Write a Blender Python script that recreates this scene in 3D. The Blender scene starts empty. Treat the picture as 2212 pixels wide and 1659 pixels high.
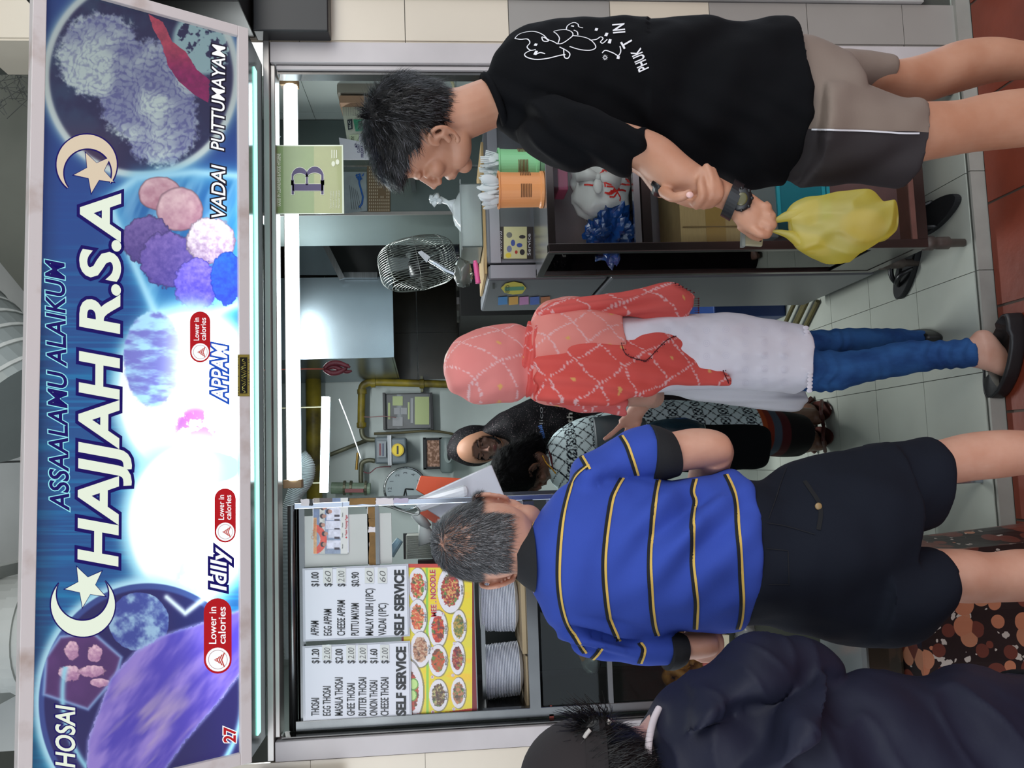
import bpy, bmesh, math, random
import numpy as np
from mathutils import Vector, Matrix, noise
from mathutils.bvhtree import BVHTree
random.seed(7)
SC = bpy.context.scene
COL = SC.collection
# ---------------- camera ----------------
FPX, YAW, PITCH, ROLL, CD, CH = 1790, .0924, .0828, .0264, 2.303, 1.5815
_cy, _sy, _cp, _sp = math.cos(YAW), math.sin(YAW), math.cos(PITCH), math.sin(PITCH)
FW = Vector((_sy*_cp, _cy*_cp, -_sp)); _r = Vector((_cy, -_sy, 0)); _d = FW.cross(_r)
_cr, _sr = math.cos(ROLL), math.sin(ROLL)
RT = _r*_cr+_d*_sr; DN = -_r*_sr+_d*_cr
CAM = Vector((0, -CD, CH))
cd = bpy.data.cameras.new('camera'); cam = bpy.data.objects.new('camera', cd); COL.objects.link(cam)
# the photograph was taken with the phone turned on its side: picture-right is down
m3 = Matrix((DN, RT, -FW)).transposed()
cam.matrix_world = Matrix.Translation(CAM) @ m3.to_4x4()
cd.sensor_width = 36; cd.lens = FPX*36/2212; cd.clip_start = .05
SC.camera = cam
# ---------------- exposure ----------------
SC.view_settings.view_transform = 'Standard'; SC.view_settings.look = 'None'
SC.view_settings.gamma = 1; SC.view_settings.use_curve_mapping = False
SC.view_settings.exposure = 0.26
# ---------------- world: overcast daylight ----------------
wd = bpy.data.worlds.new('sky'); SC.world = wd; wd.use_nodes = True
bg = wd.node_tree.nodes['Background']; bg.inputs[0].default_value = (.80, .89, 1, 1); bg.inputs[1].default_value = 1.3
def area(name, loc, target, sx, sy, power, col):
    l = bpy.data.lights.new(name, 'AREA'); l.shape = 'RECTANGLE'; l.size = sx; l.size_y = sy; l.energy = power; l.color = col
    o = bpy.data.objects.new(name, l); COL.objects.link(o); o.location = loc
    o.rotation_euler = (Vector(target)-Vector(loc)).to_track_quat('-Z', 'Y').to_euler(); return o
# daylight through the open side of the market hall, high behind the photographer on the right
area('daylight', (3.2, -4.2, 3.4), (0.3, 0, 1.0), 3.0, 2.0, 80, (1, .96, .9))
area('fill_left', (-3.4, -4.4, 2.3), (0.4, 0, .8), 3.0, 2.0, 55, (.96, .98, 1))  # added fill lamp from the left front, brightens the inside of the display cabinet
# ceiling lamp of the stall kitchen
area('kitchen_lamp', (0.35, 1.55, 2.42), (0.35, 1.6, 0), 1.2, .2, 34, (.95, 1, 1))

# ---------------- helpers ----------------
def ray(X, Y): return FW + RT*((829.5-Y)/FPX) + DN*((X-1106)/FPX)
def P(X, Y, y): q = ray(X, Y); return CAM+q*((y-CAM.y)/q.y)
def Pz(X, Y, z): q = ray(X, Y); return CAM+q*((z-CAM.z)/q.z)
def Px(X, Y, x): q = ray(X, Y); return CAM+q*((x-CAM.x)/q.x)
def pj(p):
    d = Vector(p)-CAM; z = d.dot(FW); return 1106+FPX*d.dot(DN)/z, 829.5-FPX*d.dot(RT)/z
def lin(c): return tuple(((x/255)/12.92 if x/255 <= .04045 else ((x/255+.055)/1.055)**2.4) for x in c)
MATS = {}
def nd(nt, t, **k):
    n = nt.nodes.new(t)
    for a, b in k.items():
        if a.startswith('i_'): n.inputs[int(a[2:])].default_value = b
        else: setattr(n, a, b)
    return n
def M(name, rgb, rough=.5, metal=0, var=0, vs=6, bump=0, bs=60, rgb2=None, trans=0, spec=None, alpha=1, emit=0, vx=(1, 1, 1), coat=0, sheen=0, thr=None):
    if name in MATS: return MATS[name]
    m = bpy.data.materials.new(name); m.use_nodes = True; nt = m.node_tree; b = nt.nodes['Principled BSDF']
    c = lin(rgb)+(1,); b.inputs['Base Color'].default_value = c; m.diffuse_color = c
    b.inputs['Roughness'].default_value = rough; b.inputs['Metallic'].default_value = metal
    if spec is not None: b.inputs['Specular IOR Level'].default_value = spec
    if trans: b.inputs['Transmission Weight'].default_value = trans
    if coat: b.inputs['Coat Weight'].default_value = coat
    if sheen: b.inputs['Sheen Weight'].default_value = sheen
    if alpha < 1: b.inputs['Alpha'].default_value = alpha
    if emit: b.inputs['Emission Color'].default_value = c; b.inputs['Emission Strength'].default_value = emit
    tc = nd(nt, 'ShaderNodeTexCoord'); mp = nd(nt, 'ShaderNodeMapping'); mp.inputs['Scale'].default_value = vx
    nt.links.new(tc.outputs['Object'], mp.inputs[0])
    if var:
        n = nd(nt, 'ShaderNodeTexNoise'); n.inputs['Scale'].default_value = vs; n.inputs['Detail'].default_value = 6
        nt.links.new(mp.outputs[0], n.inputs[0])
        r = nd(nt, 'ShaderNodeValToRGB'); c2 = lin(rgb2) if rgb2 else tuple(x*(1-var) for x in c[:3])
        lo, hi = (thr if thr else (.35, .65))
        r.color_ramp.elements[0].position = lo; r.color_ramp.elements[1].position = hi
        r.color_ramp.elements[0].color = c2+(1,); r.color_ramp.elements[1].color = c
        nt.links.new(n.outputs[0], r.inputs[0]); nt.links.new(r.outputs[0], b.inputs['Base Color'])
    if bump:
        n2 = nd(nt, 'ShaderNodeTexNoise'); n2.inputs['Scale'].default_value = bs; n2.inputs['Detail'].default_value = 4
        nt.links.new(mp.outputs[0], n2.inputs[0]); bp = nd(nt, 'ShaderNodeBump'); bp.inputs['Strength'].default_value = bump
        bp.inputs['Distance'].default_value = .004
        nt.links.new(n2.outputs[0], bp.inputs['Height']); nt.links.new(bp.outputs[0], b.inputs['Normal'])
    MATS[name] = m; return m
def Mglass(name, tint, refl=.5, opac=0.0, rough=.02):
    """thin pane: mostly clear, Fresnel reflections"""
    if name in MATS: return MATS[name]
    m = bpy.data.materials.new(name); m.use_nodes = True; nt = m.node_tree; nt.nodes.clear()
    o = nd(nt, 'ShaderNodeOutputMaterial'); t = nd(nt, 'ShaderNodeBsdfTransparent'); t.inputs[0].default_value = lin(tint)+(1,)
    g = nd(nt, 'ShaderNodeBsdfGlossy'); g.inputs['Roughness'].default_value = rough
    f = nd(nt, 'ShaderNodeFresnel'); f.inputs[0].default_value = 1+refl; mx = nd(nt, 'ShaderNodeMixShader')
    nt.links.new(f.outputs[0], mx.inputs[0]); nt.links.new(t.outputs[0], mx.inputs[1]); nt.links.new(g.outputs[0], mx.inputs[2])
    last = mx
    if opac:
        d = nd(nt, 'ShaderNodeBsdfDiffuse'); d.inputs[0].default_value = lin(tint)+(1,)
        m2 = nd(nt, 'ShaderNodeMixShader'); m2.inputs[0].default_value = opac
        nt.links.new(mx.outputs[0], m2.inputs[1]); nt.links.new(d.outputs[0], m2.inputs[2]); last = m2
    nt.links.new(last.outputs[0], o.inputs[0]); MATS[name] = m; return m
def Mfilm(name, rgb, opac, rough=.25, gloss=.25, transl=.5):
    """thin plastic film: see-through share + translucent + gloss"""
    m = bpy.data.materials.new(name); m.use_nodes = True; nt = m.node_tree; nt.nodes.clear(); c = lin(rgb)+(1,)
    o = nd(nt, 'ShaderNodeOutputMaterial'); t = nd(nt, 'ShaderNodeBsdfTransparent'); t.inputs[0].default_value = c
    d = nd(nt, 'ShaderNodeBsdfDiffuse'); d.inputs[0].default_value = c; tl = nd(nt, 'ShaderNodeBsdfTranslucent'); tl.inputs[0].default_value = c
    g = nd(nt, 'ShaderNodeBsdfGlossy'); g.inputs['Roughness'].default_value = rough
    def mix(f, a, b):
        x = nd(nt, 'ShaderNodeMixShader'); x.inputs[0].default_value = f; nt.links.new(a.outputs[0], x.inputs[1]); nt.links.new(b.outputs[0], x.inputs[2]); return x
    s = mix(transl, d, tl); s = mix(opac, t, s); lw = nd(nt, 'ShaderNodeLayerWeight'); lw.inputs[0].default_value = gloss
    x = nd(nt, 'ShaderNodeMixShader'); x.inputs[0].default_value = .07
    if gloss > .05: nt.links.new(lw.outputs['Fresnel'], x.inputs[0])
    nt.links.new(s.outputs[0], x.inputs[1]); nt.links.new(g.outputs[0], x.inputs[2])
    nt.links.new(x.outputs[0], o.inputs[0]); MATS[name] = m; return m

class A:
    """mesh accumulator: shapes that belong to ONE part"""
    def __init__(s): s.v = []; s.f = []; s.mi = []
    def add(s, v, f, mi=0):
        n = len(s.v); s.v += [tuple(p) for p in v]; s.f += [tuple(i+n for i in q) for q in f]; s.mi += [mi]*len(f); return s
    def box(s, x0, x1, y0, y1, z0, z1, mi=0):
        v = [(x, y, z) for z in (z0, z1) for y in (y0, y1) for x in (x0, x1)]
        return s.add(v, [(0, 2, 3, 1), (4, 5, 7, 6), (0, 1, 5, 4), (2, 6, 7, 3), (0, 4, 6, 2), (1, 3, 7, 5)], mi)
    def quadbox(s, a, b, c, d, n, mi=0):
        """slab with corner loop a,b,c,d extruded by vector n"""
        v = [Vector(q) for q in (a, b, c, d)]; n = Vector(n); v += [q+n for q in v]
        return s.add(v, [(0, 1, 2, 3), (7, 6, 5, 4), (0, 4, 5, 1), (1, 5, 6, 2), (2, 6, 7, 3), (3, 7, 4, 0)], mi)
    def tube(s, pts, r, n=10, mi=0, cap=True, closed=False):
        pts = [Vector(p) for p in pts]; k = len(pts); rr = r if isinstance(r, (list, tuple)) else [r]*k
        v = []; up = None
        for i, p in enumerate(pts):
            t = (pts[(i+1) % k if closed else min(i+1, k-1)]-pts[(i-1) % k if closed else max(i-1, 0)])
            if t.length < 1e-9: t = Vector((0, 0, 1))
            t.normalize()
            if up is None: up = t.orthogonal().normalized()
            up = (up-t*up.dot(t)); up = up.normalized() if up.length > 1e-6 else t.orthogonal().normalized()
            w = t.cross(up)
            for j in range(n):
                a = 2*math.pi*j/n; v.append(p+up*(rr[i]*math.cos(a))+w*(rr[i]*math.sin(a)))
        f = []
        for i in range(k if closed else k-1):
            for j in range(n):
                a = i*n+j; b = i*n+(j+1) % n; i2 = (i+1) % k; f.append((a, b, i2*n+(j+1) % n, i2*n+j))
        if cap and not closed: f.append(tuple(range(n-1, -1, -1))); f.append(tuple((k-1)*n+j for j in range(n)))
        return s.add(v, f, mi)
    def lathe(s, prof, c, n=24, mi=0, axis='z', sx=1, sy=1):
        """prof: (r, h) pairs"""
        v = []; f = []; c = Vector(c)
        for r, h in prof:
            for j in range(n):
                a = 2*math.pi*j/n; x, y = r*math.cos(a)*sx, r*math.sin(a)*sy
                v.append(c+Vector({'z': (x, y, h), 'y': (x, h, y), 'x': (h, x, y)}[axis]))
        for i in range(len(prof)-1):
            for j in range(n): f.append((i*n+j, i*n+(j+1) % n, (i+1)*n+(j+1) % n, (i+1)*n+j))
        f.append(tuple(range(n-1, -1, -1))); f.append(tuple((len(prof)-1)*n+j for j in range(n)))
        return s.add(v, f, mi)
    def ball(s, c, r, ax=None, n=16, mi=0, dis=0, ds=3, seed=0):
        """ellipsoid; r (a,b,c) along ax=(e1,e2,e3)"""
        c = Vector(c); r = r if isinstance(r, (tuple, list)) else (r, r, r)
        e = ax or (Vector((1, 0, 0)), Vector((0, 1, 0)), Vector((0, 0, 1)))
        v = []; f = []; m = n//2
        for i in range(m+1):
            th = math.pi*i/m
            for j in range(n):
                ph = 2*math.pi*j/n; q = Vector((math.sin(th)*math.cos(ph), math.sin(th)*math.sin(ph), math.cos(th)))
                k = 1+(dis*noise.noise(q*ds+Vector((seed, 0, 0))) if dis else 0)
                v.append(c+e[0]*(q.x*r[0]*k)+e[1]*(q.y*r[1]*k)+e[2]*(q.z*r[2]*k))
        for i in range(m):
            for j in range(n): f.append((i*n+j, (i+1)*n+j, (i+1)*n+(j+1) % n, i*n+(j+1) % n))
        return s.add(v, f, mi)
    def build(s, name, mats, parent=None, smooth=False, bevel=0, label=None, merge=False):
        me = bpy.data.meshes.new(name); me.from_pydata(s.v, [], s.f); me.update()
        mats = mats if isinstance(mats, (list, tuple)) else [mats]
        for m in mats: me.materials.append(m)
        if len(mats) > 1: me.polygons.foreach_set('material_index', s.mi)
        if merge or bevel:
            bm = bmesh.new(); bm.from_mesh(me); bmesh.ops.remove_doubles(bm, verts=bm.verts, dist=1e-5); bmesh.ops.recalc_face_normals(bm, faces=bm.faces); bm.to_mesh(me); bm.free()
        if smooth: me.polygons.foreach_set('use_smooth', [True]*len(me.polygons))
        o = bpy.data.objects.new(name, me); COL.objects.link(o)
        if bevel:
            b = o.modifiers.new('b', 'BEVEL'); b.width = bevel; b.segments = 2; b.limit_method = 'ANGLE'
        if parent is not None: setp(o, parent)
        if label: o['label'] = label
        return o
def setp(o, parent):
    o.parent = parent
    pm = Matrix.Translation(parent.location)@parent.rotation_euler.to_matrix().to_4x4()
    q = parent.parent
    if q: pm = parent.matrix_parent_inverse @ pm; pm = (Matrix.Translation(q.location)@q.rotation_euler.to_matrix().to_4x4())@pm
    o.matrix_parent_inverse = pm.inverted()
def tag(o, label, cat, group=None):
    o['label'] = label; o['category'] = cat
    if group: o['group'] = group
    return o
def thing(name, label, cat, loc=(0, 0, 0), group=None):
    o = bpy.data.objects.new(name, None); COL.objects.link(o); o.location = loc; o.empty_display_size = .05
    return tag(o, label, cat, group)
def st(o): o['kind'] = 'structure'; return o
def emptyst(name, loc=(0, 0, 0)):
    o = bpy.data.objects.new(name, None); COL.objects.link(o); o.location = loc; return st(o)
def dup(o, delta, label=None, rz=0, parent=None):
    c = o.copy(); COL.objects.link(c)
    if parent is None:
        c.location = Vector(o.location)+Vector(delta); c.rotation_euler = (o.rotation_euler.x, o.rotation_euler.y, o.rotation_euler.z+rz)
    else: c.parent = parent
    if label: c['label'] = label
    for ch in list(o.children): dup(ch, (0, 0, 0), parent=c)
    return c
def smooth_arr(a, n):
    """Catmull-Rom resample rows of a to n rows"""
    a = np.array(a, float); k = len(a)
    if k < 3: t = np.linspace(0, 1, n)[:, None]; return a[0]*(1-t)+a[-1]*t
    t = np.linspace(0, k-1, n); i = np.clip(t.astype(int), 0, k-2); u = (t-i)[:, None]
    p0 = a[np.clip(i-1, 0, k-1)]; p1 = a[i]; p2 = a[i+1]; p3 = a[np.clip(i+2, 0, k-1)]
    return .5*((2*p1)+(-p0+p2)*u+(2*p0-5*p1+4*p2-p3)*u*u+(-p0+3*p1-3*p2+p3)*u**3)
def loft(secs, nu=40, nv=None, ex=1.0, amp=0, fs=(8, 8, 8), seed=0, cap=True, fold=None, acc=None, mi=0):
    """body/cloth tube: each section gives its two outline points and depth y, half thickness d"""
    R = []
    for s in secs:
        a = P(s[0], s[1], s[4]); b = P(s[2], s[3], s[4]); R.append(tuple(a)+tuple(b)+(s[5],))
    nv = nv or max(6, len(R)*6); S = smooth_arr(R, nv); v = []; f = []
    for i, r in enumerate(S):
        a = Vector(r[:3]); b = Vector(r[3:6]); c = (a+b)/2; e1 = (a-b)/2; n1 = e1.normalized()
        e2 = Vector((0, -1, 0)); e2 = (e2-n1*e2.dot(n1)).normalized()*r[6]
        for j in range(nu):
            t = 2*math.pi*j/nu; ct, sn = math.cos(t), math.sin(t)
            ct = math.copysign(abs(ct)**ex, ct); sn = math.copysign(abs(sn)**ex, sn)
            d = e1*ct+e2*sn; p = c+d
            if amp:
                q = Vector((p.x*fs[0]+seed, p.y*fs[1], p.z*fs[2]))
                h = noise.noise(q)+.45*noise.noise(q*2.1)
                if fold: h += fold(i/(nv-1), j/nu, p)
                p = p+d.normalized()*(amp*h)
            v.append(p)
    for i in range(nv-1):
        for j in range(nu): f.append((i*nu+j, (i+1)*nu+j, (i+1)*nu+(j+1) % nu, i*nu+(j+1) % nu))
    if cap: f.append(tuple(range(nu))); f.append(tuple((nv-1)*nu+j for j in range(nu-1, -1, -1)))
    acc = acc or A(); acc.add(v, f, mi); acc.nu = nu; acc.nv = nv; return acc
def uvgrid(o, nu, nv, su=1, sv=1):
    """UV: u round the tube, v along it (metres)"""
    me = o.data; uv = me.uv_layers.new(name='UVMap'); n = len(me.vertices)
    for pl in me.polygons:
        for li in pl.loop_indices:
            i = me.loops[li].vertex_index; uu = (i % nu)/nu
            if len(pl.vertices) == 4 and uu == 0 and any((w % nu) > nu/2 for w in pl.vertices): uu = 1
            uv.data[li].uv = (uu*su, (i//nu)/(nv-1)*sv)
def remesh(acc, name, mat, parent, vox=.004, it=4, label=None):
    o = acc.build(name, mat, None)
    m = o.modifiers.new('r', 'REMESH'); m.mode = 'VOXEL'; m.voxel_size = vox; m.use_smooth_shade = True
    if it: s = o.modifiers.new('s', 'SMOOTH'); s.iterations = it; s.factor = .5
    dg = bpy.context.evaluated_depsgraph_get(); me = bpy.data.meshes.new_from_object(o.evaluated_get(dg))
    old = o.data; o.modifiers.clear(); o.data = me; bpy.data.meshes.remove(old); me.name = name
    if not me.materials: me.materials.append(mat)
    me.polygons.foreach_set('use_smooth', [True]*len(me.polygons))
    if parent is not None: setp(o, parent)
    if label: o['label'] = label
    return o
def bvh(*objs):
    V = []; F = []
    for o in objs:
        n = len(V); V += [v.co.copy() for v in o.data.vertices]; F += [tuple(i+n for i in p.vertices) for p in o.data.polygons]
    return BVHTree.FromPolygons(V, F)
def hit(bv, X, Y, off=.0015):
    q = ray(X, Y).normalized(); loc, nrm, i, d = bv.ray_cast(CAM, q)
    if loc is None: return None
    if nrm.dot(q) > 0: nrm = -nrm
    return loc+nrm*off, nrm
def stroke(bv, pts, w, acc, off=.0015, step=4, mi=0):
    """flat ribbon lying on a surface along a polyline (print or sewn stripe)"""
    pp = []
    for (a, b) in zip(pts[:-1], pts[1:]):
        n = max(1, int(math.hypot(b[0]-a[0], b[1]-a[1])/step))
        for k in range(n): pp.append((a[0]+(b[0]-a[0])*k/n, a[1]+(b[1]-a[1])*k/n))
    pp.append(pts[-1]); H = [hit(bv, x, y, off) for x, y in pp]
    prev = None
    for i, h in enumerate(H):
        if h is None: prev = None; continue
        a = H[max(i-1, 0)] or h; b = H[min(i+1, len(H)-1)] or h; t = (b[0]-a[0])
        if t.length < 1e-7: continue
        s = t.normalized().cross(h[1]).normalized()*(w/2); cur = (h[0]+s, h[0]-s)
        if prev and (cur[0]-prev[0]).length < .05:
            acc.add([prev[0], prev[1], cur[1], cur[0]], [(0, 1, 2, 3)], mi)
        prev = cur
    return acc
def curve_pts(pts, n=40): return [tuple(r) for r in smooth_arr(pts, n)]
TXT = {}
def text2d(s, off=0.0, shear=0.0, sp=1.0):
    k = (s, off, shear, sp)
    if k in TXT: return TXT[k]
    c = bpy.data.curves.new('t', 'FONT'); c.body = s; c.size = 1; c.offset = off; c.shear = shear; c.space_character = sp; c.fill_mode = 'FRONT'; c.resolution_u = 4
    o = bpy.data.objects.new('t', c); COL.objects.link(o); dg = bpy.context.evaluated_depsgraph_get()
    me = bpy.data.meshes.new_from_object(o.evaluated_get(dg)); v = [(p.co.x, p.co.y) for p in me.vertices]; f = [tuple(p.vertices) for p in me.polygons]
    bpy.data.objects.remove(o); bpy.data.curves.remove(c); bpy.data.meshes.remove(me)
    a = np.array(v); TXT[k] = (a, f, a.min(0), a.max(0)); return TXT[k]
def text(acc, s, bl, br, h, place, off=0.0, grow=0.0, shear=0, mi=0, lift=0, sp=1.0):
    if not s.strip(): return acc
    """letters fitted on a surface: bl/br picture points of the baseline ends, h height in px; place(X,Y,lift)->world"""
    a, f, mn, mx = text2d(s, off, shear, sp); b, _, mn0, mx0 = text2d(s, off-grow if grow else off, shear, sp)
    w0 = mx0[0]-mn0[0]; h0 = max(mx0[1], .3)
    ux, uy = br[0]-bl[0], br[1]-bl[1]; L = math.hypot(ux, uy); ux /= L; uy /= L; vx, vy = (uy, -ux)
    if vx > 0: vx, vy = -vx, -vy
    V = []
    for x, y in a:
        s1 = (x-mn0[0])/w0*L; t1 = y/h0*h; V.append(place(bl[0]+ux*s1+vx*t1, bl[1]+uy*s1+vy*t1, lift))
    acc.add(V, f, mi); return acc
def plane_place(p0, n):
    """picture point -> point on the plane through p0 with normal n (towards the viewer), lifted along n"""
    p0 = Vector(p0); n = Vector(n).normalized()
    if n.dot(CAM-p0) < 0: n = -n
    def f(X, Y, lift=0):
        q = ray(X, Y); t = (p0-CAM).dot(n)/q.dot(n); return CAM+q*t+n*lift
    return f
def poly(acc, pts, place, lift=0, mi=0):
    V = [place(x, y, lift) for x, y in pts]; acc.add(V, [tuple(range(len(V)))], mi); return acc
def disc(acc, cx, cy, rx, ry, place, lift=0, mi=0, n=28):
    return poly(acc, [(cx+rx*math.cos(2*math.pi*i/n), cy+ry*math.sin(2*math.pi*i/n)) for i in range(n)], place, lift, mi)
def vmat(name, rough=.5, emit=0.0, coat=0, spec=None):
    """material that shows the printed artwork stored on the surface"""
    m = bpy.data.materials.new(name); m.use_nodes = True; nt = m.node_tree; b = nt.nodes['Principled BSDF']
    a = nd(nt, 'ShaderNodeAttribute', attribute_name='art')
    if emit:
        b.inputs['Base Color'].default_value = (.02, .03, .05, 1); nt.links.new(a.outputs[0], b.inputs['Emission Color']); b.inputs['Emission Strength'].default_value = emit
    else: nt.links.new(a.outputs[0], b.inputs['Base Color'])
    b.inputs['Roughness'].default_value = rough
    if coat: b.inputs['Coat Weight'].default_value = coat
    if spec is not None: b.inputs['Specular IOR Level'].default_value = spec
    return m
def artpanel(name, pxs, place, nx, ny, fn, mat, parent, thick=.002):
    """printed sheet: pxs corner picture points (tl,tr,br,bl in picture), fn(S,T,X,Y)->rgb 0..255(+)"""
    s, t = np.meshgrid(np.linspace(0, 1, nx), np.linspace(0, 1, ny))
    c = [Vector(place(x, y, 0)) for x, y in pxs]; c = np.array([tuple(q) for q in c])
    W = ((1-s)*(1-t))[..., None]*c[0]+(s*(1-t))[..., None]*c[1]+(s*t)[..., None]*c[2]+((1-s)*t)[..., None]*c[3]
    W2 = W.reshape(-1, 3); d = W2-np.array(CAM); z = d@np.array(FW)
    X = (1106+FPX*(d@np.array(DN))/z).reshape(s.shape); Y = (829.5-FPX*(d@np.array(RT))/z).reshape(s.shape)
    rgb = fn(s, t, X, Y); col = np.where(rgb/255 <= .04045, rgb/255/12.92, ((np.maximum(rgb, 0)/255+.055)/1.055)**2.4)
    idx = np.arange(nx*ny).reshape(ny, nx); F = np.stack([idx[:-1, :-1], idx[:-1, 1:], idx[1:, 1:], idx[1:, :-1]], -1).reshape(-1, 4)
    me = bpy.data.meshes.new(name); me.vertices.add(len(W2)); me.vertices.foreach_set('co', W2.ravel())
    me.loops.add(F.size); me.loops.foreach_set('vertex_index', F.ravel()); me.polygons.add(len(F))
    me.polygons.foreach_set('loop_start', np.arange(0, F.size, 4)); me.polygons.foreach_set('loop_total', np.full(len(F), 4)); me.update(calc_edges=True)
    at = me.color_attributes.new('art', 'FLOAT_COLOR', 'POINT'); cc = np.ones((len(W2), 4)); cc[:, :3] = col.reshape(-1, 3); at.data.foreach_set('color', cc.ravel())
    me.materials.append(mat); o = bpy.data.objects.new(name, me); COL.objects.link(o)
    if parent is not None: setp(o, parent)
    return o
rs = np.random.RandomState(3)
def fbm(X, Y, sc, octv=4, seed=0):
    r = np.random.RandomState(seed); out = 0; a = 1; tot = 0
    sx, sy = sc if isinstance(sc, tuple) else (sc, sc)
    for o in range(octv):
        g = r.rand(64, 64); x = X/sx*(2**o)+r.rand()*50; y = Y/sy*(2**o)+r.rand()*50
        xi = np.floor(x).astype(int); yi = np.floor(y).astype(int); fx = x-xi; fy = y-yi; fx = fx*fx*(3-2*fx); fy = fy*fy*(3-2*fy)
        G = lambda i, j: g[i % 64, j % 64]
        out = out+a*((G(xi, yi)*(1-fx)+G(xi+1, yi)*fx)*(1-fy)+(G(xi, yi+1)*(1-fx)+G(xi+1, yi+1)*fx)*fy); tot += a; a *= .55
    return out/tot
def sst(a, b, x): t = np.clip((x-a)/(b-a), 0, 1); return t*t*(3-2*t)
def mixc(a, b, m): m = np.asarray(m)[..., None]; return a*(1-m)+np.array(b, float)*m
def inpoly(X, Y, pts):
    r = np.zeros(X.shape, bool); n = len(pts)
    for i in range(n):
        x1, y1 = pts[i]; x2, y2 = pts[(i+1) % n]
        c = ((y1 > Y) != (y2 > Y)) & (X < (x2-x1)*(Y-y1)/((y2-y1) or 1e-9)+x1); r ^= c
    return r
def dseg(X, Y, pts, closed=True):
    d = np.full(X.shape, 1e9); n = len(pts)
    for i in range(n if closed else n-1):
        x1, y1 = pts[i]; x2, y2 = pts[(i+1) % n]; L = (x2-x1)**2+(y2-y1)**2 or 1e-9
        t = np.clip(((X-x1)*(x2-x1)+(Y-y1)*(y2-y1))/L, 0, 1); d = np.minimum(d, np.hypot(X-x1-t*(x2-x1), Y-y1-t*(y2-y1)))
    return d
# ================= SETTING =================
m_ftile = M('pale_floor_tile', (182, 186, 176), .28, var=.12, vs=3, bump=.05, bs=30)
m_grout = M('grout', (70, 72, 66), .9)
m_kerb = M('kerb_tile', (160, 158, 150), .5, var=.25, vs=5, bump=.15)
m_red = M('terracotta_tile', (128, 54, 34), .42, var=.22, vs=7, bump=.2, bs=40)
m_beige = M('beige_wall_tile', (214, 203, 184), .22, var=.08, vs=2)
m_grey = M('grey_wall_tile', (152, 148, 142), .35, var=.08, vs=3)
m_white = M('painted_wall', (186, 196, 194), .6, var=.14, vs=2.2, bump=.1, bs=20)
m_whitetile = M('white_wall_tile', (205, 215, 210), .15)
m_darktile = M('brown_kitchen_tile', (62, 56, 46), .22, var=.35, vs=4)
m_steel = M('brushed_steel', (150, 152, 154), .28, 1, var=.25, vs=4, vx=(1, 1, 30), bump=.05, bs=30)
m_steeld = M('dark_steel', (96, 94, 92), .25, 1, var=.4, vs=3, bump=.03)
m_alu = M('aluminium', (176, 172, 168), .38, .85, var=.15, vs=5)
m_alup = M('white_painted_frame', (196, 190, 190), .45, var=.12, vs=6, bump=.05)
m_black = M('black_paint', (14, 14, 15), .45)
m_rubber = M('black_rubber', (16, 17, 20), .65, bump=.1)
J = [-1.295, -.992, -.69, -.391, -.09, .2116, .5125, .8135, 1.1145, 1.4165]
YJ = [0]+[.305*k for k in range(1, 11)]
floor = A().box(-1.4, 1.7, -.012, 3.2, -.06, -.0035).build('floor', m_grout); st(floor)
gap = .0012
for i in range(len(J)-1):
    for j in range(len(YJ)-1):
        A().box(J[i]+gap, J[i+1]-gap, YJ[j]+gap, YJ[j+1]-gap, -.004, 0.0003*((i*7+j*3) % 3)).build('tile', m_ftile, floor)
    if -.7 < J[i] < 1.1: A().box(J[i]+gap, J[i+1]-gap, -.020, -.011, -.046, -.0006).build('kerb_tile', m_kerb, floor)
for x0, x1 in ((-.99, -.692), (1.1165, 1.40)):
    A().box(x0, x1, -.020, -.002, -.046, -.0006).build('kerb_tile', m_kerb, floor)
gnd = A().box(-5, 6, -7, -.02, -.12, -.0485).build('ground', M('ground_mortar', (92, 80, 72), .9)); st(gnd)
far = A()
for i in range(-9, 12):
    for j in range(5):
        x0 = .092+.31*i; y1 = -.021-.312*j
        A_ = A() if (-4 < i < 5 and j < 3) else far
        A_.box(x0+.004, x0+.306, y1-.308, y1-.004, -.05, -.0447+.0004*((i*5+j*3) % 3))
        if A_ is not far: A_.build('tile', m_red, gnd)
for i in range(-9, 12):
    for j in range(5, 18): far.box(.092+.31*i+.004, .092+.31*i+.306, -.021-.312*j-.308, -.021-.312*j-.004, -.05, -.0447)
o = far.build('far_tiles', m_red, gnd); o['kind'] = 'stuff'
# facade piers of wall tiles
wr = A().box(1.214, 1.46, .004, .22, -.05, 2.9).build('wall_right', m_grout); st(wr)
seq = [(m_grey, -.046), (m_grey, .164), (m_grey, .464), (m_beige, .764), (m_grey, 1.064), (m_beige, 1.364), (m_beige, 1.664), (m_beige, 1.964), (m_beige, 2.264), (m_beige, 2.564)]
for k, (m, z0) in enumerate(seq):
    z1 = seq[k+1][1] if k+1 < len(seq) else 2.86
    A().box(1.212, 1.338, -.008, .006, z0+.001, z1-.001).build('tile', m, wr)
    A().box(1.205, 1.2125, -.004, .2, z0+.001, z1-.001).build('tile', m_beige if m is m_beige else m_grey, wr)
tr = A().box(1.342, 1.40, -.02, .02, .10, 2.9); tr.box(1.35, 1.39, -.035, -.02, .10, 2.9)
st(tr.build('trim_1', M('white_pvc', (205, 203, 200), .5, var=.2, vs=6)))
wl = A().box(-1.2, -.765, .006, .22, -.05, 2.9).build('wall_left', m_grout); st(wl)
for k in range(10):
    z1 = 1.955+.3-.3*k
    for x0, x1 in ((-.99, -.7665), (-1.2, -.992)):
        A().box(x0, x1, -.006, .008, max(z1-.299, -.046), z1).build('tile', m_beige, wl)
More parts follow.
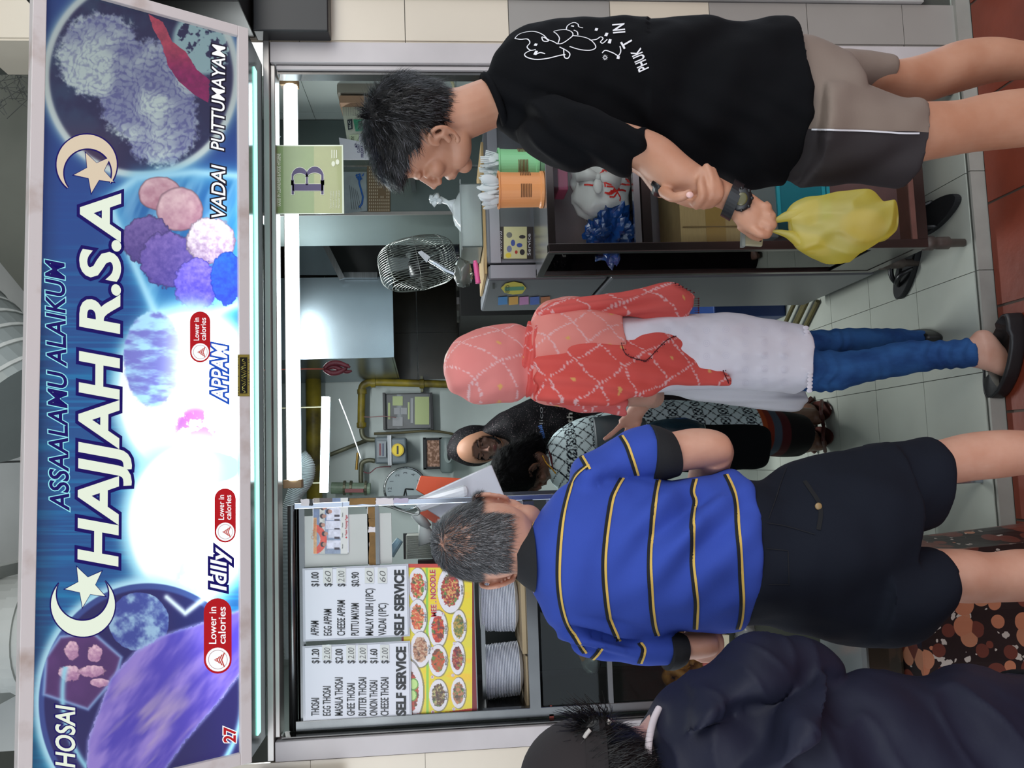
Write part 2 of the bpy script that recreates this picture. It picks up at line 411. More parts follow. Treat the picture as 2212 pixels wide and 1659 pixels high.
# jambs and head of the opening
tj = A().box(1.143, 1.204, -.012, .05, 0, 2.045).box(1.128, 1.140, .0, .05, 0, 2.03)
st(tj.build('trim_2', m_alup, bevel=.002)); st(A().box(1.1405, 1.1425, .004, .05, 0, 2.03).box(1.118, 1.1275, .01, .05, 0, 2.03).build('trim_3', m_steeld))
st(A().box(-.764, -.713, -.012, .05, 0, 2.045).build('trim_4', m_alup, bevel=.002))
st(A().box(-.709, -.706, .0, .05, 0, 2.03).build('trim_5', m_steeld))
hd = A().box(-.76, 1.21, -.014, .06, 2.047, 2.064).box(-.705, 1.14, .0, .06, 2.034, 2.0465)
st(hd.build('trim_6', m_alu, bevel=.0015))
# interior shell
wb = A().box(-1.3, 1.6, 3.0, 3.1, 0, 2.7).build('wall_back', m_white); st(wb)
st(A().box(-1.3, -1.2, .2, 3.0, 0, 2.7).build('wall_side_left', m_white))
wsr = A().box(1.50, 1.6, .2, 3.0, 0, 2.7).build('wall_side_right', m_grout); st(wsr)
for j in range(9):
    for k in range(9):
        A().box(1.493, 1.502, .215+.305*j, .517+.305*j, .3*k+.001, .3*k+.299).build('tile', m_whitetile, wsr)
st(A().box(-1.3, 1.6, .1, 3.1, 2.6, 2.7).build('ceiling', M('stall_ceiling', (150, 155, 152), .8)))
# brown kitchen tiles on the back wall to the right of the yellow pipe
for i in range(3):
    for k in range(9):
        A().box(.535+.302*i, .835+.302*i, 2.988, 3.0, .29*k+.002, .29*k+.288).build('tile', m_darktile, wb)
# upper storey seen over the sign: pale tiled wall, round ducts, beam
up = A().box(-3, 4.5, 1.02, 1.2, 2.72, 5.2).build('wall_upper', M('upper_grout', (120, 122, 118), .9)); st(up)
for i in range(16):
    for k in range(6):
        A().box(-2.4+.41*i+.004, -2.4+.41*i+.406, 1.0, 1.03, 2.74+.40*k+.003, 2.74+.40*k+.397).build('tile', M('upper_tile', (176, 178, 174), .5, var=.1), up)
st(A().box(-5, 6, -7, 1.2, 4.6, 4.75).build('ceiling_hall', M('hall_ceiling', (165, 168, 165), .8)))
duct = thing('round_duct', 'white round vertical duct above the left end of the lit sign', 'duct', (-.53, .72, 2.8))
md = M('duct_white', (190, 192, 186), .45, var=.12)
a = A(); a.lathe([(.0, 0), (.19, 0), (.19, 1.7), (0, 1.7)], (-.53, .72, 2.8), 32); a.build('pipe', md, duct, smooth=False)
for z in (2.98, 3.45): A().lathe([(.19, 0), (.20, .0), (.20, .04), (.19, .04)], (-.53, .72, z), 32).build('flange', md, duct)
for x in (-.74, -.32): A().box(x-.02, x+.02, .56, .96, 3.1, 3.14).build('bracket', md, duct)
d2 = thing('large_duct', 'large ribbed metal duct slanting up above the middle of the sign', 'duct', (.15, .4, 3))
c0 = P(20, 850, .35); c1 = c0+Vector((.9, .3, 1.0))
c1 = c0+Vector((.5, .16, .56)); a = A(); c00 = c0-(c1-c0)*.12
a.tube([c00, c1], .20, 40); a.build('pipe', M('duct_grey', (142, 148, 144), .4, .3, var=.2, vs=3), d2, smooth=False)
for k in range(12):
    q = c00+(c1-c00)*(k+.5)/12; dd = (c1-c00).normalized()
    A().tube([q-dd*.006, q+dd*.006], .204, 40).build('rib', md, d2)
bm_ = thing('ceiling_beam', 'dark olive ceiling beam above the right half of the sign', 'beam', (1, .2, 3))
a = A(); q = [P(-260, 250, .6), P(60, 640, .6), P(60, 100, .6), P(-200, -160, .6)]
a.quadbox(q[0], q[1], q[2], q[3], (0, .25, 0)); a.build('beam', M('olive_paint', (88, 90, 80), .7, var=.1), bm_)
a = A(); q = [P(-60, -30, .5), P(62, 105, .5), P(62, 60, .5), P(-60, -70, .5)]
a.quadbox(*q, (0, .08, 0)); a.build('flange', M('pale_paint', (168, 170, 162), .6), bm_)
net = A(); r2 = random.Random(4)
for k in range(60):
    x, y = r2.uniform(-60, 40), r2.uniform(90, 230); p = P(x, y, .49)
    if abs((x+10)-(y-130)*.45) > 70: continue
    net.tube([p, p+Vector((r2.uniform(-.07, .07), r2.uniform(-.02, .02), r2.uniform(-.07, .07))), p+Vector((r2.uniform(-.1, .1), 0, r2.uniform(-.1, .1)))], .0012, 5)
o = net.build('wire_net', M('net_grey', (60, 62, 58), .6)); tag(o, 'tangled dark wire netting under the beam at the top right', 'net'); o['kind'] = 'stuff'
# black housings either side of the sign
bx = thing('black_housing', 'black metal shutter housing beside the right end of the sign', 'housing', (1.3, -.05, 1.9))
A().box(1.205, 1.75, -.07, -.012, 1.873, 2.08).build('box', m_black, bx, bevel=.004)
A().box(1.215, 1.75, -.20, -.012, 2.085, 2.62).build('hood', M('black_panel', (26, 25, 25), .35, var=.4, vs=3), bx, bevel=.003)
bx = thing('black_housing', 'black metal shutter housing below the left end of the sign', 'housing', (-.9, -.05, 1.9))
A().box(-1.3, -.80, -.08, -.012, 1.87, 2.09).build('box', m_black, bx, bevel=.004)

# ================= LIT SIGN =================
S0 = Vector((0, -.20, 2.065)); SD = Vector((0, -.527, .85)).normalized(); SN = Vector((0, -.85, -.527)).normalized()
sp = plane_place(S0, SN)
HT = .484
def sg(x, h, l=0): return Vector((x, S0.y, S0.z))+SD*h+SN*l
sign = thing('lit_sign', 'wide backlit blue stall sign leaning out over the opening', 'sign', (.22, -.2, 2.065))
m_frame = M('sign_frame_white', (206, 198, 196), .5, var=.15, vs=9, rgb2=(170, 150, 140), thr=(.25, .45))
X0, X1 = -.695, 1.135
def bar(xa, xb, ha, hb, lo=-.05, hi=.012): return A().quadbox(sg(xa, ha, lo), sg(xb, ha, lo), sg(xb, hb, lo), sg(xa, hb, lo), SN*(hi-lo))
for nm, b in (('frame_bottom', bar(X0, X1, 0, .027)), ('frame_top', bar(X0, X1, HT-.027, HT)), ('frame_side', bar(X0, X0+.027, .027, HT-.027)), ('frame_side', bar(X1-.027, X1, .027, HT-.027))):
    b.build(nm, m_frame, sign, bevel=.0015)
cs = A(); v = []
for x in (X0+.003, X1-.003): v += [sg(x, 0, -.02), sg(x, HT-.003, -.02), Vector((x, -.02, 2.48)), Vector((x, -.02, 2.075))]
cs.add(v, [(0, 1, 2, 3), (7, 6, 5, 4), (1, 5, 6, 2), (2, 6, 7, 3)])
cs.build('casing', M('casing_dark', (44, 46, 48), .5), sign)
sf = A().box(X0+.002, X1-.002, -.198, -.016, 2.066, 2.072)
sf.build('soffit', M('soffit_teal', (104, 128, 130), .18, .75, var=.2, vs=2), sign)
A().box(-.66, 1.075, -.125, -.095, 2.0625, 2.0665).build('light_slot', M('slot_glow', (150, 232, 214), .4, emit=1.6), sign, bevel=.0015)
def art_sign(s, t, X, Y):
    n1 = fbm(Y, X, (7, 400), 3, 1); n2 = fbm(X, Y, 60, 4, 2); n3 = fbm(X, Y, 9, 4, 5); n4 = fbm(X, Y, 22, 4, 9)
    base = np.zeros(X.shape+(3,)); base[:] = (22, 78, 140)
    g = sst(1659, 500, Y); base = mixc(base, (24, 66, 140), sst(900, 300, Y)); base = mixc(base, (20, 120, 176), sst(.45, .75, n1)*.7*sst(350, 800, Y))
    base = mixc(base, (8, 146, 190), sst(.5, .8, fbm(Y, X, (60, 300), 3, 7))*.6*sst(500, 1000, Y))
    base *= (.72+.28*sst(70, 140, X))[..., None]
    def glow(d, w, col=(235, 252, 255), k=1.0): 
        nonlocal base; base = mixc(base, col, np.exp(-(np.maximum(d, 0)/w)**2)*k)
    # right dish
    cx, cy = 305, 165; r = np.hypot((X-cx)/205, (Y-cy)/212)
    glow(np.abs(r-1)*208, 16, (170, 205, 215), .8); ins = sst(1.0, .975, r)
    base = mixc(base, (34, 34, 70), ins); base = mixc(base, (44, 60, 90), ins*sst(.4, .7, n2)); base = mixc(base, (70, 48, 74), ins*sst(230, 330, Y)*sst(300, 200, X)*.8)
    fib = np.abs(np.sin((X*.8+Y*.35+60*n2+40*n4)*.23))*.5+np.abs(np.sin((X*.3-Y*.7+80*n2)*.21))*.5
    nd_ = np.minimum(np.hypot((X-215)/95, (Y-120)/95), np.minimum(np.hypot((X-320)/110, (Y-200)/120), np.hypot((X-350)/78, (Y-280)/82)))+(n3-.5)*.35
    mm = sst(1.06, .88, nd_)*ins
    nc = mixc(np.zeros(X.shape+(3,))+np.array((104, 108, 160.)), (206, 224, 220), np.clip(sst(.2, .8, fib)*.45+sst(.3, .7, n2)*.65-.1, 0, 1))
    base = base*(1-mm[..., None])+nc*mm[..., None]
    fl = sst(.42, .5, n4)*sst(1.0, .8, np.hypot((X-440)/75, (Y-90)/80))*ins; base = mixc(base, (160, 196, 200), fl)
    rp = [(322, 32), (352, 48), (372, 90), (402, 112), (425, 150), (452, 172), (450, 222), (420, 205), (385, 175), (362, 140), (352, 100), (330, 60)]
    rd = inpoly(X+8*(n3-.5), Y+8*(n3-.5), rp); rc = mixc(np.zeros(X.shape+(3,))+np.array((190, 70, 86.)), (148, 24, 90), sst(90, 170, Y)); rc *= (.8+.4*n3)[..., None]
    base = np.where(rd[..., None], rc, base)
    glow(np.abs(r-1)*208-3, 5, (214, 228, 224), .9*1)
    # vadai panel
    dp = [(232, 432), (296, 384), (420, 372), (520, 380), (530, 650), (440, 688), (335, 676), (285, 560)]
    di = inpoly(X, Y, dp); de = dseg(X, Y, dp); base = np.where(di[..., None], mixc(np.zeros(X.shape+(3,))+np.array((34, 104, 170.)), (110, 170, 214), sst(.35, .7, fbm(X+Y*.4, Y*.2, 30, 3, 4))), base)
    glow(de, 9, (226, 246, 255), 1); glow(de, 24, (90, 190, 235), .5)
    def blob(cx, cy, rx, ry, ca, cb, seed, rough=.25, w=9):
        nonlocal base
        q = np.hypot((X-cx)/rx, (Y-cy)/ry)+(fbm(X, Y, w, 3, seed)-.5)*rough; m = sst(1.0, .93, q)
        sh = np.clip(.5-.35*((X-cx)/rx)*.4-.4*((Y-cy)/ry)+(fbm(X, Y, w*.8, 3, seed+1)-.5)*.9, 0, 1)
        c = mixc(np.zeros(X.shape+(3,))+np.array(ca, float), cb, sh); c = mixc(c, tuple(z*.55 for z in ca), sst(.86, .99, q)*.8); base = base*(1-m[..., None])+c*m[..., None]
    blob(345, 418, 48, 38, (168, 110, 128), (226, 190, 196), 11, .1, 20); blob(388, 452, 52, 50, (172, 120, 140), (230, 196, 200), 12, .1, 20)
    blob(318, 520, 58, 55, (74, 58, 128), (122, 100, 168), 13); blob(362, 560, 62, 62, (78, 62, 150), (132, 108, 190), 14)
    blob(455, 520, 56, 52, (150, 120, 160), (255, 246, 250), 15, .2); blob(425, 615, 50, 58, (66, 50, 190), (140, 120, 232), 16, .3); blob(490, 600, 34, 60, (28, 44, 170), (40, 90, 220), 17, .3)
    # appam dish and idlly dish
    r = np.hypot((X-400)/150, (Y-850)/180); glow((r-.97)*150, 22, (190, 244, 255), .95); base = mixc(base, (246, 254, 255), sst(1, .93, r))
    q = np.hypot((X-330)/66, (Y-775)/108)+(n3-.5)*.12; f = sst(1, .9, q)*sst(430, 330, X)
    fan = mixc(np.zeros(X.shape+(3,))+np.array((118, 118, 200.)), (170, 220, 248), sst(.3, .7, fbm(X, Y, (40, 14), 4, 21))); base = base*(1-f[..., None])+fan*f[..., None]
    f = sst(.47, .56, n4*.6+n3*.4)*sst(1, .6, np.hypot((X-425)/60, (Y-925)/58)); base = mixc(base, (150, 50, 220), f*.85)
    r = np.hypot((X-405)/135, (Y-1130)/172); glow((r-.95)*140, 24, (180, 240, 255), .95); base = mixc(base, (250, 255, 255), sst(1, .9, r))
    f = sst(1, .9, np.hypot((X-440)/85, (Y-1010)/38)+(n3-.5)*.1); base = mixc(base, (110, 190, 232), f*sst(380, 500, X)); base = mixc(base, (180, 214, 232), sst(.5, .65, n4)*sst(1, .7, np.hypot((X-430)/60, (Y-1240)/50))*.7)
    # thosai dish on the left
    cx, cy = 320, 1520; r = np.hypot((X-cx)/238, (Y-cy)/262); glow(np.abs(r-1)*245, 14, (190, 236, 250), .9); ins = sst(1, .985, r); base = mixc(base, (56, 74, 140), ins); base = mixc(base, (32, 26, 84), ins*sst(.955, .93, r))
    f = sst(1, .97, np.hypot((X-300)/66, (Y-1343)/64)+(n3-.5)*.06)*ins; c = mixc(np.zeros(X.shape+(3,))+np.array((60, 72, 150.)), (150, 184, 214), sst(.3, .72, n4)); base = base*(1-f[..., None])+c*f[..., None]
    pq = [(130, 1376), (200, 1366), (262, 1420), (250, 1462), (190, 1532), (95, 1500), (100, 1420)]
    f = inpoly(X, Y, pq)&(ins > .5); base = np.where(f[..., None], mixc(np.zeros(X.shape+(3,))+np.array((66, 34, 84.)), (98, 58, 116), n2), base); glow(np.where(ins > .5, dseg(X, Y, pq), 99), 4, (150, 190, 235), .7)
    for bx_, by_, rx_, ry_, sd in ((155, 1405, 16, 22, 31), (205, 1412, 16, 20, 32), (150, 1455, 26, 18, 33), (200, 1450, 30, 14, 34), (215, 1475, 22, 10, 35)): blob(bx_, by_, rx_, ry_, (160, 110, 150), (236, 196, 210), sd, .5, 7)
    th = [(520, 1318), (440, 1345), (360, 1370), (290, 1410), (240, 1465), (215, 1530), (190, 1600), (185, 1700), (330, 1700), (400, 1600), (470, 1520), (530, 1440)]
    f = inpoly(X+6*(n3-.5), Y+6*(n3-.5), th); c = mixc(np.zeros(X.shape+(3,))+np.array((78, 64, 176.)), (150, 128, 208), sst(.3, .75, fbm(X+Y*.8, (Y-X)*.25, 46, 4, 41))); c = mixc(c, (66, 44, 210), sst(1500, 1340, Y)*sst(380, 480, X)*.6); c = mixc(c, (196, 176, 190), sst(.55, .8, fbm(X+Y, (Y-X)*.2, 40, 3, 43))*.8*sst(1400, 1600, Y))
    base = np.where(f[..., None], c, base); glow(np.where(X > 180, dseg(X, Y, th), 99), 4, (160, 170, 230), .5)
    r2_ = np.hypot((X-330)/195, (Y-1500)/232); glow(np.where(inpoly(X, Y, th)|(Y < 1440), 99, np.abs(r2_-1)*210), 7, (150, 214, 236), .9)
    bars = [[(250, 1000), (270, 978)], [(360, 1290), (400, 1325), (470, 1270)]]
    for b_ in bars: glow(dseg(X, Y, b_, False), 6, (230, 250, 255), .9)
    # tubes inside the box burn out the lower middle
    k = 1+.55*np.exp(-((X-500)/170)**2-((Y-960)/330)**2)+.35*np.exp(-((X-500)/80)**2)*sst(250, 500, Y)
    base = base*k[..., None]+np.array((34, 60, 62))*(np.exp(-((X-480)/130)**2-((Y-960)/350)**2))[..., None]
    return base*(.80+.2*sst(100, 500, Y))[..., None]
m_signart = vmat('sign_film', .12, emit=.72, coat=.3)
pa = sg(X0+.02, HT-.02); pb = sg(X1-.02, HT-.02)
cr = [pj(sg(X1-.022, HT-.022)), pj(sg(X1-.022, .022)), pj(sg(X0+.022, .022)), pj(sg(X0+.022, HT-.022))]
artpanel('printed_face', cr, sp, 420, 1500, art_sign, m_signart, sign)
def em(name, rgb, k=.80):
    m = M(name, rgb, .25, emit=k); m.node_tree.nodes['Principled BSDF'].inputs['Base Color'].default_value = tuple(x*.08 for x in lin(rgb))+(1,); return m
m_navy = em('print_navy', (18, 16, 96)); m_cream = em('print_cream', (228, 238, 220)); m_cyan = em('print_pale_cyan', (150, 232, 240)); m_pred = em('print_red', (176, 26, 34)); m_pw = em('print_white', (250, 252, 255)); m_beigep = em('print_sand', (216, 200, 176)); m_ink = em('print_ink', (20, 24, 40), .9)
def signtext(s, bl, br, h, col, outline, off, grow, shear, name='lettering', sp_=1.0, lbl=None):
    a = A(); text(a, s, bl, br, h, sp, off+grow, grow, shear, 0, .0008, sp_); text(a, s, bl, br, h, sp, off, 0, shear, 1, .0016, sp_)
    o = a.build(name, [outline, col], sign)
    if lbl: o['label'] = lbl
signtext('ASSAALAMU ALAIKUM', (149, 1104), (138, 560), 42, m_navy, m_cyan, .018, .035, .25, sp_=1.02)
signtext('HAJJAH R.S.A', (252, 1224), (258, 418), 86, m_cream, m_navy, .028, .055, .15)
signtext('PUTTUMAYAM', (483, 326), (486, 96), 28, m_pw, m_ink, .01, .08, .25)
signtext('VADAI', (486, 470), (486, 356), 30, m_pw, m_ink, .01, .08, .25)
signtext('APPAM', (490, 868), (490, 742), 34, m_pw, em('print_blue', (24, 80, 190)), .015, .10, .25)
signtext('Idlly', (488, 1276), (488, 1182), 34, m_pw, m_navy, .02, .11, .2)
signtext('HOSAI', (161, 1658), (161, 1522), 42, m_cream, m_navy, .02, .05, .2)
signtext('27', (508, 1604), (508, 1570), 26, m_pred, m_pw, .03, .06, 0)
def star_moon(cx, cy, r, icx, icy, ir, sx, sy, sr, rot, col):
    a = A()
    for k, (g, mi, l) in enumerate(((3, 0, .0008), (0, 1, .0016))):
        out = []; inn = []
        for i in range(41):
            # crescent between outer and inner circle
            b = math.atan2(cy-icy, cx-icx); t = b+(-1+2*i/40)*2.35
            out.append((cx+(r+g)*math.cos(t), cy+(r+g)*math.sin(t)))
            dx, dy = math.cos(t), math.sin(t); ex, ey = cx-icx, cy-icy; B_ = ex*dx+ey*dy; Cc = ex*ex+ey*ey-(ir-g)**2; q = B_*B_-Cc
            tt = -B_+math.sqrt(max(q, 0)); tt = min(tt, r+g-.1); inn.append((cx+dx*tt, cy+dy*tt))
        V = [sp(x, y, l) for x, y in out]+[sp(x, y, l) for x, y in inn]; n = len(out); a.add(V, [(i, i+1, n+i+1, n+i) for i in range(n-1)], mi)
        pts = []
        for i in range(10):
            rr = (sr+g*1.6) if i % 2 == 0 else (sr+g)*.42; t = rot+math.pi*i/5; pts.append((sx+rr*math.cos(t), sy+rr*math.sin(t)))
        c = sp(sx, sy, l+.0003); a.add([c]+[sp(x, y, l+.0003) for x, y in pts], [(0, i+1, (i+1) % 10+1) for i in range(10)], mi)
    a.build('crescent_and_star', [m_navy, col], sign)
star_moon(179, 1306, 69, 178, 1283, 58, 186, 1266, 46, math.radians(100), m_cream)
star_moon(187, 356, 65, 189, 374, 53, 205, 372, 46, math.radians(100), m_beigep)
def badge(xa, xb, ya, yb):
    a = A(); cx = (xa+xb)/2; r = (xb-xa)/2
    pts = [(cx+r*math.cos(t), ya+r-r*abs(math.sin(t))) for t in np.linspace(0, math.pi, 15)]+[(cx-r*math.cos(t), yb-r+r*abs(math.sin(t))) for t in np.linspace(0, math.pi, 15)]
    poly(a, pts, sp, .0012, 0); disc(a, cx, yb-r*1.02, r*.86, r*.86, sp, .002, 1); disc(a, cx, yb-r*1.02, r*.70, r*.70, sp, .0024, 3, 28); disc(a, cx, yb-r*1.02, r*.66, r*.66, sp, .0028, 1, 28)
    for k in range(4):
        w = r*(.12+.13*k); x = cx-r*.30+r*.17*k; y = yb-r
        poly(a, [(x, y), (x+r*.2, y+w), (x+r*.2+r*.1, y+w), (x+r*.1, y), (x+r*.3, y-w), (x+r*.2, y-w)][:6], sp, .0032, 2)
    h = r*.52; text(a, 'Lower in', (cx-r*.12, yb-r*2.15), (cx-r*.12, ya+r*.62), h, sp, .01, 0, 0, 1, .002); text(a, 'calories', (cx+r*.55, yb-r*2.15), (cx+r*.55, ya+r*.62), h, sp, .01, 0, 0, 1, .002)
    a.build('red_badge', [m_pred, m_pw, em('print_brick', (190, 70, 60)), em('print_greyring', (180, 150, 150))], sign)
badge(410, 454, 673, 783); badge(463, 509, 1055, 1172); badge(440, 500, 1292, 1455)
# gilt calligraphy sticker on the bottom frame
stk = A(); m_gold = M('gilt', (176, 168, 84), .35, .6, bump=.3)
fp = plane_place(sg(0, 0, .0125), SN)
poly(stk, [(513, 766), (539, 766), (539, 856), (513, 856)], fp, .0006, 0); poly(stk, [(518, 772), (534, 772), (534, 850), (518, 850)], fp, .001, 1)
r3 = random.Random(2)
for y0 in range(776, 848, 9):
    pts = [(526+6*math.sin(k*.9+y0)*(.5 if k % 3 else 1), y0+k*1.4) for k in range(8)]
    V = [fp(x, y, .0014) for x, y in pts]; stk.tube(V, .0008, 5, 0)
for k in range(30): q = fp(513+r3.choice((1.6, 24)), 768+3*k, .0016); stk.ball(q, .0012, n=6, mi=1 if k % 2 else 0)
tag(stk.build('calligraphy_sticker', [m_gold, M('sticker_black', (20, 26, 20), .4)]), 'small black and gilt calligraphy sticker on the lower sign frame', 'sticker')
# ================= STALL INTERIOR =================
m_tube = M('tube_glow', (226, 246, 255), .3, emit=7)
m_tube2 = M('tube_glow_far', (220, 246, 255), .3, emit=6)
m_bat = M('batten_white', (186, 176, 168), .5, var=.12, vs=8)
m_plw = M('white_plastic', (232, 236, 238), .35)
m_paper = M('white_paper', (214, 216, 224), .35, coat=.2)
m_inkb = M('ink_black', (22, 24, 26), .4)
m_blackpl = M('black_plastic', (20, 20, 22), .35)
m_board = M('cardboard', (178, 150, 104), .8, var=.12, vs=30, vx=(1, 1, 12), bump=.05)
m_wood = M('brown_board', (112, 72, 62), .7, var=.25, vs=12)
m_yel = M('yellow_pipe_paint', (150, 132, 30), .5, var=.55, vs=7, rgb2=(70, 60, 24), bump=.15, bs=30)
m_iron = M('old_iron', (112, 112, 92), .5, .5, var=.4, vs=18)
m_red_p = M('dark_red', (120, 26, 34), .4)
def rod(name, pts, r, m, parent, n=8): return A().tube(pts, r, n).build(name, m, parent, smooth=True)
def sheet(acc, q, place, lift, mi=0): return poly(acc, q, place, lift, mi)

# tube light along the head of the opening
t = thing('tube_light', 'long lit fluorescent tube light just under the head of the stall opening', 'light', (.55, .14, 2.02))
zc = lambda X, Y, y: P(X, Y, y).z
A().box(-.055, 1.165, .115, .165, zc(615, 600, .12)-.004, 2.034).build('batten', m_bat, t, bevel=.003)
zt = zc(632, 600, .12)
A().tube([(-.035, .12, zt), (1.135, .12, zt)], .0195, 16).build('tube', m_tube, t, smooth=True)
for x in (-.045, 1.145): A().box(x-.012, x+.012, .105, .14, zt-.022, zt+.03).build('lamp_holder', M('holder_tan', (150, 120, 84), .5), t, bevel=.002)
# second tube, deeper in the kitchen
t = thing('tube_light', 'shorter lit tube light fixed deep inside above the gas meter', 'light', (0, 1.9, 2.2))
a, b = P(703, 857, 1.9), P(699, 1064, 1.9)
A().tube([a, b], .019, 14).build('tube', m_tube2, t, smooth=True)
A().quadbox(a+Vector((0, .03, -.02)), b+Vector((0, .03, -.02)), b+Vector((0, .03, .02)), a+Vector((0, .03, .02)), (0, .03, 0)).build('batten', m_plw, t)
for q_ in (a.lerp(b, .1), a.lerp(b, .9)): A().tube([q_+Vector((0, .045, .02)), Vector((q_.x, q_.y+.045, 2.6))], .004, 6).build('hanger_rod', m_iron, t)
rod('cord', curve_pts([tuple(P(733, 862, 1.88)), tuple(P(752, 910, 1.9)), tuple(P(768, 955, 1.92)), tuple(P(780, 990, 1.95))], 16), .003, m_plw, t)

# hygiene grade card hanging from the head
t = thing('grade_card', 'green hygiene grade card with a large purple letter B in a clear sleeve', 'sign', (.81, .02, 2.05))
gp = plane_place((0, .02, 0), (0, 1, 0))
a = A(); tl, br = P(584, 463, .02), P(741, 313, .02); a.box(tl.x, br.x, .02, .0225, br.z, tl.z); a.build('sleeve', M('sleeve_edge', (206, 214, 190), .2, coat=.5), t)
def art_b(s, T, X, Y):
    c = np.zeros(X.shape+(3,)); c[:] = (124, 148, 84); c = mixc(c, (156, 162, 102), (X > 678)*1.0); return c*(1-.05*fbm(X, Y, 20))[..., None]
artpanel('printed_card', [(587, 316), (738, 316), (739, 460), (587, 460)], plane_place((0, .0196, 0), (0, 1, 0)), 90, 90, art_b, vmat('card_print', .3, coat=.3), t)
gl = plane_place((0, .019, 0), (0, 1, 0)); a = A()
# letter B drawn with thick and thin strokes, serif feet
def ring(cx, cy, rx, ry, wx, wy, t0, t1, lift, mi, g=0):
    V = []; n = 24
    for i in range(n+1):
        q = t0+(t1-t0)*i/n; V.append(gl(cx+(rx+g)*math.cos(q), cy+(ry+g)*math.sin(q), lift))
    for i in range(n+1):
        q = t0+(t1-t0)*i/n; V.append(gl(cx+(rx-wx-g)*math.cos(q), cy+(ry-wy-g)*math.sin(q), lift))
    a.add(V, [(i, i+1, n+2+i, n+1+i) for i in range(n)], mi)
for g, mi, l in ((1.2, 1, .0004), (0, 0, .0008)):
    sheet(a, [(632-g, 398-g), (698+g, 398-g), (698+g, 412+g), (632-g, 412+g)], gl, l, mi)
    for x in (630, 694): sheet(a, [(x-g, 390-g), (x+5+g, 390-g), (x+5+g, 420+g), (x-g, 420+g)], gl, l, mi)
    sheet(a, [(630-g, 376), (634+g, 376), (634+g, 400), (630-g, 400)], gl, l, mi); sheet(a, [(694-g, 376), (699+g, 376), (699+g, 400), (694-g, 400)], gl, l, mi); sheet(a, [(661-g, 376), (665+g, 376), (665+g, 400), (661-g, 400)], gl, l, mi)
    ring(647.5, 382, 17.5, 20, 4, 12, -math.pi, 0, l+.0001, mi, g); ring(680, 382, 19, 22, 4, 13, -math.pi, 0, l+.0001, mi, g)
text(a, 'GOOD IN CLEANLINESS & FOOD HYGIENE', (606, 446), (606, 332), 8, gl, .02, 0, 0, 1, .0006)
for k in range(4): text(a, ['Date of expiry', 'Licence number', 'Name of licensee', 'Period valid'][k], (716+6*k, 450), (716+6*k, 412), 3.4, gl, 0, 0, 0, 1, .0006)
for c_ in ((720, 354), (729, 350)): disc(a, c_[0], c_[1], 4, 6, gl, .0006, 1, 10)
for k in range(3): sheet(a, [(716+5*k, 324), (718+5*k, 324), (718+5*k, 342), (716+5*k, 342)], gl, .0006, 1)
a.build('lettering', [M('purple_ink', (62, 48, 96), .4), M('card_white', (226, 228, 206), .4)], t)
t2 = A().ball(P(598, 295, .1), .009, n=12).tube([P(590, 295, .1), P(606, 295, .1)], .002, 6)
tag(t2.build('hook_knob', M('verdigris', (52, 72, 70), .5)), 'small round dark knob on the batten above the grade card', 'knob')

# corrugated hose at upper left
pp = curve_pts([tuple(P(x, y, .30)) for x, y in ((640, 990), (655, 1010), (650, 1040), (634, 1075), (624, 1120), (622, 1200), (624, 1300), (632, 1420))], 150)
rr = [(.034 if i < 40 else .034-.012*min(1, (i-40)/20))*(1+.10*(i % 2)) for i in range(150)]
o = A().tube(pp, rr, 18).build('ventilation_hose', M('hose_white', (192, 204, 204), .45), smooth=False); tag(o, 'ribbed white ventilation hose along the top left of the opening', 'hose')

# cooker hood
t = thing('cooker_hood', 'large brushed steel cooker hood hanging in the middle of the kitchen', 'hood', (.9, 2.6, 1.85))
hx1 = P(800, 598, 2.24).x
m_hood = M('hood_steel', (138, 152, 160), .26, .9, var=.18, vs=2.5, bump=.04, bs=12)
a = A(); a.box(.585, hx1, 2.24, 2.25, 1.852, 2.6); a.add([(.585, 2.24, 1.852), (.585, 2.24, 2.6), (.53, 2.98, 2.6), (.53, 2.98, 1.86)], [(0, 1, 2, 3)]); a.box(.59, hx1, 2.245, 2.98, 2.56, 2.6)
a.box(.585, hx1, 2.235, 2.26, 1.846, 1.858); a.quadbox((.585, 2.24, 1.846), (.53, 2.98, 1.854), (.53, 2.98, 1.866), (.585, 2.24, 1.858), (.01, 0, 0)); a.build('canopy', m_hood, t)
a = A(); a.box(.62, hx1-.02, 2.5, 2.9, 1.95, 1.97); a.build('baffle', M('soot', (24, 23, 20), .6), t)
# dark utensil bay to the right of the hood
t = thing('utensil_rack', 'dark steel utensil bay between the hood and the tall cabinet', 'rack', (1.3, 1.9, 2))
def q3(acc, pts, y, th=.01, mi=0): return acc.quadbox(*[P(a_, b_, y) for a_, b_ in pts], (0, th, 0), mi=mi)
q3(A(), [(640, 425), (985, 425), (985, 596), (640, 596)], 2.55).build('back_panel', M('bay_dark', (22, 24, 26), .5, var=.3), t)
q3(A(), [(664, 462), (676, 462), (745, 600), (733, 604)], 2.15, .02).build('brace', m_steel, t)
q3(A(), [(640, 440), (664, 452), (742, 594), (640, 594)], 2.35, .01).build('side_panel', m_hood, t)
q3(A(), [(742, 588), (815, 588), (815, 600), (742, 600)], 2.2, .02).build('rail', m_steel, t)
q3(A(), [(838, 440), (854, 440), (858, 545), (842, 545)], 2.2, .02).build('shelf_edge', m_steel, t)
q3(A(), [(720, 440), (820, 440), (820, 488), (720, 488)], 2.3, .02).build('cupboard', M('cream_metal', (150, 142, 120), .5, var=.3, vs=8), t)
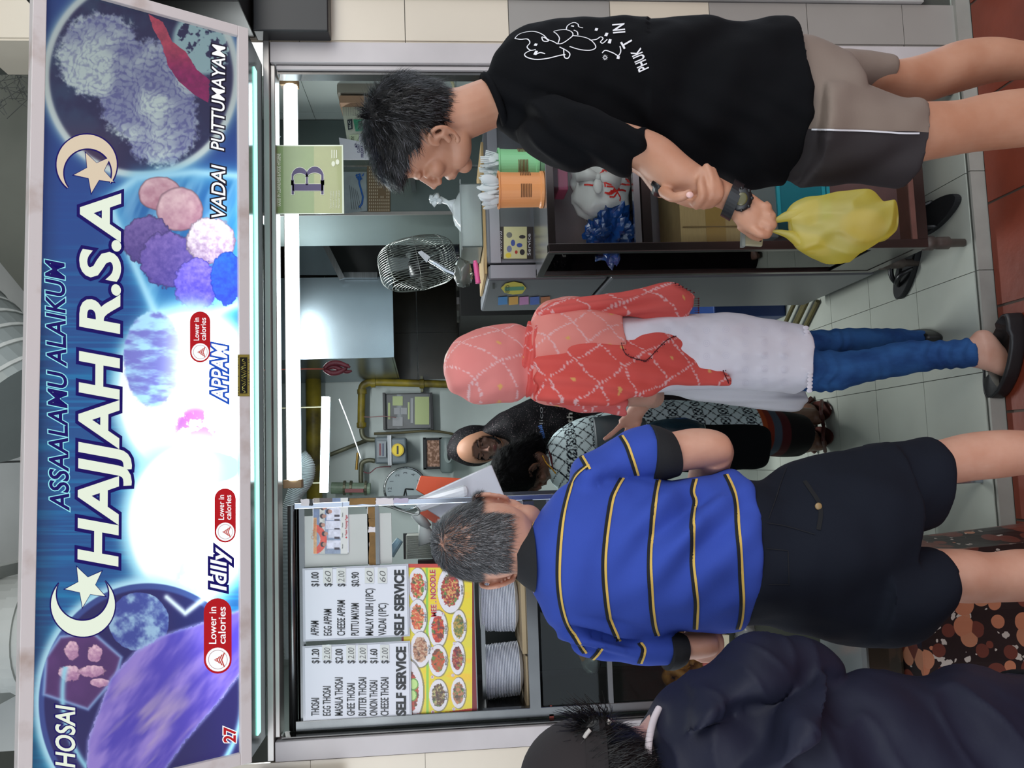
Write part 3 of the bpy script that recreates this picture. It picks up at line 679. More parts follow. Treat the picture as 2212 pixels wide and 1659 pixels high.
for k, (x, y) in enumerate(((708, 507), (734, 504), (764, 500))):
    g = [P(x, y, 1.95), P(x+20, y-6, 1.95), P(x+38, y-12, 1.95), P(x+48, y-26, 1.97)]
    o = A().tube(curve_pts([tuple(q) for q in g], 10), .0105, 10).ball(g[0], .013, n=10).build('ladle_handle', M('pale_handle', (196, 206, 190), .35), smooth=True)
    tag(o, 'pale curved utensil handle hanging from the rack beside the steel bay, ' + ['highest', 'middle', 'lowest'][k] + ' of three', 'utensil', 'utensils hanging on the rack')
for k, (x, y, r) in enumerate(((725, 474, .085), (770, 478, .075))):
    c = P(x, y, 2.0); o = A().lathe([(0, .0), (r*.9, .0), (r, -.05), (r*1.04, -.055), (r*.96, -.05), (0, -.006)], c, 28, axis='y').build('steel_pan', m_steel, smooth=True)
    tag(o, ['larger', 'smaller'][k]+' round steel pan hanging behind the pale handles', 'pan')
q3(A(), [(690, 478), (830, 478), (830, 484), (690, 484)], 1.985, .012).build('hook_rail', m_steel, [o_ for o_ in bpy.data.objects if o_.name == 'utensil_rack'][0])
# clutter of pots at the cooker behind the white bag
for k, (x, y, r, h) in enumerate(((930, 545, .05, .09), (965, 470, .09, .14))):
    c = P(x, y, 2.05+.1*k); c.z = 1.482+(.10 if k == 0 else 0)*0; o = A().lathe([(0, 0), (r, 0), (r, h), (r*1.06, h), (r*1.06, h+.006), (0, h+.008)], c, 24).build('cooking_pot', M('dark_pot', (18, 22, 30), .3, .3), smooth=False)
    tag(o, ['small dark blue pot behind the fan cage', 'large black pot behind the tied white bag'][k], 'pot')
ck = thing('gas_cooker', 'black gas cooker under the utensil bay', 'cooker', (1.3, 2.3, 0))
A().box(.75, 1.45, 1.92, 2.9, 0, 1.48).build('body', M('cooker_black', (20, 20, 20), .5, .4), ck)
for x in (.9, 1.2): A().lathe([(.05, 0), (.12, 0), (.12, .015), (.05, .015)], (x, 2.3, 1.481), 20).build('burner', m_steeld, ck)

# tall steel cabinet with paper notices
t = thing('tall_cabinet', 'tall grey steel cabinet with taped notices behind the man in black', 'cabinet', (1.25, 1.3, 0))
cx0 = P(850, 464, 1.2).x; cx1 = 1.49
A().box(cx0, cx1, 1.2, 1.7, .0, 2.35).build('body', M('cabinet_steel', (112, 124, 122), .4, .7, var=.15, vs=2), t, bevel=.003)
xm = P(800, 360, 1.2).x
A().box(xm-.004, xm+.004, 1.194, 1.2, .1, 2.34).build('door_seam', m_steel, t)
A().box(cx0-.002, cx0+.012, 1.192, 1.2, .1, 2.35).build('door_edge', m_alu, t)
cp = plane_place((0, 1.195, 0), (0, 1, 0))
a = A(); c4 = [cp(741, 462), cp(741, 372), cp(792, 372), cp(793, 456)]; a.quadbox(*c4, (0, -.006, 0)); cpp = plane_place((0, 1.187, 0), (0, 1, 0))
pts = [(777, 378), (776, 395), (780, 410), (784, 425), (782, 440), (776, 448)]; V = [cpp(*p) for p in pts]; a.tube(V, .004, 6, 1)
for k in range(14): a.tube([cpp(776+random.uniform(-8, 10), 378+random.uniform(-4, 12)), cpp(776+random.uniform(-8, 10), 378+random.uniform(-2, 14))], .002, 5, 1)
for k in range(5): a.tube([cpp(755+4*k, 400+3*k), cpp(760+5*k, 452)], .0012, 4, 2)
tag(a.build('plastic_bag', [M('bag_grey', (150, 164, 168), .3, var=.2, vs=20), M('blue_cord', (30, 92, 168), .4), M('crease', (70, 78, 82), .5)]), 'clear plastic bag with blue cord pinned to the tall cabinet below the grade card', 'bag')
a = A(); a.quadbox(*[cp(x, y) for x, y in ((793, 360), (843, 360), (843, 458), (795, 458))], (0, -.006, 0))
r4 = random.Random(5)
for i in range(11):
    for j in range(14):
        y = 456-7*j; x = 797+4.2*i
        if 815 < x < 832 and 395 < y < 430 and r4.random() < .8: continue
        sheet(a, [(x, y), (x+2.2, y-1), (x+1.6, y-5), (x+.2, y-4)], cpp, .001, 1)
tag(a.build('cardboard_notice', [M('brown_notice', (116, 98, 74), .8), M('chalk', (196, 186, 160), .8)]), 'brown cardboard notice covered in handwriting on the tall cabinet', 'notice')
# white board with stickers and boxes on top
t = thing('notice_board', 'white board with green and black stickers beside the tall cabinet', 'board', (1.35, .9, 1.9))
bp_ = plane_place((0, .9, 0), (0, 1, 0)); a = A(); a.quadbox(*[bp_(x, y) for x, y in ((730, 180), (752, 318), (900, 318), (900, 180))], (0, .01, 0)); a.build('panel', M('board_white', (196, 202, 184), .5, var=.1), t)
bq = plane_place((0, .895, 0), (0, 1, 0))
a = A(); sheet(a, [(750, 259), (761, 257), (762, 279), (752, 281)], bq, .001, 0); sheet(a, [(763, 258), (795, 258), (795, 283), (768, 284)], bq, .001, 1)
text(a, 'BLC', (759, 277), (757, 261), 5, bq, .01, 0, 0, 2, .002); text(a, '5-33', (790, 280), (790, 262), 6, bq, .01, 0, 0, 3, .002); text(a, '0335', (780, 280), (780, 262), 6, bq, .01, 0, 0, 3, .002)
for k in range(9): sheet(a, [(742+5*k, 226), (743+5*k, 226), (743.5+5*k, 250), (742.5+5*k, 250)], bq, .001, 4)
sheet(a, [(754, 292), (775, 290), (775, 306), (758, 308)], bq, .001, 5); text(a, 'ZITAT', (765, 305), (765, 294), 6, bq, .01, 0, 0, 3, .002)
sheet(a, [(776, 290), (800, 290), (800, 306), (776, 306)], bq, .001, 6); text(a, 'TT-9', (790, 304), (790, 292), 7, bq, .02, 0, 0, 7, .002)
a.build('stickers', [M('stk_dark', (28, 38, 50), .4), M('stk_green', (44, 140, 104), .4), M('stk_pale', (200, 210, 200), .4), m_inkb, M('stk_grey', (150, 158, 146), .5), M('stk_lime', (190, 204, 170), .5), m_paper, M('stk_blue', (60, 70, 130), .4)], t)
a = A(); bq2 = plane_place((0, .88, 0), (0, 1, 0)); a.quadbox(*[bq2(x, y) for x, y in ((732, 297), (738, 345), (800, 345), (800, 310), (750, 300))[:4]], (0, .002, 0))
text(a, 'CLOSED', (778, 330), (776, 312), 6, bq2, .02, 0, 0, 1, .0015); text(a, 'FRIDAY', (786, 340), (784, 314), 6, bq2, .02, 0, 0, 1, .0015); text(a, 'MON', (772, 318), (770, 310), 5, bq2, .02, 0, 0, 1, .0015)
tag(a.build('paper_notice', [m_paper, M('violet_ink', (70, 60, 110), .5)]), 'crumpled white paper notice with violet print left of the stickered board', 'notice')
sh = thing('wall_shelf', 'steel wall shelf on the right side behind the head of the man in black', 'shelf', (1.35, 1.0, 1.72))
A().box(1.15, 1.49, .75, 1.15, P(880, 200, .9).z-.02, P(880, 200, .9).z).build('board', m_steeld, sh)
zs = P(880, 200, .9).z
for k, (ya, yb, x0, m) in enumerate(((166, 200, 729, M('grey_box', (146, 142, 130), .8, var=.1)), (206, 222, 734, M('tan_box', (168, 134, 108), .8, var=.1)))):
    a1, b1 = P(x0, yb, .86), P(x0, ya, .86); o = A().box(a1.x, b1.x, .86, 1.05, zs, a1.z).box(a1.x-.001, b1.x+.001, .87, 1.04, a1.z, a1.z+.003).build('storage_box', m, bevel=.003)
    tag(o, ['wide grey cardboard box standing on the wall shelf at the far right', 'narrow tan cardboard box on the wall shelf'][k], 'box')
rod_o = rod('conduit', curve_pts([tuple(P(x, y, .7)) for x, y in ((620, 157), (800, 158), (930, 160), (965, 166), (978, 180), (980, 200))], 30), .006, M('cream_conduit', (190, 186, 150), .5), None); tag(rod_o, 'cream electrical conduit bending down beside the right jamb', 'conduit')
rod_o = rod('conduit', [P(640, 222, 1.3), P(690, 236, 1.3), P(745, 258, 1.3)], .008, M('old_cream_pipe', (140, 138, 112), .6, var=.3), None); tag(rod_o, 'slanting beige pipe above the stickered board', 'pipe')

# pipework on the back wall
WY = 2.915
def bw(X, Y, dy=0): return P(X, Y, WY+dy)
t = thing('overhead_pipe', 'thick yellow gas main running across the top of the back wall', 'pipe', (0, 2.85, 2.5))
rod('pipe', [bw(676, 740, -.04), bw(680, 1120, -.04)], .047, m_yel, t, 20)
t = thing('gas_pipe', 'yellow gas pipe with elbow running down the back wall', 'pipe', (.4, 2.93, 2))
rod('pipe', curve_pts([tuple(bw(x, y)) for x, y in ((1300, 840), (1050, 833), (900, 828), (812, 826), (790, 829), (782, 838), (781, 860), (780, 925))], 60), .0235, m_yel, t, 16)
for (x, y, ax) in ((806, 827, 'z'), (782, 846, 'x'), (781, 918, 'x'), (911, 829, 'z')):
    c = bw(x, y); d = Vector((0, 0, .014)) if ax == 'z' else Vector((.014, 0, 0)); A().tube([c-d, c+d], .03, 16).build('collar', m_yel, t)
A().box(bw(911, 829).x-.05, bw(911, 829).x+.05, 2.925, 2.985, bw(911, 829).z-.008, bw(911, 829).z+.008).build('clip', m_iron, t)
rod('fitting', curve_pts([tuple(bw(x, y)) for x, y in ((781, 926), (783, 940), (790, 948), (800, 950), (812, 950))], 20), .016, m_iron, t, 12)
t = thing('gas_pipe', 'thin slanting old pipe crossing behind the inner tube light', 'pipe', (.2, 2.95, 2.2)); rod('pipe', [bw(800, 948, .03), bw(668, 1000, .03)], .013, m_iron, t)
t = thing('gas_pipe', 'long thin brown hose under the framed notice', 'hose', (.2, 2.95, 1.8)); rod('pipe', curve_pts([tuple(bw(x, y, .03)) for x, y in ((808, 937), (860, 935), (920, 931), (960, 934), (1010, 944), (1100, 960))], 24), .008, M('brown_hose', (84, 78, 52), .7), t)
t = thing('gas_meter', 'grey wall gas meter with a round yellow sticker', 'meter', (0, 2.9, 1.9))
mp_ = plane_place((0, 2.80, 0), (0, 1, 0))
def fbx(x0, x1, ya, yb, y0, y1):
    a_, b_ = P(x0, yb, y0), P(x1, ya, y0); return A().box(a_.x, b_.x, y0, y1, b_.z, a_.z)
fbx(810, 842, 943, 1002, 2.82, 2.97).build('upper_case', M('meter_grey', (92, 102, 108), .45, .2), t, bevel=.01)
fbx(843, 878, 945, 1002, 2.82, 2.97).build('lower_case', MATS['meter_grey'], t, bevel=.012)
fbx(838, 845, 940, 1005, 2.81, 2.98).build('seam', m_steel, t)
a = A(); sheet(a, [(815, 953), (834, 953), (834, 988), (815, 988)], mp_, .0, 0); sheet(a, [(819, 958), (823, 958), (823, 984), (819, 984)], mp_, .002, 1); sheet(a, [(826, 958), (829, 958), (829, 985), (826, 985)], mp_, .002, 2); a.build('dial_plate', [M('dial_grey', (120, 128, 134), .4), M('dial_red', (110, 50, 60), .5), M('dial_blue', (50, 60, 90), .5)], t)
a = A(); disc(a, 859, 972, 13.5, 14, mp_, .0, 0); disc(a, 859, 972, 11, 11.5, mp_, .002, 1); sheet(a, [(857, 963), (861, 963), (861, 981), (857, 981)], mp_, .003, 2); a.build('round_sticker', [M('stk_yellow2', (190, 160, 30), .5), M('stk_yellow', (216, 190, 40), .5), m_inkb], t)
t = thing('gas_valve', 'green gas valve with a dark red lever left of the meter', 'valve', (-.2, 2.9, 2))
rod('elbow', curve_pts([tuple(bw(x, y, -.02)) for x, y in ((810, 996), (798, 994), (785, 998), (780, 1008), (780, 1046))], 20), .015, m_iron, t, 12)
A().tube([bw(716, 1054, -.03), bw(800, 1056, -.03)], [.036]*2, 16).build('body', M('valve_green', (130, 150, 128), .5, var=.3, vs=20), t)
for x in (742, 756, 788): A().tube([bw(x, 1054, -.03), bw(x+5, 1054, -.03)], .045, 16).build('flange', m_iron, t)
q3(A(), [(745, 1056), (785, 1056), (785, 1064), (745, 1064)], 2.83, .02).build('lever', m_red_p, t)
A().tube([bw(773, 978, -.03), bw(770, 1015, -.03)], .009, 10).build('tap', M('brass', (150, 120, 60), .4, .7), t)
# framed notice, small picture, dispenser, clock
def frame(name, label, x0, x1, ya, yb, y, fw, mfr, cat='picture'):
    t = thing(name, label, cat, tuple(P((x0+x1)/2, (ya+yb)/2, y)))
    a = A()
    for u in ((x0, x0+fw, ya, yb), (x1-fw, x1, ya, yb), (x0, x1, ya, ya+fw), (x0, x1, yb-fw, yb)):
        a_, b_ = P(u[0], u[3], y-.03), P(u[1], u[2], y-.03); a.box(a_.x, b_.x, y-.03, y+.05, b_.z, a_.z)
    a.build('frame', mfr, t, bevel=.002); fbx(x0+1, x1-1, ya+1, yb-1, y-.005, y+.04).build('backing', M('board_grey', (84, 86, 88), .4, coat=.3), t)
    return t, plane_place((0, y-.008, 0), (0, 1, 0))
t, pl = frame('framed_notice', 'black framed board of yellow notice slips on the back wall', 828, 934, 848, 928, 2.95, 3.5, m_blackpl, 'notice')
for (xa, xb, ya, yb, c) in ((848, 870, 856, 876, 0), (838, 843, 870, 906, 0), (851, 864, 881, 895, 1), (866, 879, 881, 895, 1), (848, 870, 901, 920, 1), (881, 885, 869, 906, 0), (887, 893, 860, 914, 1), (896, 927, 857, 917, 0)):
    a = A(); sheet(a, [(xa, ya), (xb, ya), (xb, yb), (xa, yb)], pl, .001); a.build('slip', M('slip_yellow', (160, 172, 120), .5) if c == 0 else M('slip_grey', (140, 142, 146), .5), t)
rod_o = rod('string', [P(778, 900, 2.9), P(800, 901, 2.9), P(828, 899, 2.9), P(856, 902, 2.9)], .003, M('pink_string', (150, 110, 110), .7), None, 5); tag(rod_o, 'pinkish string tied from the yellow pipe across the framed notice', 'string')
t, pl = frame('small_picture', 'small dark framed brown picture below the gas meter', 915, 955, 945, 1014, 2.95, 5, m_blackpl)
def art_pic(s, T, X, Y): n = fbm(X, Y, 4, 4, 3); c = np.zeros(X.shape+(3,)); c[:] = (120, 82, 58); return mixc(c, (190, 150, 130), sst(.4, .7, n))
artpanel('print', [(922, 951), (953, 951), (953, 1008), (922, 1008)], plane_place((0, 2.935, 0), (0, 1, 0)), 30, 40, art_pic, vmat('picture_print', .4), t)
t = thing('dispenser', 'grey oval plastic dispenser mounted beside the small picture', 'dispenser', tuple(P(965, 983, 2.9)))
a = A(); c = [P(966, 945, 2.86), P(966, 1022, 2.86)]; a.tube([c[0], c[0].lerp(c[1], .06), c[0].lerp(c[1], .94), c[1]], [.03, .042, .042, .03], 20); a.build('shell', M('dispenser_grey', (122, 134, 134), .4), t, smooth=True)
a = A(); dq = plane_place((0, 2.812, 0), (0, 1, 0)); disc(a, 968, 983, 9, 17, dq, 0, 0); disc(a, 970, 983, 4, 12, dq, .003, 1); a.build('window', [M('disp_light', (150, 162, 160), .3), m_blackpl], t)
t = thing('wall_clock', 'round wall clock with a steel rim on the back wall', 'clock', tuple(P(876, 1056, 2.95)))
c = P(876, 1056, 2.93); R_ = .128
A().lathe([(R_-.006, 0), (R_, -.012), (R_+.008, -.010), (R_+.01, .02), (R_-.006, .02)], c, 48, axis='y').build('rim', M('chrome', (170, 174, 178), .12, 1), t, smooth=True)
A().lathe([(0, -.002), (R_-.004, -.002), (R_-.004, .01), (0, .01)], c, 48, axis='y').build('dial', M('dial_white', (150, 162, 166), .3, coat=.5), t)
a = A(); ck_ = lambda X, Y, l=0: c+Vector(((876-0)*0, 0, 0))+Vector((X, -.004-l, Y))
for k in range(12):
    q = math.radians(90-30*(k+1)); cx_, cy_ = .098*math.cos(q), .098*math.sin(q); v_, f_, mn, mx = text2d(str(k+1), .0)
    A().add([c+Vector((cx_+(x-(mn[0]+mx[0])/2)*.034, -.004, cy_+(y-.35)*.034)) for x, y in v_], f_).build('numeral', M('numeral_grey', (70, 78, 86), .5), t)
a = A()
for q, L, w in ((math.radians(165), .06, .004), (math.radians(-95), .05, .004), (math.radians(188), .085, .002)):
    a.tube([c+Vector((0, -.008, 0)), c+Vector((L*math.cos(q), -.008, L*math.sin(q)))], w, 6)
a.build('hands', m_inkb, t)
rod_o = rod('string', curve_pts([tuple(P(x, y, 2.9)) for x, y in ((783, 1018), (798, 1022), (815, 1010), (845, 1008))], 12), .003, M('red_string', (120, 60, 70), .7), None, 5); tag(rod_o, 'dark red string hanging between the valve and the clock', 'string')
# dried chilli charm
t = thing('hanging_chillies', 'bunch of dried red chillies hanging on a string in the opening', 'ornament', tuple(P(650, 797, .7)))
rod('string', [Vector((P(652, 797, .7).x, .7, 2.6)), P(652, 797, .7), P(700, 797, .7)], .002, M('orange_string', (180, 80, 60), .7), t, 5)
ch = M('dried_chilli', (112, 34, 48), .5, var=.3, vs=60, bump=.4, bs=90)
for k, pts in enumerate((((700, 796), (712, 786), (730, 784), (748, 790), (756, 794)), ((700, 798), (715, 806), (732, 804), (745, 797), (752, 786)), ((702, 797), (720, 792), (738, 799), (750, 803), (760, 801)))):
    P_ = curve_pts([tuple(P(x, y, .69+.006*k)) for x, y in pts], 16); A().tube(P_, [.004+.006*math.sin(math.pi*min(1, .15+i/17)) for i in range(16)], 10).build('chilli', ch, t, smooth=True)

# desk fan cage seen edge on
t = thing('wire_fan', 'round wire cage fan tilted edge-on beside the fridge top', 'fan', tuple(P(903, 568, 1.25)))
fc = P(903, 570, 1.25); ax = (P(893, 524, 1.25)-P(913, 616, 1.25)).normalized(); e1 = (P(820, 570, 1.25)-P(985, 552, 1.25)).normalized(); e1 = (e1-ax*e1.dot(ax)).normalized(); e2 = ax.cross(e1)
m_wire = M('chrome_wire', (140, 144, 140), .3, .8); a = A(); R0 = .168; Dp = .088
prof = []
for i in range(19):
    u = -1+2*i/18; prof.append((u*Dp, R0*(1-.22*abs(u)**5)))
for h, r in prof: a.tube([fc+ax*h+e1*(r*math.cos(q))+e2*(r*math.sin(q)) for q in np.linspace(0, 2*math.pi, 49)[:-1]], .0013, 5, closed=True)
for sgn in (-1, 1):
    for k in range(1, 10): r = R0*.78*(1-k/10); a.tube([fc+ax*(sgn*(Dp+.012*k/4))+e1*(r*math.cos(q))+e2*(r*math.sin(q)) for q in np.linspace(0, 2*math.pi, 41)[:-1]], .0013, 5, closed=True)
for k in range(8):
    q = 2*math.pi*k/8; d_ = e1*math.cos(q)+e2*math.sin(q); a.tube([fc+ax*h+d_*(r+.001) for h, r in prof], .0013, 5)
a.build('cage', m_wire, t, smooth=True)
A().tube([fc-ax*.05, fc+ax*.05], .045, 20).build('motor', m_blackpl, t, smooth=True)
for k in range(3):
    q = 2*math.pi*k/3+.3; d_ = e1*math.cos(q)+e2*math.sin(q); n_ = ax.cross(d_); A().quadbox(fc+d_*.04+n_*.03+ax*.02, fc+d_*.14+n_*.05+ax*.03, fc+d_*.14-n_*.05-ax*.01, fc+d_*.04-n_*.03-ax*.01, ax*.003).build('blade', M('fan_blade', (96, 104, 106), .4), t)
rod('stand', [fc-e1*R0+ax*.0, Vector((fc.x+.03, 1.22, 1.3)), Vector((fc.x+.03, 1.22, .03))], .012, m_blackpl, t, 12); A().lathe([(0, 0), (.11, 0), (.10, .02), (.03, .035), (0, .035)], (fc.x+.03, 1.22, .001), 28).build('base', m_blackpl, t)

# ---------------- fridge ----------------
t = thing('fridge', 'grey fridge standing behind the glass display cabinet', 'fridge', (.85, .65, 0))
m_fr = M('fridge_grey', (104, 106, 112), .38, .35, var=.08, vs=3); m_frl = M('fridge_light', (150, 150, 158), .35, .2)
FX = .655; FZ = 1.425
A().box(FX, 1.12, .40, .98, .06, FZ).build('body', m_fr, t, bevel=.008)
A().box(FX-.055, FX-.004, .41, .98, 1.02, FZ-.002).build('door', m_fr, t, bevel=.008, label='upper door')
A().box(FX-.055, FX-.004, .41, .98, .08, 1.008).build('door', m_fr, t, bevel=.008, label='tall lower door')
A().box(FX-.05, FX-.006, .400, .4095, 1.03, FZ-.01).build('door_edge', m_frl, t)
A().box(FX+.0, 1.12, .392, .399, FZ-.045, FZ-.012).build('top_trim', m_frl, t)
fs = plane_place((FX-.0575, 0, 0), (1, 0, 0)); a = A()
sheet(a, [(1082, 622), (1092, 612), (1110, 608), (1128, 612), (1137, 622), (1128, 634), (1108, 636), (1090, 632)], fs, .0006, 0); sheet(a, [(1090, 620), (1132, 618), (1132, 626), (1090, 628)], fs, .001, 1)
text(a, 'ECO', (1100, 631), (1100, 616), 8, fs, .01, 0, 0, 2, .0016)
sheet(a, [(1064, 613), (1069, 613), (1069, 624), (1064, 624)], fs, .0006, 2)
for k, c_ in enumerate(((40, 110, 170), (190, 140, 50), (170, 110, 160), (50, 80, 160), (160, 90, 50))): sheet(a, [(1076+23*k, 642), (1096+23*k, 640), (1096+23*k, 657), (1076+23*k, 659)], fs, .0006, 3+k)
a.build('stickers', [M('stk_y3', (190, 180, 50), .4), M('stk_g3', (60, 130, 100), .4), m_inkb]+[M('stk_c%d' % k, c_, .4) for k, c_ in enumerate(((40, 110, 170), (190, 140, 50), (170, 110, 160), (50, 80, 160), (160, 90, 50)))], t)
fn = plane_place((0, .3995, 0), (0, 1, 0))
a = A(); sheet(a, [(1064, 490), (1152, 490), (1152, 560), (1066, 560)], fn, .001, 0); sheet(a, [(1088, 490), (1138, 490), (1138, 559), (1088, 559)], fn, .0016, 1)
text(a, 'Tel. 9090-9933', (1084, 556), (1084, 500), 8, fn, .005, 0, 0, 2, .002); text(a, 'UNIFORM & CAPS', (1072, 548), (1072, 500), 6, fn, .005, 0, 0, 2, .002)
for (x, y, rx, ry, c_) in ((1100, 508, 8, 8, 3), (1108, 525, 6, 9, 4), (1128, 512, 9, 5, 5), (1122, 530, 8, 6, 4), (1100, 538, 7, 9, 6), (1128, 545, 7, 8, 5), (1115, 545, 4, 5, 7), (1098, 552, 8, 7, 8)): disc(a, x, y, rx*.8, ry*.8, fn, .0022, c_, 9)
text(a, 'Service', (1146, 552), (1146, 505), 7, fn, 0, 0, 0, 2, .002)
tag(a.build('advert_sticker', [M('adv_dark', (44, 36, 36), .4), M('adv_cream', (200, 196, 150), .4), m_paper, M('adv_grey', (110, 112, 108), .4), M('adv_blue', (60, 80, 150), .4), M('adv_black', (40, 38, 44), .4), M('adv_lav', (110, 116, 150), .4), M('adv_red', (170, 50, 40), .4), M('adv_star', (214, 190, 60), .4)]), 'printed advert card with a phone number stuck on the fridge side', 'sticker')
# things on the fridge
cb = A().box(FX-.03, 1.08, .42, .80, FZ, FZ+.008); tag(cb.build('cardboard_sheet', m_board), 'thin cardboard sheet lying on top of the fridge', 'cardboard')
t = thing('food_tray', 'clear plastic tray standing on the fridge top', 'tray', tuple(P(1028, 500, .5)))
def tray(x0, x1, y0, y1, z0, z1, th, m):
    a = A(); a.box(x0, x1, y0, y1, z0, z0+th); a.box(x0, x1, y0, y0+th, z0, z1); a.box(x0, x1, y1-th, y1, z0, z1); a.box(x0, x0+th, y0, y1, z0, z1); a.box(x1-th, x1, y0, y1, z0, z1); a.box(x0-.012, x1+.012, y0-.01, y0, z1-.004, z1); a.box(x0-.012, x0, y0, y1, z1-.004, z1); return a
m_clear = Mfilm('clear_plastic', (214, 222, 220), .45, .15, .35)
tl = P(996, 540, .5); tr_ = P(996, 405, .5); zb = FZ+.0085
tray(tl.x, tr_.x, .46, .70, zb, tl.z, .003, m_clear).build('tray', m_clear, t)
g = thing('rice_bag', 'tied clear bag of white rice cakes sitting in the plastic tray', 'bag', tuple(P(1020, 460, .55)))
a = A(); c = P(1008, 458, .56); a.ball(c, (.075, .07, .05), n=28, dis=.12, ds=3); a.build('bag', Mfilm('bag_film', (236, 242, 244), .85, .15, .3, .3), g, smooth=True)
a = A(); n0 = P(985, 445, .56); n1 = P(950, 430, .56); a.tube([n0, n0.lerp(n1, .5), n1], [.03, .008, .012], 14)
for k in range(9): q = n1+Vector((random.uniform(-.02, .02), random.uniform(-.02, .02), random.uniform(0, .035))); a.tube([n1, q], [.006, .012], 6)
a.build('knot', MATS['bag_film'], g, smooth=True)
hnd = A().tube(curve_pts([tuple(P(x, y, .45)) for x, y in ((1026, 563), (1028, 575), (1030, 590), (1033, 612))], 22), [(.006 if i < 4 else .0085)*(1+.10*(i % 2)) for i in range(22)], 12)
o = hnd.build('brush_handle', M('pink_plastic', (222, 92, 150), .35), smooth=True); tag(o, 'bright pink ribbed brush handle on the fridge edge', 'brush')
t = thing('wrapped_ladle', 'steel ladle handle wrapped in clear plastic leaning past the fan', 'ladle', tuple(P(990, 600, .5)))
rod('handle', curve_pts([tuple(P(x, y, .55)) for x, y in ((925, 561), (945, 572), (965, 585), (985, 594))], 14), [.0045, .006]+[.0085]*12, M('shiny_steel', (196, 200, 206), .15, 1), t, 10)
a = A(); a.quadbox(P(903, 545, .55), P(910, 541, .55), P(930, 555, .55), P(922, 567, .55), (0, .004, 0)); a.build('blade', m_steel, t)
a = A(); a.ball(P(1000, 590, .5), (.05, .05, .03), n=20, dis=.4, ds=4, seed=3); a.build('wrapping', Mfilm('wrap_film', (170, 176, 170), .35, .2, .4), t, smooth=True)

# ---------------- glass display cabinet (front right) ----------------
t = thing('display_cabinet', 'steel framed glass display cabinet under the two cutlery tubs', 'cabinet', (.86, .15, 0))
GX0, GX1, GZ0, GZ1, GY0, GY1 = .588, 1.112, .135, 1.272, .0, .33
m_cab = M('cabinet_frame', (92, 84, 82), .22, .9, var=.3, vs=3)
w = .026
for x in (GX0, GX1-w):
    for y in (GY0, GY1-w): A().box(x, x+w, y, y+w, GZ0, GZ1).build('post', m_cab, t, bevel=.002)
A().box(GX0+w, GX1-w, GY0, GY0+.02, GZ1-.022, GZ1-.001).build('top_rail', m_cab, t); A().box(GX0+w, GX1-w, GY0, GY0+.02, GZ0, GZ0+.03).build('bottom_rail', m_cab, t)
A().box(GX0, GX0+.02, GY0+w, GY1-w, GZ1-.022, GZ1-.001).build('top_rail', m_cab, t); A().box(GX0, GX0+.02, GY0+w, GY1-w, GZ0, GZ0+.03).build('bottom_rail', m_cab, t)
A().box(GX0+.002, GX1-.002, GY0+.002, GY1-.002, GZ1-.006, GZ1).build('top_plate', M('top_plate', (128, 130, 134), .25, .8), t)
A().box(GX0+.004, GX1-.004, GY0+.004, GY1-.004, GZ0+.03, GZ0+.045).build('base_board', m_wood, t)
zsf = P(1378, 450, .0).z
A().box(GX0+w, GX1-w, GY0+.002, GY0+.022, zsf-.008, zsf+.010).build('shelf_rail', M('rail_bright', (176, 176, 178), .25, .9), t)
A().box(GX0+w, GX1-w, GY0+.004, GY0+.024, zsf-.040, zsf-.014).build('shelf_rail', m_cab, t)
A().box(GX0+.02, GX1-.02, .025, GY1-.02, zsf-.01, zsf-.004).build('shelf', m_steeld, t)
A().box(GX0+.02, GX1-.02, GY1-.012, GY1-.006, GZ0+.05, GZ1-.02).build('back_panel', M('cab_back', (160, 146, 150), .5, var=.25, vs=5), t)
gm = Mglass('pane', (246, 249, 248), .25)
A().box(GX0+w, GX1-w, .008, .011, zsf+.012, GZ1-.024).build('glass_pane', gm, t); A().box(GX0+w, GX1-w, .008, .011, GZ0+.032, zsf-.042).build('glass_pane', gm, t)
A().box(GX0+.008, GX0+.011, w, GY1-w, GZ0+.03, GZ1-.024).build('glass_pane', gm, t)
A().box(GX0+.002, GX0+.006, w, GY1-w, GZ0+.01, GZ0+.16).build('kick_panel', m_steeld, t)
for x in (GX0+.02, GX1-.03):
    for y in (.03, .28):
        A().lathe([(.0, 0), (.012, .004), (.013, .05), (.019, .055), (.019, .09), (.016, .10), (.022, .105), (.022, .136)], (x, y, 0), 16).build('foot', M('old_foot', (100, 90, 84), .5, .5, var=.3, vs=30), t, smooth=True)
# contents
def fill(name, x0, x1, ya, yb, y0, y1, m, label, cat, bev=.004):
    o = fbx(x0, x1, ya, yb, y0, y1).build(name, m, bevel=bev); tag(o, label, cat); return o
fill('pink_box', 1206, 1225, 335, 410, .20, .30, M('pink_card', (206, 96, 130), .5), 'pink carton behind the glass at the top of the display cabinet', 'box')
def bagmesh(c, r, m, seed, dis, n=36, ds=2.6): return A().ball(c, r, n=n, dis=dis, ds=ds, seed=seed)
t = thing('carrier_bag', 'tied white plastic bag with red print on the upper cabinet shelf', 'bag', tuple(P(1320, 400, .12)))
c = P(1318, 405, .12); c.z = zsf+.082
bagmesh(c, (.125, .085, .088), None, 4, .22).build('bag', Mfilm('white_film', (240, 236, 236), .94, .2, .25, .3), t, smooth=True)
kn = P(1292, 382, .035); A().ball(kn, (.012, .01, .010), n=12).ball(kn+Vector((-.028, 0, .002)), (.025, .008, .014), n=12).tube([kn, kn+Vector((0, .03, -.05))], [.008, .04], 10).tube([kn, kn+Vector((.02, .02, .05))], [.008, .03], 10).build('knot', MATS['white_film'], t, smooth=True)
bv_ = bvh([o_ for o_ in t.children if o_.name.startswith('bag')][0]); a = A(); r5 = random.Random(8)
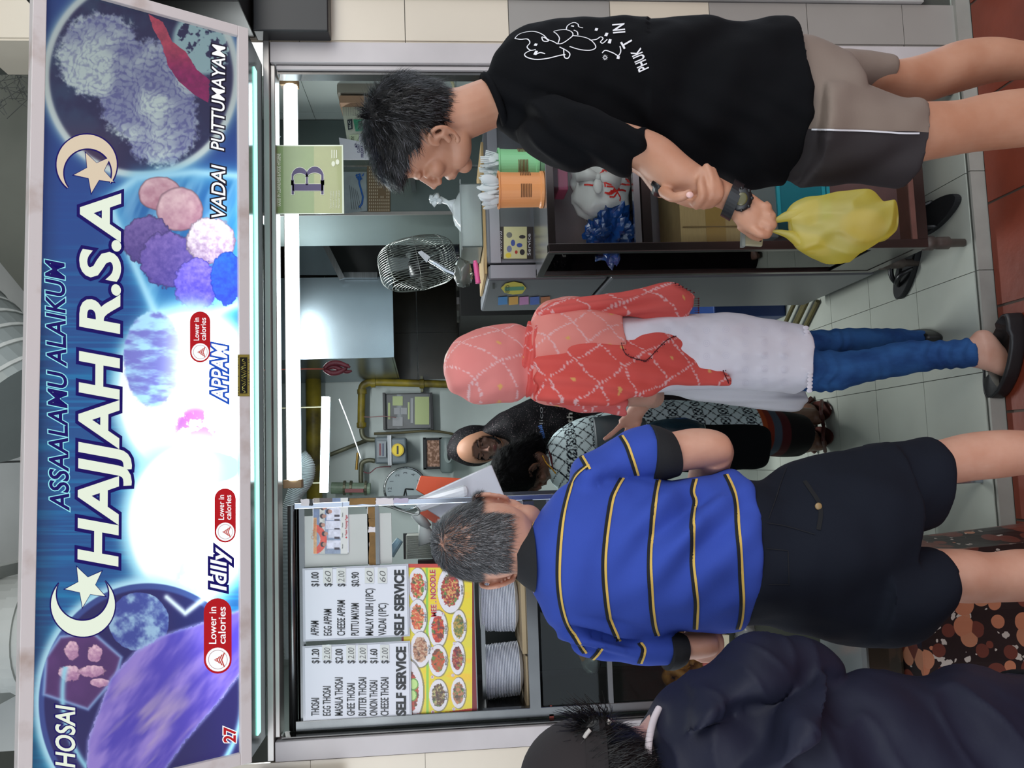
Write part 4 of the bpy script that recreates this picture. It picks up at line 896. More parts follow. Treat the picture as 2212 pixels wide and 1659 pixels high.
for k in range(26):
    x, y = r5.uniform(1295, 1360), r5.uniform(352, 420); ang = r5.uniform(0, 3.1)
    for j in range(r5.choice((2, 3, 4))):
        x2, y2 = x+9*math.cos(ang), y+7*math.sin(ang); stroke(bv_, [(x, y), (x2, y2)], .005, a, .0016, 2); x, y = x2, y2; ang += r5.uniform(-1.2, 1.2)
a.build('red_print', M('bag_red', (200, 36, 30), .5), t)
t = thing('plastic_bag', 'crumpled shiny blue plastic bag on the upper cabinet shelf', 'bag', tuple(P(1300, 500, .1)))
c = P(1300, 500, .10); c.z = zsf+.06; a = A(); a.ball(c, (.085, .05, .06), n=40, dis=.6, ds=3.3, seed=9); a.ball(c+Vector((-.01, .01, .035)), (.05, .03, .04), n=24, dis=.8, ds=3, seed=2); a.build('bag', M('blue_film', (28, 70, 140), .18, var=.5, vs=26, coat=.5, bump=1.0, bs=40), t, smooth=False)
t = thing('cardboard_box', 'brown taped cardboard box in the lower part of the display cabinet', 'box', (.8, .15, .7))
a_, b_ = P(1472, 527, .05), P(1605, 400, .05); bx0 = max(a_.x, GX0+.03)
A().box(bx0, GX1-.04, .05, .28, b_.z, a_.z).build('carton', m_board, t, bevel=.002)
a_, b_ = P(1527, 527, .05), P(1562, 400, .05); A().box(bx0+.001, GX1-.041, .0485, .051, b_.z, a_.z).build('tape', M('brown_tape', (160, 128, 72), .3, coat=.3), t)
zz = P(1540, 480, .05); xx = P(1540, 491, .05).x; A().box(xx, xx+.003, .047, .051, P(1604, 480, .05).z, P(1474, 480, .05).z).build('fold', M('fold_dark', (120, 96, 58), .7), t)
A().box(bx0, GX1-.04, .06, .27, P(1472, 480, .05).z, P(1472, 480, .05).z+.003).build('flap', M('carton_dark', (120, 100, 66), .8), t)
zsup = P(1605, 480, .05).z
A().box(GX0+.02, GX1-.02, .03, .30, zsup-.006, zsup).build('lower_shelf', m_steeld, [o for o in bpy.data.objects if o.name == 'display_cabinet'][0])
t = thing('crate', 'grey plastic crate between the box and the turquoise tray', 'crate', (.9, .15, .45))
a_, b_ = P(1612, 520, .06), P(1676, 400, .06); A().box(a_.x+.01, GX1-.05, .06, .28, b_.z, a_.z).build('shell', M('crate_grey', (104, 112, 114), .5), t, bevel=.004)
t = thing('plastic_tray', 'turquoise plastic tray on the floor of the display cabinet', 'tray', (.9, .15, .3))
a_, b_ = P(1682, 470, .06), P(1790, 400, .06); A().box(a_.x, GX1-.04, .06, .27, b_.z, a_.z).build('shell', M('turquoise', (18, 120, 136), .4), t, bevel=.004)
for X in (1682, 1780, 1790): q = P(X, 450, .055); A().box(a_.x-.004, GX1-.038, .052, .28, q.z-.006, q.z+.004).build('rim', M('turquoise_light', (40, 160, 178), .4), t)
a_, b_ = P(1792, 524, .07), P(1955, 400, .07); o = A().box(a_.x+.005, GX1-.035, .07, .26, b_.z, a_.z-.002).box(a_.x+.02, a_.x+.12, .068, .07, a_.z-.05, a_.z-.004).build('wooden_box', M('purple_brown', (112, 78, 78), .6, var=.25, vs=10), bevel=.003); tag(o, 'dusty brown wooden box at the bottom of the display cabinet', 'box')

# cutlery tubs
def tub(label, Yc, y, X0_, X1_, wpx, m, name):
    bc = P(X1_, Yc, y); bc.z = GZ1+.001; tc_ = P(X0_, Yc, y); h = tc_.z-bc.z; r = wpx/2*(y+CD)/FPX*1.02
    t = thing(name, label, 'tub', tuple(bc))
    A().lathe([(.0, 0), (r*1.04, 0), (r*1.04, .008), (r*.97, .012), (r*.98, h*.7), (r*1.0, h-.006), (r*1.06, h-.005), (r*1.07, h), (r*.96, h), (r*.93, .02), (0, .02)], bc, 36).build('pot', m, t, smooth=False)
    a = A()
    for zz in (.30, .335, .37, .405, .44, .475, .51):
        for a0 in (-2.3, -.95):
            pts = [bc+Vector((r*1.0*math.cos(q), r*1.0*math.sin(q), h*zz)) for q in np.linspace(a0, a0+.75, 9)]; a.tube(pts, .0014, 5)
    a.build('vent_ribs', M(name+'_dark', tuple(int(q*.55) for q in ((214, 140, 80) if 'orange' in label else (120, 190, 130))), .5), t); return bc, r, h
bo, ro, ho = tub('orange plastic tub of spoons on the display cabinet', 410, .07, 1075, 1172, 77, M('orange_tub', (222, 150, 92), .4), 'cutlery_tub')
bg_, rg, hg = tub('mint green plastic tub of forks behind the orange one', 358, .16, 1075, 1166, 72, M('green_tub', (138, 206, 150), .4), 'cutlery_tub')
m_sp = Mfilm('spoon_white', (236, 242, 244), .93, .2, .2, .3)
def spoon(fork):
    a = A(); a.tube([(0, 0, 0), (0, 0, .10)], .0025, 6)
    if not fork: a.ball((0, 0, .125), (.016, .005, .028), n=12)
    else:
        a.ball((0, 0, .108), (.013, .003, .012), n=10)
        for k in range(4): a.box(-.0125+.0072*k, -.0088+.0072*k, -.001, .001, .112, .145)
    return a
for (fk, c, r, h, n_, lab, grp) in ((0, bo, ro, ho, 15, 'white plastic spoon standing bowl up in the orange tub', 'plastic spoons in the orange tub'), (1, bg_, rg, hg, 14, 'white plastic fork standing prongs up in the green tub', 'plastic forks in the green tub')):
    base = None
    for k in range(n_):
        if base is None: base = o = spoon(fk).build('plastic_fork' if fk else 'plastic_spoon', m_sp, smooth=not fk)
        else: o = base.copy(); COL.objects.link(o)
        q = random.uniform(0, 6.28); rr_ = r*.6*math.sqrt(random.random()); o.location = c+Vector((rr_*math.cos(q), rr_*math.sin(q), h-.095+random.uniform(-.012, .012)))
        o.rotation_euler = (random.uniform(-.22, .22), (random.uniform(-.3, .3)), random.uniform(0, 3)); tag(o, lab, 'cutlery', grp)

# ---------------- left serving unit ----------------
t = thing('serving_unit', 'steel and glass serving unit at the left of the stall', 'counter', (-.4, .2, 0)); unit = t
UY = .05
m_us = M('unit_steel', (120, 122, 122), .24, .95, var=.3, vs=4)
LX0 = -.703; LX1 = P(870, 1083, UY).x
A().box(LX0, LX0+.027, .03, .055, .55, 2.0).build('post', m_us, t, bevel=.002); A().box(LX1-.010, LX1+.006, .04, .06, .0, 2.0).build('post', M('post_bright', (176, 182, 192), .18, .95), t, bevel=.002)
A().box(LX0, LX0+.02, .45, .47, .0, 2.0).build('post', m_us, t); A().box(LX1-.02, LX1, .45, .47, .0, 2.0).build('post', m_us, t)
for k in range(8): A().box(LX1-.034, LX1-.011, .045, .058, 1.30-.13*k-.126, 1.30-.13*k).build('panel', M('slate_strip', (92, 100, 130), .3), t)
zt_ = P(632, 1300, UY).z
rod('top_bar', [(LX0, UY, zt_), (LX1, UY, zt_)], .012, m_us, t, 16)
A().box(LX0+.02, LX1, .045, .06, zt_-.035, zt_-.014).build('top_frame', m_us, t); A().box(LX0+.02, LX1, .045, .47, zt_-.02, zt_-.014).build('top_plate', m_steeld, t)
zsh = P(1144, 1500, UY).z
A().box(LX0+.02, LX1-.012, .03, .46, zsh-.006, zsh).build('shelf', m_us, t); A().box(LX0+.02, LX1-.012, .026, .034, zsh-.028, zsh+.002).build('shelf_lip', m_us, t)
zp = P(1022, 1500, UY).z; A().box(LX0+.026, LX1-.012, .042, .056, zp-.012, zp+.002).build('rail', m_us, t)
A().box(LX0+.026, LX1-.05, .14, .15, zp-.042, zp-.03).build('rail', m_us, t)
z3 = P(1313, 1500, UY).z; A().box(LX0+.026, LX1-.012, .03, .045, z3-.012, z3+.002).build('rail', m_us, t)
z2 = P(1172, 1500, UY).z
gd = Mglass('unit_glass', (226, 232, 230), .3)
A().box(LX0+.027, LX1-.036, .036, .039, z3, z2).build('glass_pane', gd, t); A().box(LX0+.027, LX1-.036, .036, .039, .86, z3-.014).build('glass_pane', gd, t)
A().box(LX0+.02, LX1-.02, .455, .46, .8, P(1000, 1400, .45).z).build('back_panel', M('unit_back', (58, 66, 66), .6, var=.2, vs=4), t)
A().box(LX0+.004, LX0+.010, .06, .45, .8, 2.0).build('side_panel', m_steeld, t)
A().box(LX0+.02, LX1-.02, .05, .45, .80, .83).build('counter_plate', m_us, t)
A().box(LX0+.0, LX1-.03, .06, .45, .30, .79).build('lower_cupboard', M('olive_cupboard', (56, 60, 50), .5, .2), t)
# white backing board and poster, menus
mp2 = plane_place((0, UY-.003, 0), (0, 1, 0))
def pbox(x0, x1, ya, yb, y0, y1): return fbx(x0, x1, ya, yb, y0, y1)
pbox(658, 845, 1108, 1225, .046, .052).build('white_board', M('old_white_board', (190, 192, 188), .5, var=.08, vs=6), t)
a = A()
for (x0, x1, ya, yb, mi) in ((650, 668, 1078, 1092, 0), (668, 675, 1078, 1092, 3), (755, 812, 1076, 1090, 1), (812, 850, 1076, 1090, 0), (850, 882, 1076, 1086, 2), (795, 815, 1095, 1120, 1), (797, 816, 1120, 1138, 1), (796, 815, 1138, 1150, 0), (797, 816, 1150, 1220, 1), (798, 812, 1172, 1196, 0)):
    r6 = random.Random(int(x0+ya)); pts = []
    for (u, v, u2, v2) in ((x0, ya, x1, ya), (x1, ya, x1, yb), (x1, yb, x0, yb), (x0, yb, x0, ya)):
        for k in range(4): pts.append((u+(u2-u)*k/4+r6.uniform(-1.2, 1.2), v+(v2-v)*k/4+r6.uniform(-1, 1)))
    poly(A(), pts, plane_place((0, .036 if yb <= 1093 else .044, 0), (0, 1, 0)), .0006*(mi+1)).build('torn_sticker', (M('torn_white', (214, 206, 208), .6), M('torn_brown', (132, 98, 50), .7, var=.3, vs=40), M('torn_lilac', (180, 170, 190), .6), m_inkb)[mi], t)

pbox(795, 817, 1094, 1222, .046, .056).build('cross_strip', M('strip_white', (200, 196, 196), .5), t)
pbox(812, 818, 1092, 1222, .04, .05).build('strip_edge', m_us, t)
# photo poster with six people
tp = thing('team_poster', 'small printed team photo poster on the white board', 'poster', tuple(P(715, 1135, .044)))
def art_team(s, T, X, Y):
    c = np.zeros(X.shape+(3,)); c[:] = (112, 128, 160); n = fbm(X, Y, 6, 3, 2)
    c = mixc(c, (150, 160, 176), (Y > 1140)*.6); c = mixc(c, (190, 190, 184), (X > 690)*(X < 702)*1.0)
    c = mixc(c, (84, 74, 72), (Y < 1100)*1.0*(X < 718)); c = mixc(c, (150, 140, 130), (Y < 1098)*(X < 690)*1.)
    d = np.hypot((X-672), (Y-1165)); c = mixc(c, (206, 80, 66), ((d > 20) & (d < 34) & (X > 676))*1.0); c = mixc(c, (214, 160, 100), ((X < 684) & (Y > 1118))*(.8))
    for (x, y) in ((700, 1097), (699, 1115), (697, 1134), (703, 1153), (700, 1176), (712, 1105)):
        c = mixc(c, (206, 206, 220), ((X > x+6) & (X < 736) & (np.abs(Y-y) < 9))*1.0)
        c = mixc(c, (46, 38, 44), (np.hypot((X-x+3)/5, (Y-y)/5.5) < 1)*1.); c = mixc(c, (176, 128, 110), (np.hypot((X-x-1)/4.5, (Y-y)/4.2) < 1)*1.); c = mixc(c, (60, 50, 60), ((X > 722) & (X < 734) & (np.abs(Y-y-9) < 2.4))*1.)
    c *= (.88+.24*n)[..., None]; c[X > 736] = (206, 206, 202); return c
artpanel('print', [(677, 1076), (751, 1076), (751, 1196), (677, 1196)], plane_place((0, .0405, 0), (0, 1, 0)), 110, 150, art_team, vmat('poster_print', .35, coat=.3), tp)
a = A(); tpp = plane_place((0, .0395, 0), (0, 1, 0)); text(a, 'Team Tanjong Pagar', (750, 1157), (750, 1112), 5, tpp, .012, 0, 0, 0, 0); disc(a, 748, 1161, 2, 2, tpp, 0, 0, 10)
for y in (1090, 1112, 1134, 1156, 1180): text(a, 'Member', (741, y+5), (741, y-5), 2.6, tpp, 0, 0, 0, 1, 0)
text(a, 'Celebration', (678, 1165), (684, 1122), 7, tpp, .0, 0, .3, 2, 0)
a.build('lettering', [M('team_red', (186, 40, 60), .5), m_inkb, M('team_tan', (196, 130, 90), .5)], tp)
pbox(676.5, 751.5, 1075, 1197, .041, .046).build('backing', m_paper, tp)
# menus
def menu(label, ya, yb, x0, x1, rows, pad):
    t = thing('price_list', label, 'menu', tuple(P((x0+x1)/2, (ya+yb)/2, .03))); y = .030
    pbox(x0-5, x1+4, ya-4, yb+4, y+.002, y+.004).build('sleeve', M('sleeve', (176, 178, 186), .15, coat=.8), t); pbox(x0, x1, ya, yb, y, y+.002).build('sheet', m_paper, t)
    pl = plane_place((0, y-.0012, 0), (0, 1, 0)); a = A(); n = len(rows)
    for k, (nm, pr, hand, X) in enumerate(rows):
        w_ = len(nm)*6.35; text(a, nm, (X, yb-9), (X, yb-9-w_), 17, pl, .012, 0, 0, 0)
        ph = len(pr)*6.2; text(a, pr, (X, yb-pad), (X, yb-pad-ph), 16, pl, .012, 0, 0, 0)
        if hand:
            q = yb-pad-10; sheet(a, [(X-18, q-30), (X+2, q-30), (X+2, q+3), (X-18, q+3)], pl, .0008, 1); text(a, hand, (X-1, q), (X-1, q-24), 13, pl, -.01, 0, .2, 2, .0014)
    text(a, 'SELF SERVICE', (x1-6, yb-9), (x1-6, ya+9), 21, pl, .045, 0, 0, 0)
    a.build('lettering', [m_inkb, M('tape_white', (206, 208, 204), .4), M('pen', (84, 84, 84), .5)], t); return t
menu('white printed price list of thosai, left of the two', 1388, 1555, 660, 882, [('THOSAI', '$1.20', '', 689), ('EGG THOSAI', '$', '2.00', 714), ('MASALA THOSAI', '$2.00', '', 740), ('GHEE THOSAI', '$', '2.00', 766), ('BUTTER THOSAI', '$', '2.00', 791), ('ONION THOSAI', '$1.60', '', 815), ('CHEESE THOSAI', '$', '2.00', 839)], 122)
menu('white printed price list of appam, right of the two', 1222, 1382, 660, 878, [('APPAM', '$1.00', '', 688), ('EGG APPAM', '$1.', '60', 716), ('CHEESE APPAM', '$', '2.00', 745), ('PUTTU MAYAM', '$0.90', '', 775), ('MALAY KUIH (1PC)', '', '60', 806), ('VADAI (1PC)', '', '60', 834)], 115)
# noodle poster
np_ = thing('noodle_poster', 'yellow printed poster of numbered noodle dishes under the price lists', 'poster', tuple(P(945, 1380, .045)))
dishes = [(902, 1265, 38, 20, 0), (902, 1333, 38, 20, 1), (908, 1403, 38, 22, 2), (946, 1359, 40, 20, 3), (973, 1274, 50, 28, 4), (946, 1427, 34, 20, 5), (991, 1353, 35, 16, 6), (988, 1422, 35, 16, 7), (947, 1502, 34, 20, 8), (990, 1497, 33, 16, 9), (878, 1495, 70, 36, 10)]
dcol = [((196, 52, 30), (226, 190, 120)), ((206, 84, 44), (226, 170, 110)), ((196, 160, 130), (150, 90, 60)), ((176, 34, 14), (222, 90, 20)), ((160, 30, 24), (214, 160, 90)), ((196, 74, 24), (150, 90, 20)), ((186, 150, 60), (90, 110, 40)), ((150, 20, 26), (180, 120, 70)), ((96, 60, 40), (180, 170, 110)), ((190, 120, 80), (110, 100, 60)), ((170, 70, 20), (200, 40, 20))]
def art_noodle(s, T, X, Y):
    c = np.zeros(X.shape+(3,)); c[:] = (226, 206, 20); n = fbm(X, Y, (30, 16), 3, 6); c = mixc(c, (240, 186, 20), sst(.45, .7, n)*.7); c = mixc(c, (210, 204, 60), sst(.6, .8, fbm(X, Y, 40, 2, 8))*.6)
    c = mixc(c, (130, 196, 60), (np.abs(X-922-(Y-1215)*.005) < 2.6)*.9); n2 = fbm(X, Y, 3.2, 3, 5); n3 = fbm(X, Y, 5, 3, 15); gr = fbm(X, Y, 7, 2, 25)
    for (x, y, ry, rx, k) in dishes:
        q = np.hypot((X-x)/rx, (Y-y)/ry); c = mixc(c, (100, 96, 90), (np.hypot((X-x-1.5)/rx, (Y-y)/ry) < 1.06)*.7); c = mixc(c, (222, 218, 222), (q < 1)*1.); f = (q+(n2-.5)*.22 < .72)
        fc_ = mixc(np.zeros(X.shape+(3,))+np.array(dcol[k][0], float), dcol[k][1], sst(.45, .65, n2)); fc_ = mixc(fc_, (84, 130, 40), sst(.64, .7, n3)*(k != 2)); fc_ = mixc(fc_, (40, 24, 20), sst(.42, .3, gr)*.5); c = np.where(f[..., None], fc_, c)
        if k == 10:
            for (u, v) in ((893, 1478), (890, 1502), (876, 1462)): c = mixc(c, (96, 150, 60), (np.hypot((X-u)/11, (Y-v)/13) < 1)*1.); c = mixc(c, (186, 220, 130), (np.hypot((X-u)/8.5, (Y-v)/10.5) < 1)*1.)
    c = mixc(c, (190, 52, 30), ((Y < 1226-.0*(X-880)) | (Y > 1541-((X-890)/120)**2*10))*1.); return c
artpanel('print', [(872, 1218), (1020, 1218), (1020, 1548), (872, 1548)], plane_place((0, .0395, 0), (0, 1, 0)), 170, 380, art_noodle, vmat('noodle_print', .3, coat=.4), np_)
a = A(); npl = plane_place((0, .0385, 0), (0, 1, 0)); text(a, 'MEE . NOODLE', (943, 1332), (940, 1231), 12, npl, .05, 0, 0, 1, 0); text(a, 'MEE . NOODLE', (943, 1332), (940, 1231), 12, npl, .015, 0, 0, 0, .0006)
for (x, y, ry, rx, k) in dishes[:10]:
    text(a, '$4/$6/$7', (x+rx-1, y+10), (x+rx-1, y-10), 4, npl, .0, 0, 0, 2, 0); nn = {3: '10', 4: '14', 5: '9', 6: '13', 7: '12', 8: '8', 9: '11'}.get(k)
    if nn: disc(a, x-rx*.6, y+ry*1.05, 3.6, 3.6, npl, 0, 1, 12); text(a, nn, (x-rx*.6+1.8, y+ry*1.05+2), (x-rx*.6+1.8, y+ry*1.05-2), 3.6, npl, 0, 0, 0, 0, .0006)
a.build('lettering', [M('pr_red', (190, 30, 30), .5), m_paper, m_inkb], np_)
pbox(871, 1021, 1217, 1549, .0405, .044).build('backing', m_red_p, np_)
# foam plates
zp0 = zsh+.0005
wb_ = A().box(P(1140, 1400, .15).x, P(1140, 1245, .15).x, .08, .34, zp0, zp0+.012).box(P(1150, 1530, .15).x, P(1150, 1405, .15).x, .08, .34, zp0, zp0+.004).build('wooden_board', M('pale_wood', (170, 150, 118), .7, var=.15)); tag(wb_, 'pale wooden board under the foam plates on the steel shelf', 'board')
m_foam = M('foam_white', (226, 230, 240), .45)
def plate(c, r): return A().lathe([(0, .001), (r*.62, .001), (r*.70, .003), (r*.99, .0125), (r, .0135), (r*.985, .0145), (r*.70, .0052), (r*.62, .003), (0, .003)], c, 32)
for k, (Yc, z_, n_, pos) in enumerate(((1443, zp0+.0045, 22, 'left'), (1302, zp0+.0125, 22, 'right'))):
    base = None; r = .077 if k == 0 else .083
    cc = P(1110, Yc, .20)
    for j in range(n_):
        if base is None:
            base = o = plate((0, 0, 0), r).build('foam_plate', m_foam, smooth=False)
        else: o = base.copy(); COL.objects.link(o)
        o.location = (cc.x+random.uniform(-.0012, .0012)+.0003*j*(1 if k else -1), .20+random.uniform(-.001, .001), z_+.0046*j)
        tag(o, ('topmost white foam plate of the %s stack on the steel shelf' if j == n_-1 else 'lowest white foam plate of the %s stack on the steel shelf' if j == 0 else 'white foam plate inside the %s stack on the steel shelf') % pos, 'plate', 'foam plates in the %s stack' % pos)
# items seen through the unit
t = thing('folder_stack', 'stack of pale folded paper slips in a rack left of the clock', 'papers', tuple(P(900, 1180, .6)))
for k in range(24):
    a_, b_ = P(878, 1205-2.1*k, .6), P(934, 1203.6-2.1*k, .6); A().box(a_.x, P(878, 1203.9-2.1*k, .6).x, .56, .66, b_.z, a_.z).build('slip', M('slip_cream', (182, 186, 178), .6), t)
pbox(872, 936, 1150, 1208, .665, .68).build('rack', m_steeld, t)
qz = P(935.5, 1180, .6).z; A().box(P(936, 1214, .6).x, P(936, 1100, .6).x, .45, .69, qz-.012, qz-.0005).build('ledge', m_steeld, unit); A().box(P(936, 1214, .5).x-.01, P(936, 1208, .5).x, .48, .52, .83, 1.68).build('post', m_steeld, unit)
t = thing('reserved_sign', 'yellow reserved sign partly hidden by the grey-haired man', 'sign', tuple(P(960, 1165, .5)))
pbox(936, 1075, 1122, 1208, .5, .51).build('plate', M('sign_yellow', (190, 184, 44), .4), t)
a = A(); rp_ = plane_place((0, .499, 0), (0, 1, 0)); text(a, 'RESERVED', (960, 1206), (954, 1128), 16, rp_, .0, 0, 0, 0, .001); a.build('lettering', m_inkb, t)
for k, (pts, m, lb) in enumerate(((((818, 1140), (822, 1155), (830, 1178), (820, 1170)), 'blue', 'crumpled blue plastic scrap on the unit ledge'), (((838, 1195), (862, 1165), (866, 1172), (846, 1204)), 'pale', 'pale tube lying slanted on the unit ledge'))):
    c = P(pts[0][0]+6, pts[0][1]+12, .35); a = A()
    if k == 0: a.ball(c, (.035, .02, .02), n=16, dis=.9, ds=3)
    else: a.tube([P(842, 1198, .4), P(864, 1166, .4)], [.016, .012], 12)
    tag(a.build('plastic_scrap' if k == 0 else 'tube_bottle', M('scrap_'+m, (30, 70, 170) if m == 'blue' else (150, 186, 200), .3)), lb, 'scrap' if k == 0 else 'tube')
c = P(925, 1140, .45); a = A(); a.tube([c+Vector((-.05, 0, .0)), c+Vector((.02, .01, .02))], [.035, .012], 12).tube([c, c+Vector((.05, 0, .04))], [.014, .02], 10); o = a.build('paper_cone', M('paper_cone', (190, 196, 196), .6), smooth=True); tag(o, 'rolled white paper beside the paper slips', 'paper')
rod_o = rod('wire_hook', curve_pts([tuple(P(x, y, .1)) for x, y in ((805, 1086), (796, 1090), (792, 1098), (800, 1090), (830, 1092), (870, 1104), (900, 1112), (906, 1104), (900, 1096))], 30), .003, m_wire, None, 6); tag(rod_o, 'bent steel wire hook on the unit beside the clock', 'hook')
# white foam box stack + orange bags
t = thing('plastic_bag_pack', 'tilted pack of white plastic bags hanging beside the hijab-wearing cook', 'bags', tuple(P(985, 1060, .32)))
q = [P(892, 1082, .30), P(1062, 1004, .30), P(1100, 1095, .30), P(1000, 1150, .30)]
for k in range(7): A().quadbox(*[p_+Vector((0, .009*k, 0)) for p_ in q], (0, .0075, 0)).build('bag', M('bag_white', (206, 210, 220), .25, var=.06, coat=.4), t, bevel=.003)
q = [P(890, 1080, .24), P(1010, 1046, .24), P(1014, 1072, .24), P(905, 1108, .24)]; A().quadbox(*q, (0, .05, 0)).build('rolled_bag', M('bag_white2', (222, 228, 236), .2, var=.08, vs=20, coat=.5), t, bevel=.014)
A().ball(P(905, 1083, .235), (.008, .004, .006), n=8).build('red_tab', M('tab_red', (170, 50, 30), .4), t)
t = thing('orange_bag_pack', 'pack of orange plastic bags behind the white ones', 'bags', tuple(P(950, 1045, .42)))
for k in range(4): A().quadbox(*[p_+Vector((0, .01*k, 0)) for p_ in (P(898, 1058, .4), P(908, 1028, .4), P(1000, 1034, .4), P(985, 1112, .4))], (0, .008, 0)).build('bag', M('bag_orange', (222, 84, 34), .3, var=.15, vs=14), t, bevel=.003)
A().quadbox(*[P(x, y, .41) for x, y in ((905, 1108), (935, 1128), (955, 1135), (955, 1090))], (0, .02, 0)).build('bag', MATS['bag_orange'], t)
# fried food
m_vad = M('fried_vadai', (214, 140, 58), .5, var=.5, vs=40, rgb2=(132, 74, 26), bump=.8, bs=70)
r7 = random.Random(3); zb_ = .832
tr2 = thing('food_pan', 'shallow steel pan holding the vadai in the serving unit', 'pan', (-.55, .2, zb_))
A().box(-.69, -.40, .06, .36, zb_, zb_+.008).box(-.69, -.40, .055, .06, zb_, zb_+.02).build('pan', m_us, tr2)
base = None
for k in range(26):
    if base is None:
        a = A(); n1, n2 = 24, 12; V = []
        for i in range(n1):
            for j in range(n2):
                u = 2*math.pi*i/n1; w_ = 2*math.pi*j/n2; nz = 1+.25*noise.noise(Vector((math.cos(u)*2, math.sin(u)*2, w_))); rr_ = .024+.015*nz*math.cos(w_); V.append((rr_*math.cos(u), rr_*math.sin(u), .013*nz*math.sin(w_)))
        a.add(V, [(i*n2+j, ((i+1) % n1)*n2+j, ((i+1) % n1)*n2+(j+1) % n2, i*n2+(j+1) % n2) for i in range(n1) for j in range(n2)]); base = o = a.build('vadai', m_vad, smooth=True)
    else: o = base.copy(); COL.objects.link(o)
    row = k//7; o.location = (-.672+.030*(k % 7)+.01*row+r7.uniform(-.006, .006), .125+r7.uniform(-.03, .04), zb_+.024+.026*row); o.rotation_euler = (r7.uniform(.4, 1.5), r7.uniform(-.3, .3), r7.uniform(-.8, .8))
    tag(o, 'golden brown ring-shaped vadai in the pile behind the glass', 'fritter', 'vadai piled in the serving unit')
t = thing('curry_puff', 'triangular fried snack in a clear bag on the inner shelf', 'snack', tuple(P(1262, 1425, .2)))
a = A(); c = P(1262, 1418, .2); a.add([c+Vector(q_) for q_ in ((-.03, 0, 0), (.03, 0, .03), (.02, 0, -.03), (0, .03, 0), (0, -.015, 0))], [(0, 1, 4), (1, 2, 4), (2, 0, 4), (1, 0, 3), (2, 1, 3), (0, 2, 3)]); a.build('pastry', M('pastry', (176, 128, 60), .6, var=.2, vs=40), t)
A().ball(c+Vector((-.01, .01, -.02)), (.045, .03, .03), n=16, dis=.4, ds=4).build('bag', m_clear, t, smooth=True)
q_ = P(1187, 1546, .045); o = A().box(q_.x-.004, q_.x+.008, .03, .036, q_.z-.01, q_.z+.002).tube([q_+Vector((.008, -.01, -.004)), q_+Vector((.03, -.01, -.004))], .003, 8).build('latch', M('latch_red', (150, 70, 60), .5)); tag(o, 'small red tipped latch on the left edge of the glass', 'latch')
# counter foods near the blue shirt
t = thing('orange_packet', 'orange and clear plastic packets on the counter behind the blue polo shirt', 'packet', (-.55, -.02, .7))
pc = A(); pc.quadbox(P(1590, 1385, .0), P(1630, 1370, .0), P(1625, 1425, .0), P(1592, 1420, .0), (0, .02, 0)); pc.build('orange_sheet', M('packet_orange', (216, 120, 60), .4), t)
A().ball(P(1612, 1378, .02), (.045, .03, .03), n=20, dis=.4, ds=3).build('clear_lid', m_clear, t, smooth=True)
q3(A(), [(1556, 1372), (1575, 1372), (1575, 1420), (1562, 1420)], .01, .01).build('paper', M('packet_cream', (196, 190, 160), .6), t)
q3(A(), [(1510, 1372), (1552, 1358), (1552, 1440), (1520, 1440)], .02, .01).build('red_bag', M('packet_rose', (150, 76, 66), .5), t)

# low table with patterned cloth at the left
def dots_mat():
    m = bpy.data.materials.new('dot_cloth'); m.use_nodes = True; nt = m.node_tree; b = nt.nodes['Principled BSDF']; tc = nd(nt, 'ShaderNodeTexCoord'); mp = nd(nt, 'ShaderNodeMapping'); mp.inputs['Scale'].default_value = (21, 21, 21); nt.links.new(tc.outputs['Object'], mp.inputs[0])
    v = nd(nt, 'ShaderNodeTexVoronoi'); v.inputs['Scale'].default_value = 1; v.inputs['Randomness'].default_value = .75; nt.links.new(mp.outputs[0], v.inputs[0])
    r = nd(nt, 'ShaderNodeValToRGB'); r.color_ramp.interpolation = 'CONSTANT'; r.color_ramp.elements[0].color = (1, 1, 1, 1); r.color_ramp.elements[1].position = .52; r.color_ramp.elements[1].color = (0, 0, 0, 1); nt.links.new(v.outputs['Distance'], r.inputs[0])
    r2 = nd(nt, 'ShaderNodeValToRGB'); r2.color_ramp.interpolation = 'CONSTANT'; e = r2.color_ramp.elements; e[0].color = lin((96, 48, 38))+(1,); e[1].position = .3; e[1].color = lin((168, 106, 78))+(1,)
    for p_, c_ in ((.5, (104, 52, 40)), (.68, (34, 24, 24)), (.85, (168, 112, 84))): x = e.new(p_); x.color = lin(c_)+(1,)
    sx = nd(nt, 'ShaderNodeSeparateColor'); nt.links.new(v.outputs['Color'], sx.inputs[0]); nt.links.new(sx.outputs[0], r2.inputs[0])
    n = nd(nt, 'ShaderNodeTexNoise'); n.inputs['Scale'].default_value = 1.6; nt.links.new(mp.outputs[0], n.inputs[0]); r3 = nd(nt, 'ShaderNodeValToRGB'); r3.color_ramp.interpolation = 'CONSTANT'; r3.color_ramp.elements[0].color = lin((30, 20, 20))+(1,); r3.color_ramp.elements[1].position = .64; r3.color_ramp.elements[1].color = lin((176, 166, 156))+(1,); nt.links.new(n.outputs[0], r3.inputs[0])
    mx = nd(nt, 'ShaderNodeMix', data_type='RGBA'); nt.links.new(r.outputs[0], mx.inputs[0]); nt.links.new(r3.outputs[0], mx.inputs[6]); nt.links.new(r2.outputs[0], mx.inputs[7]); nt.links.new(mx.outputs[2], b.inputs['Base Color']); b.inputs['Roughness'].default_value = .35; return m
t = thing('cloth_covered_table', 'low table covered with a brown dotted plastic cloth at the bottom left', 'table', (-.5, -.25, -.045))
zt2 = P(1835, 1400, -.08).z
A().box(-.98, -.26, -.42, -.10, zt2-.03, zt2-.004).build('top', M('ply', (120, 96, 70), .7), t)
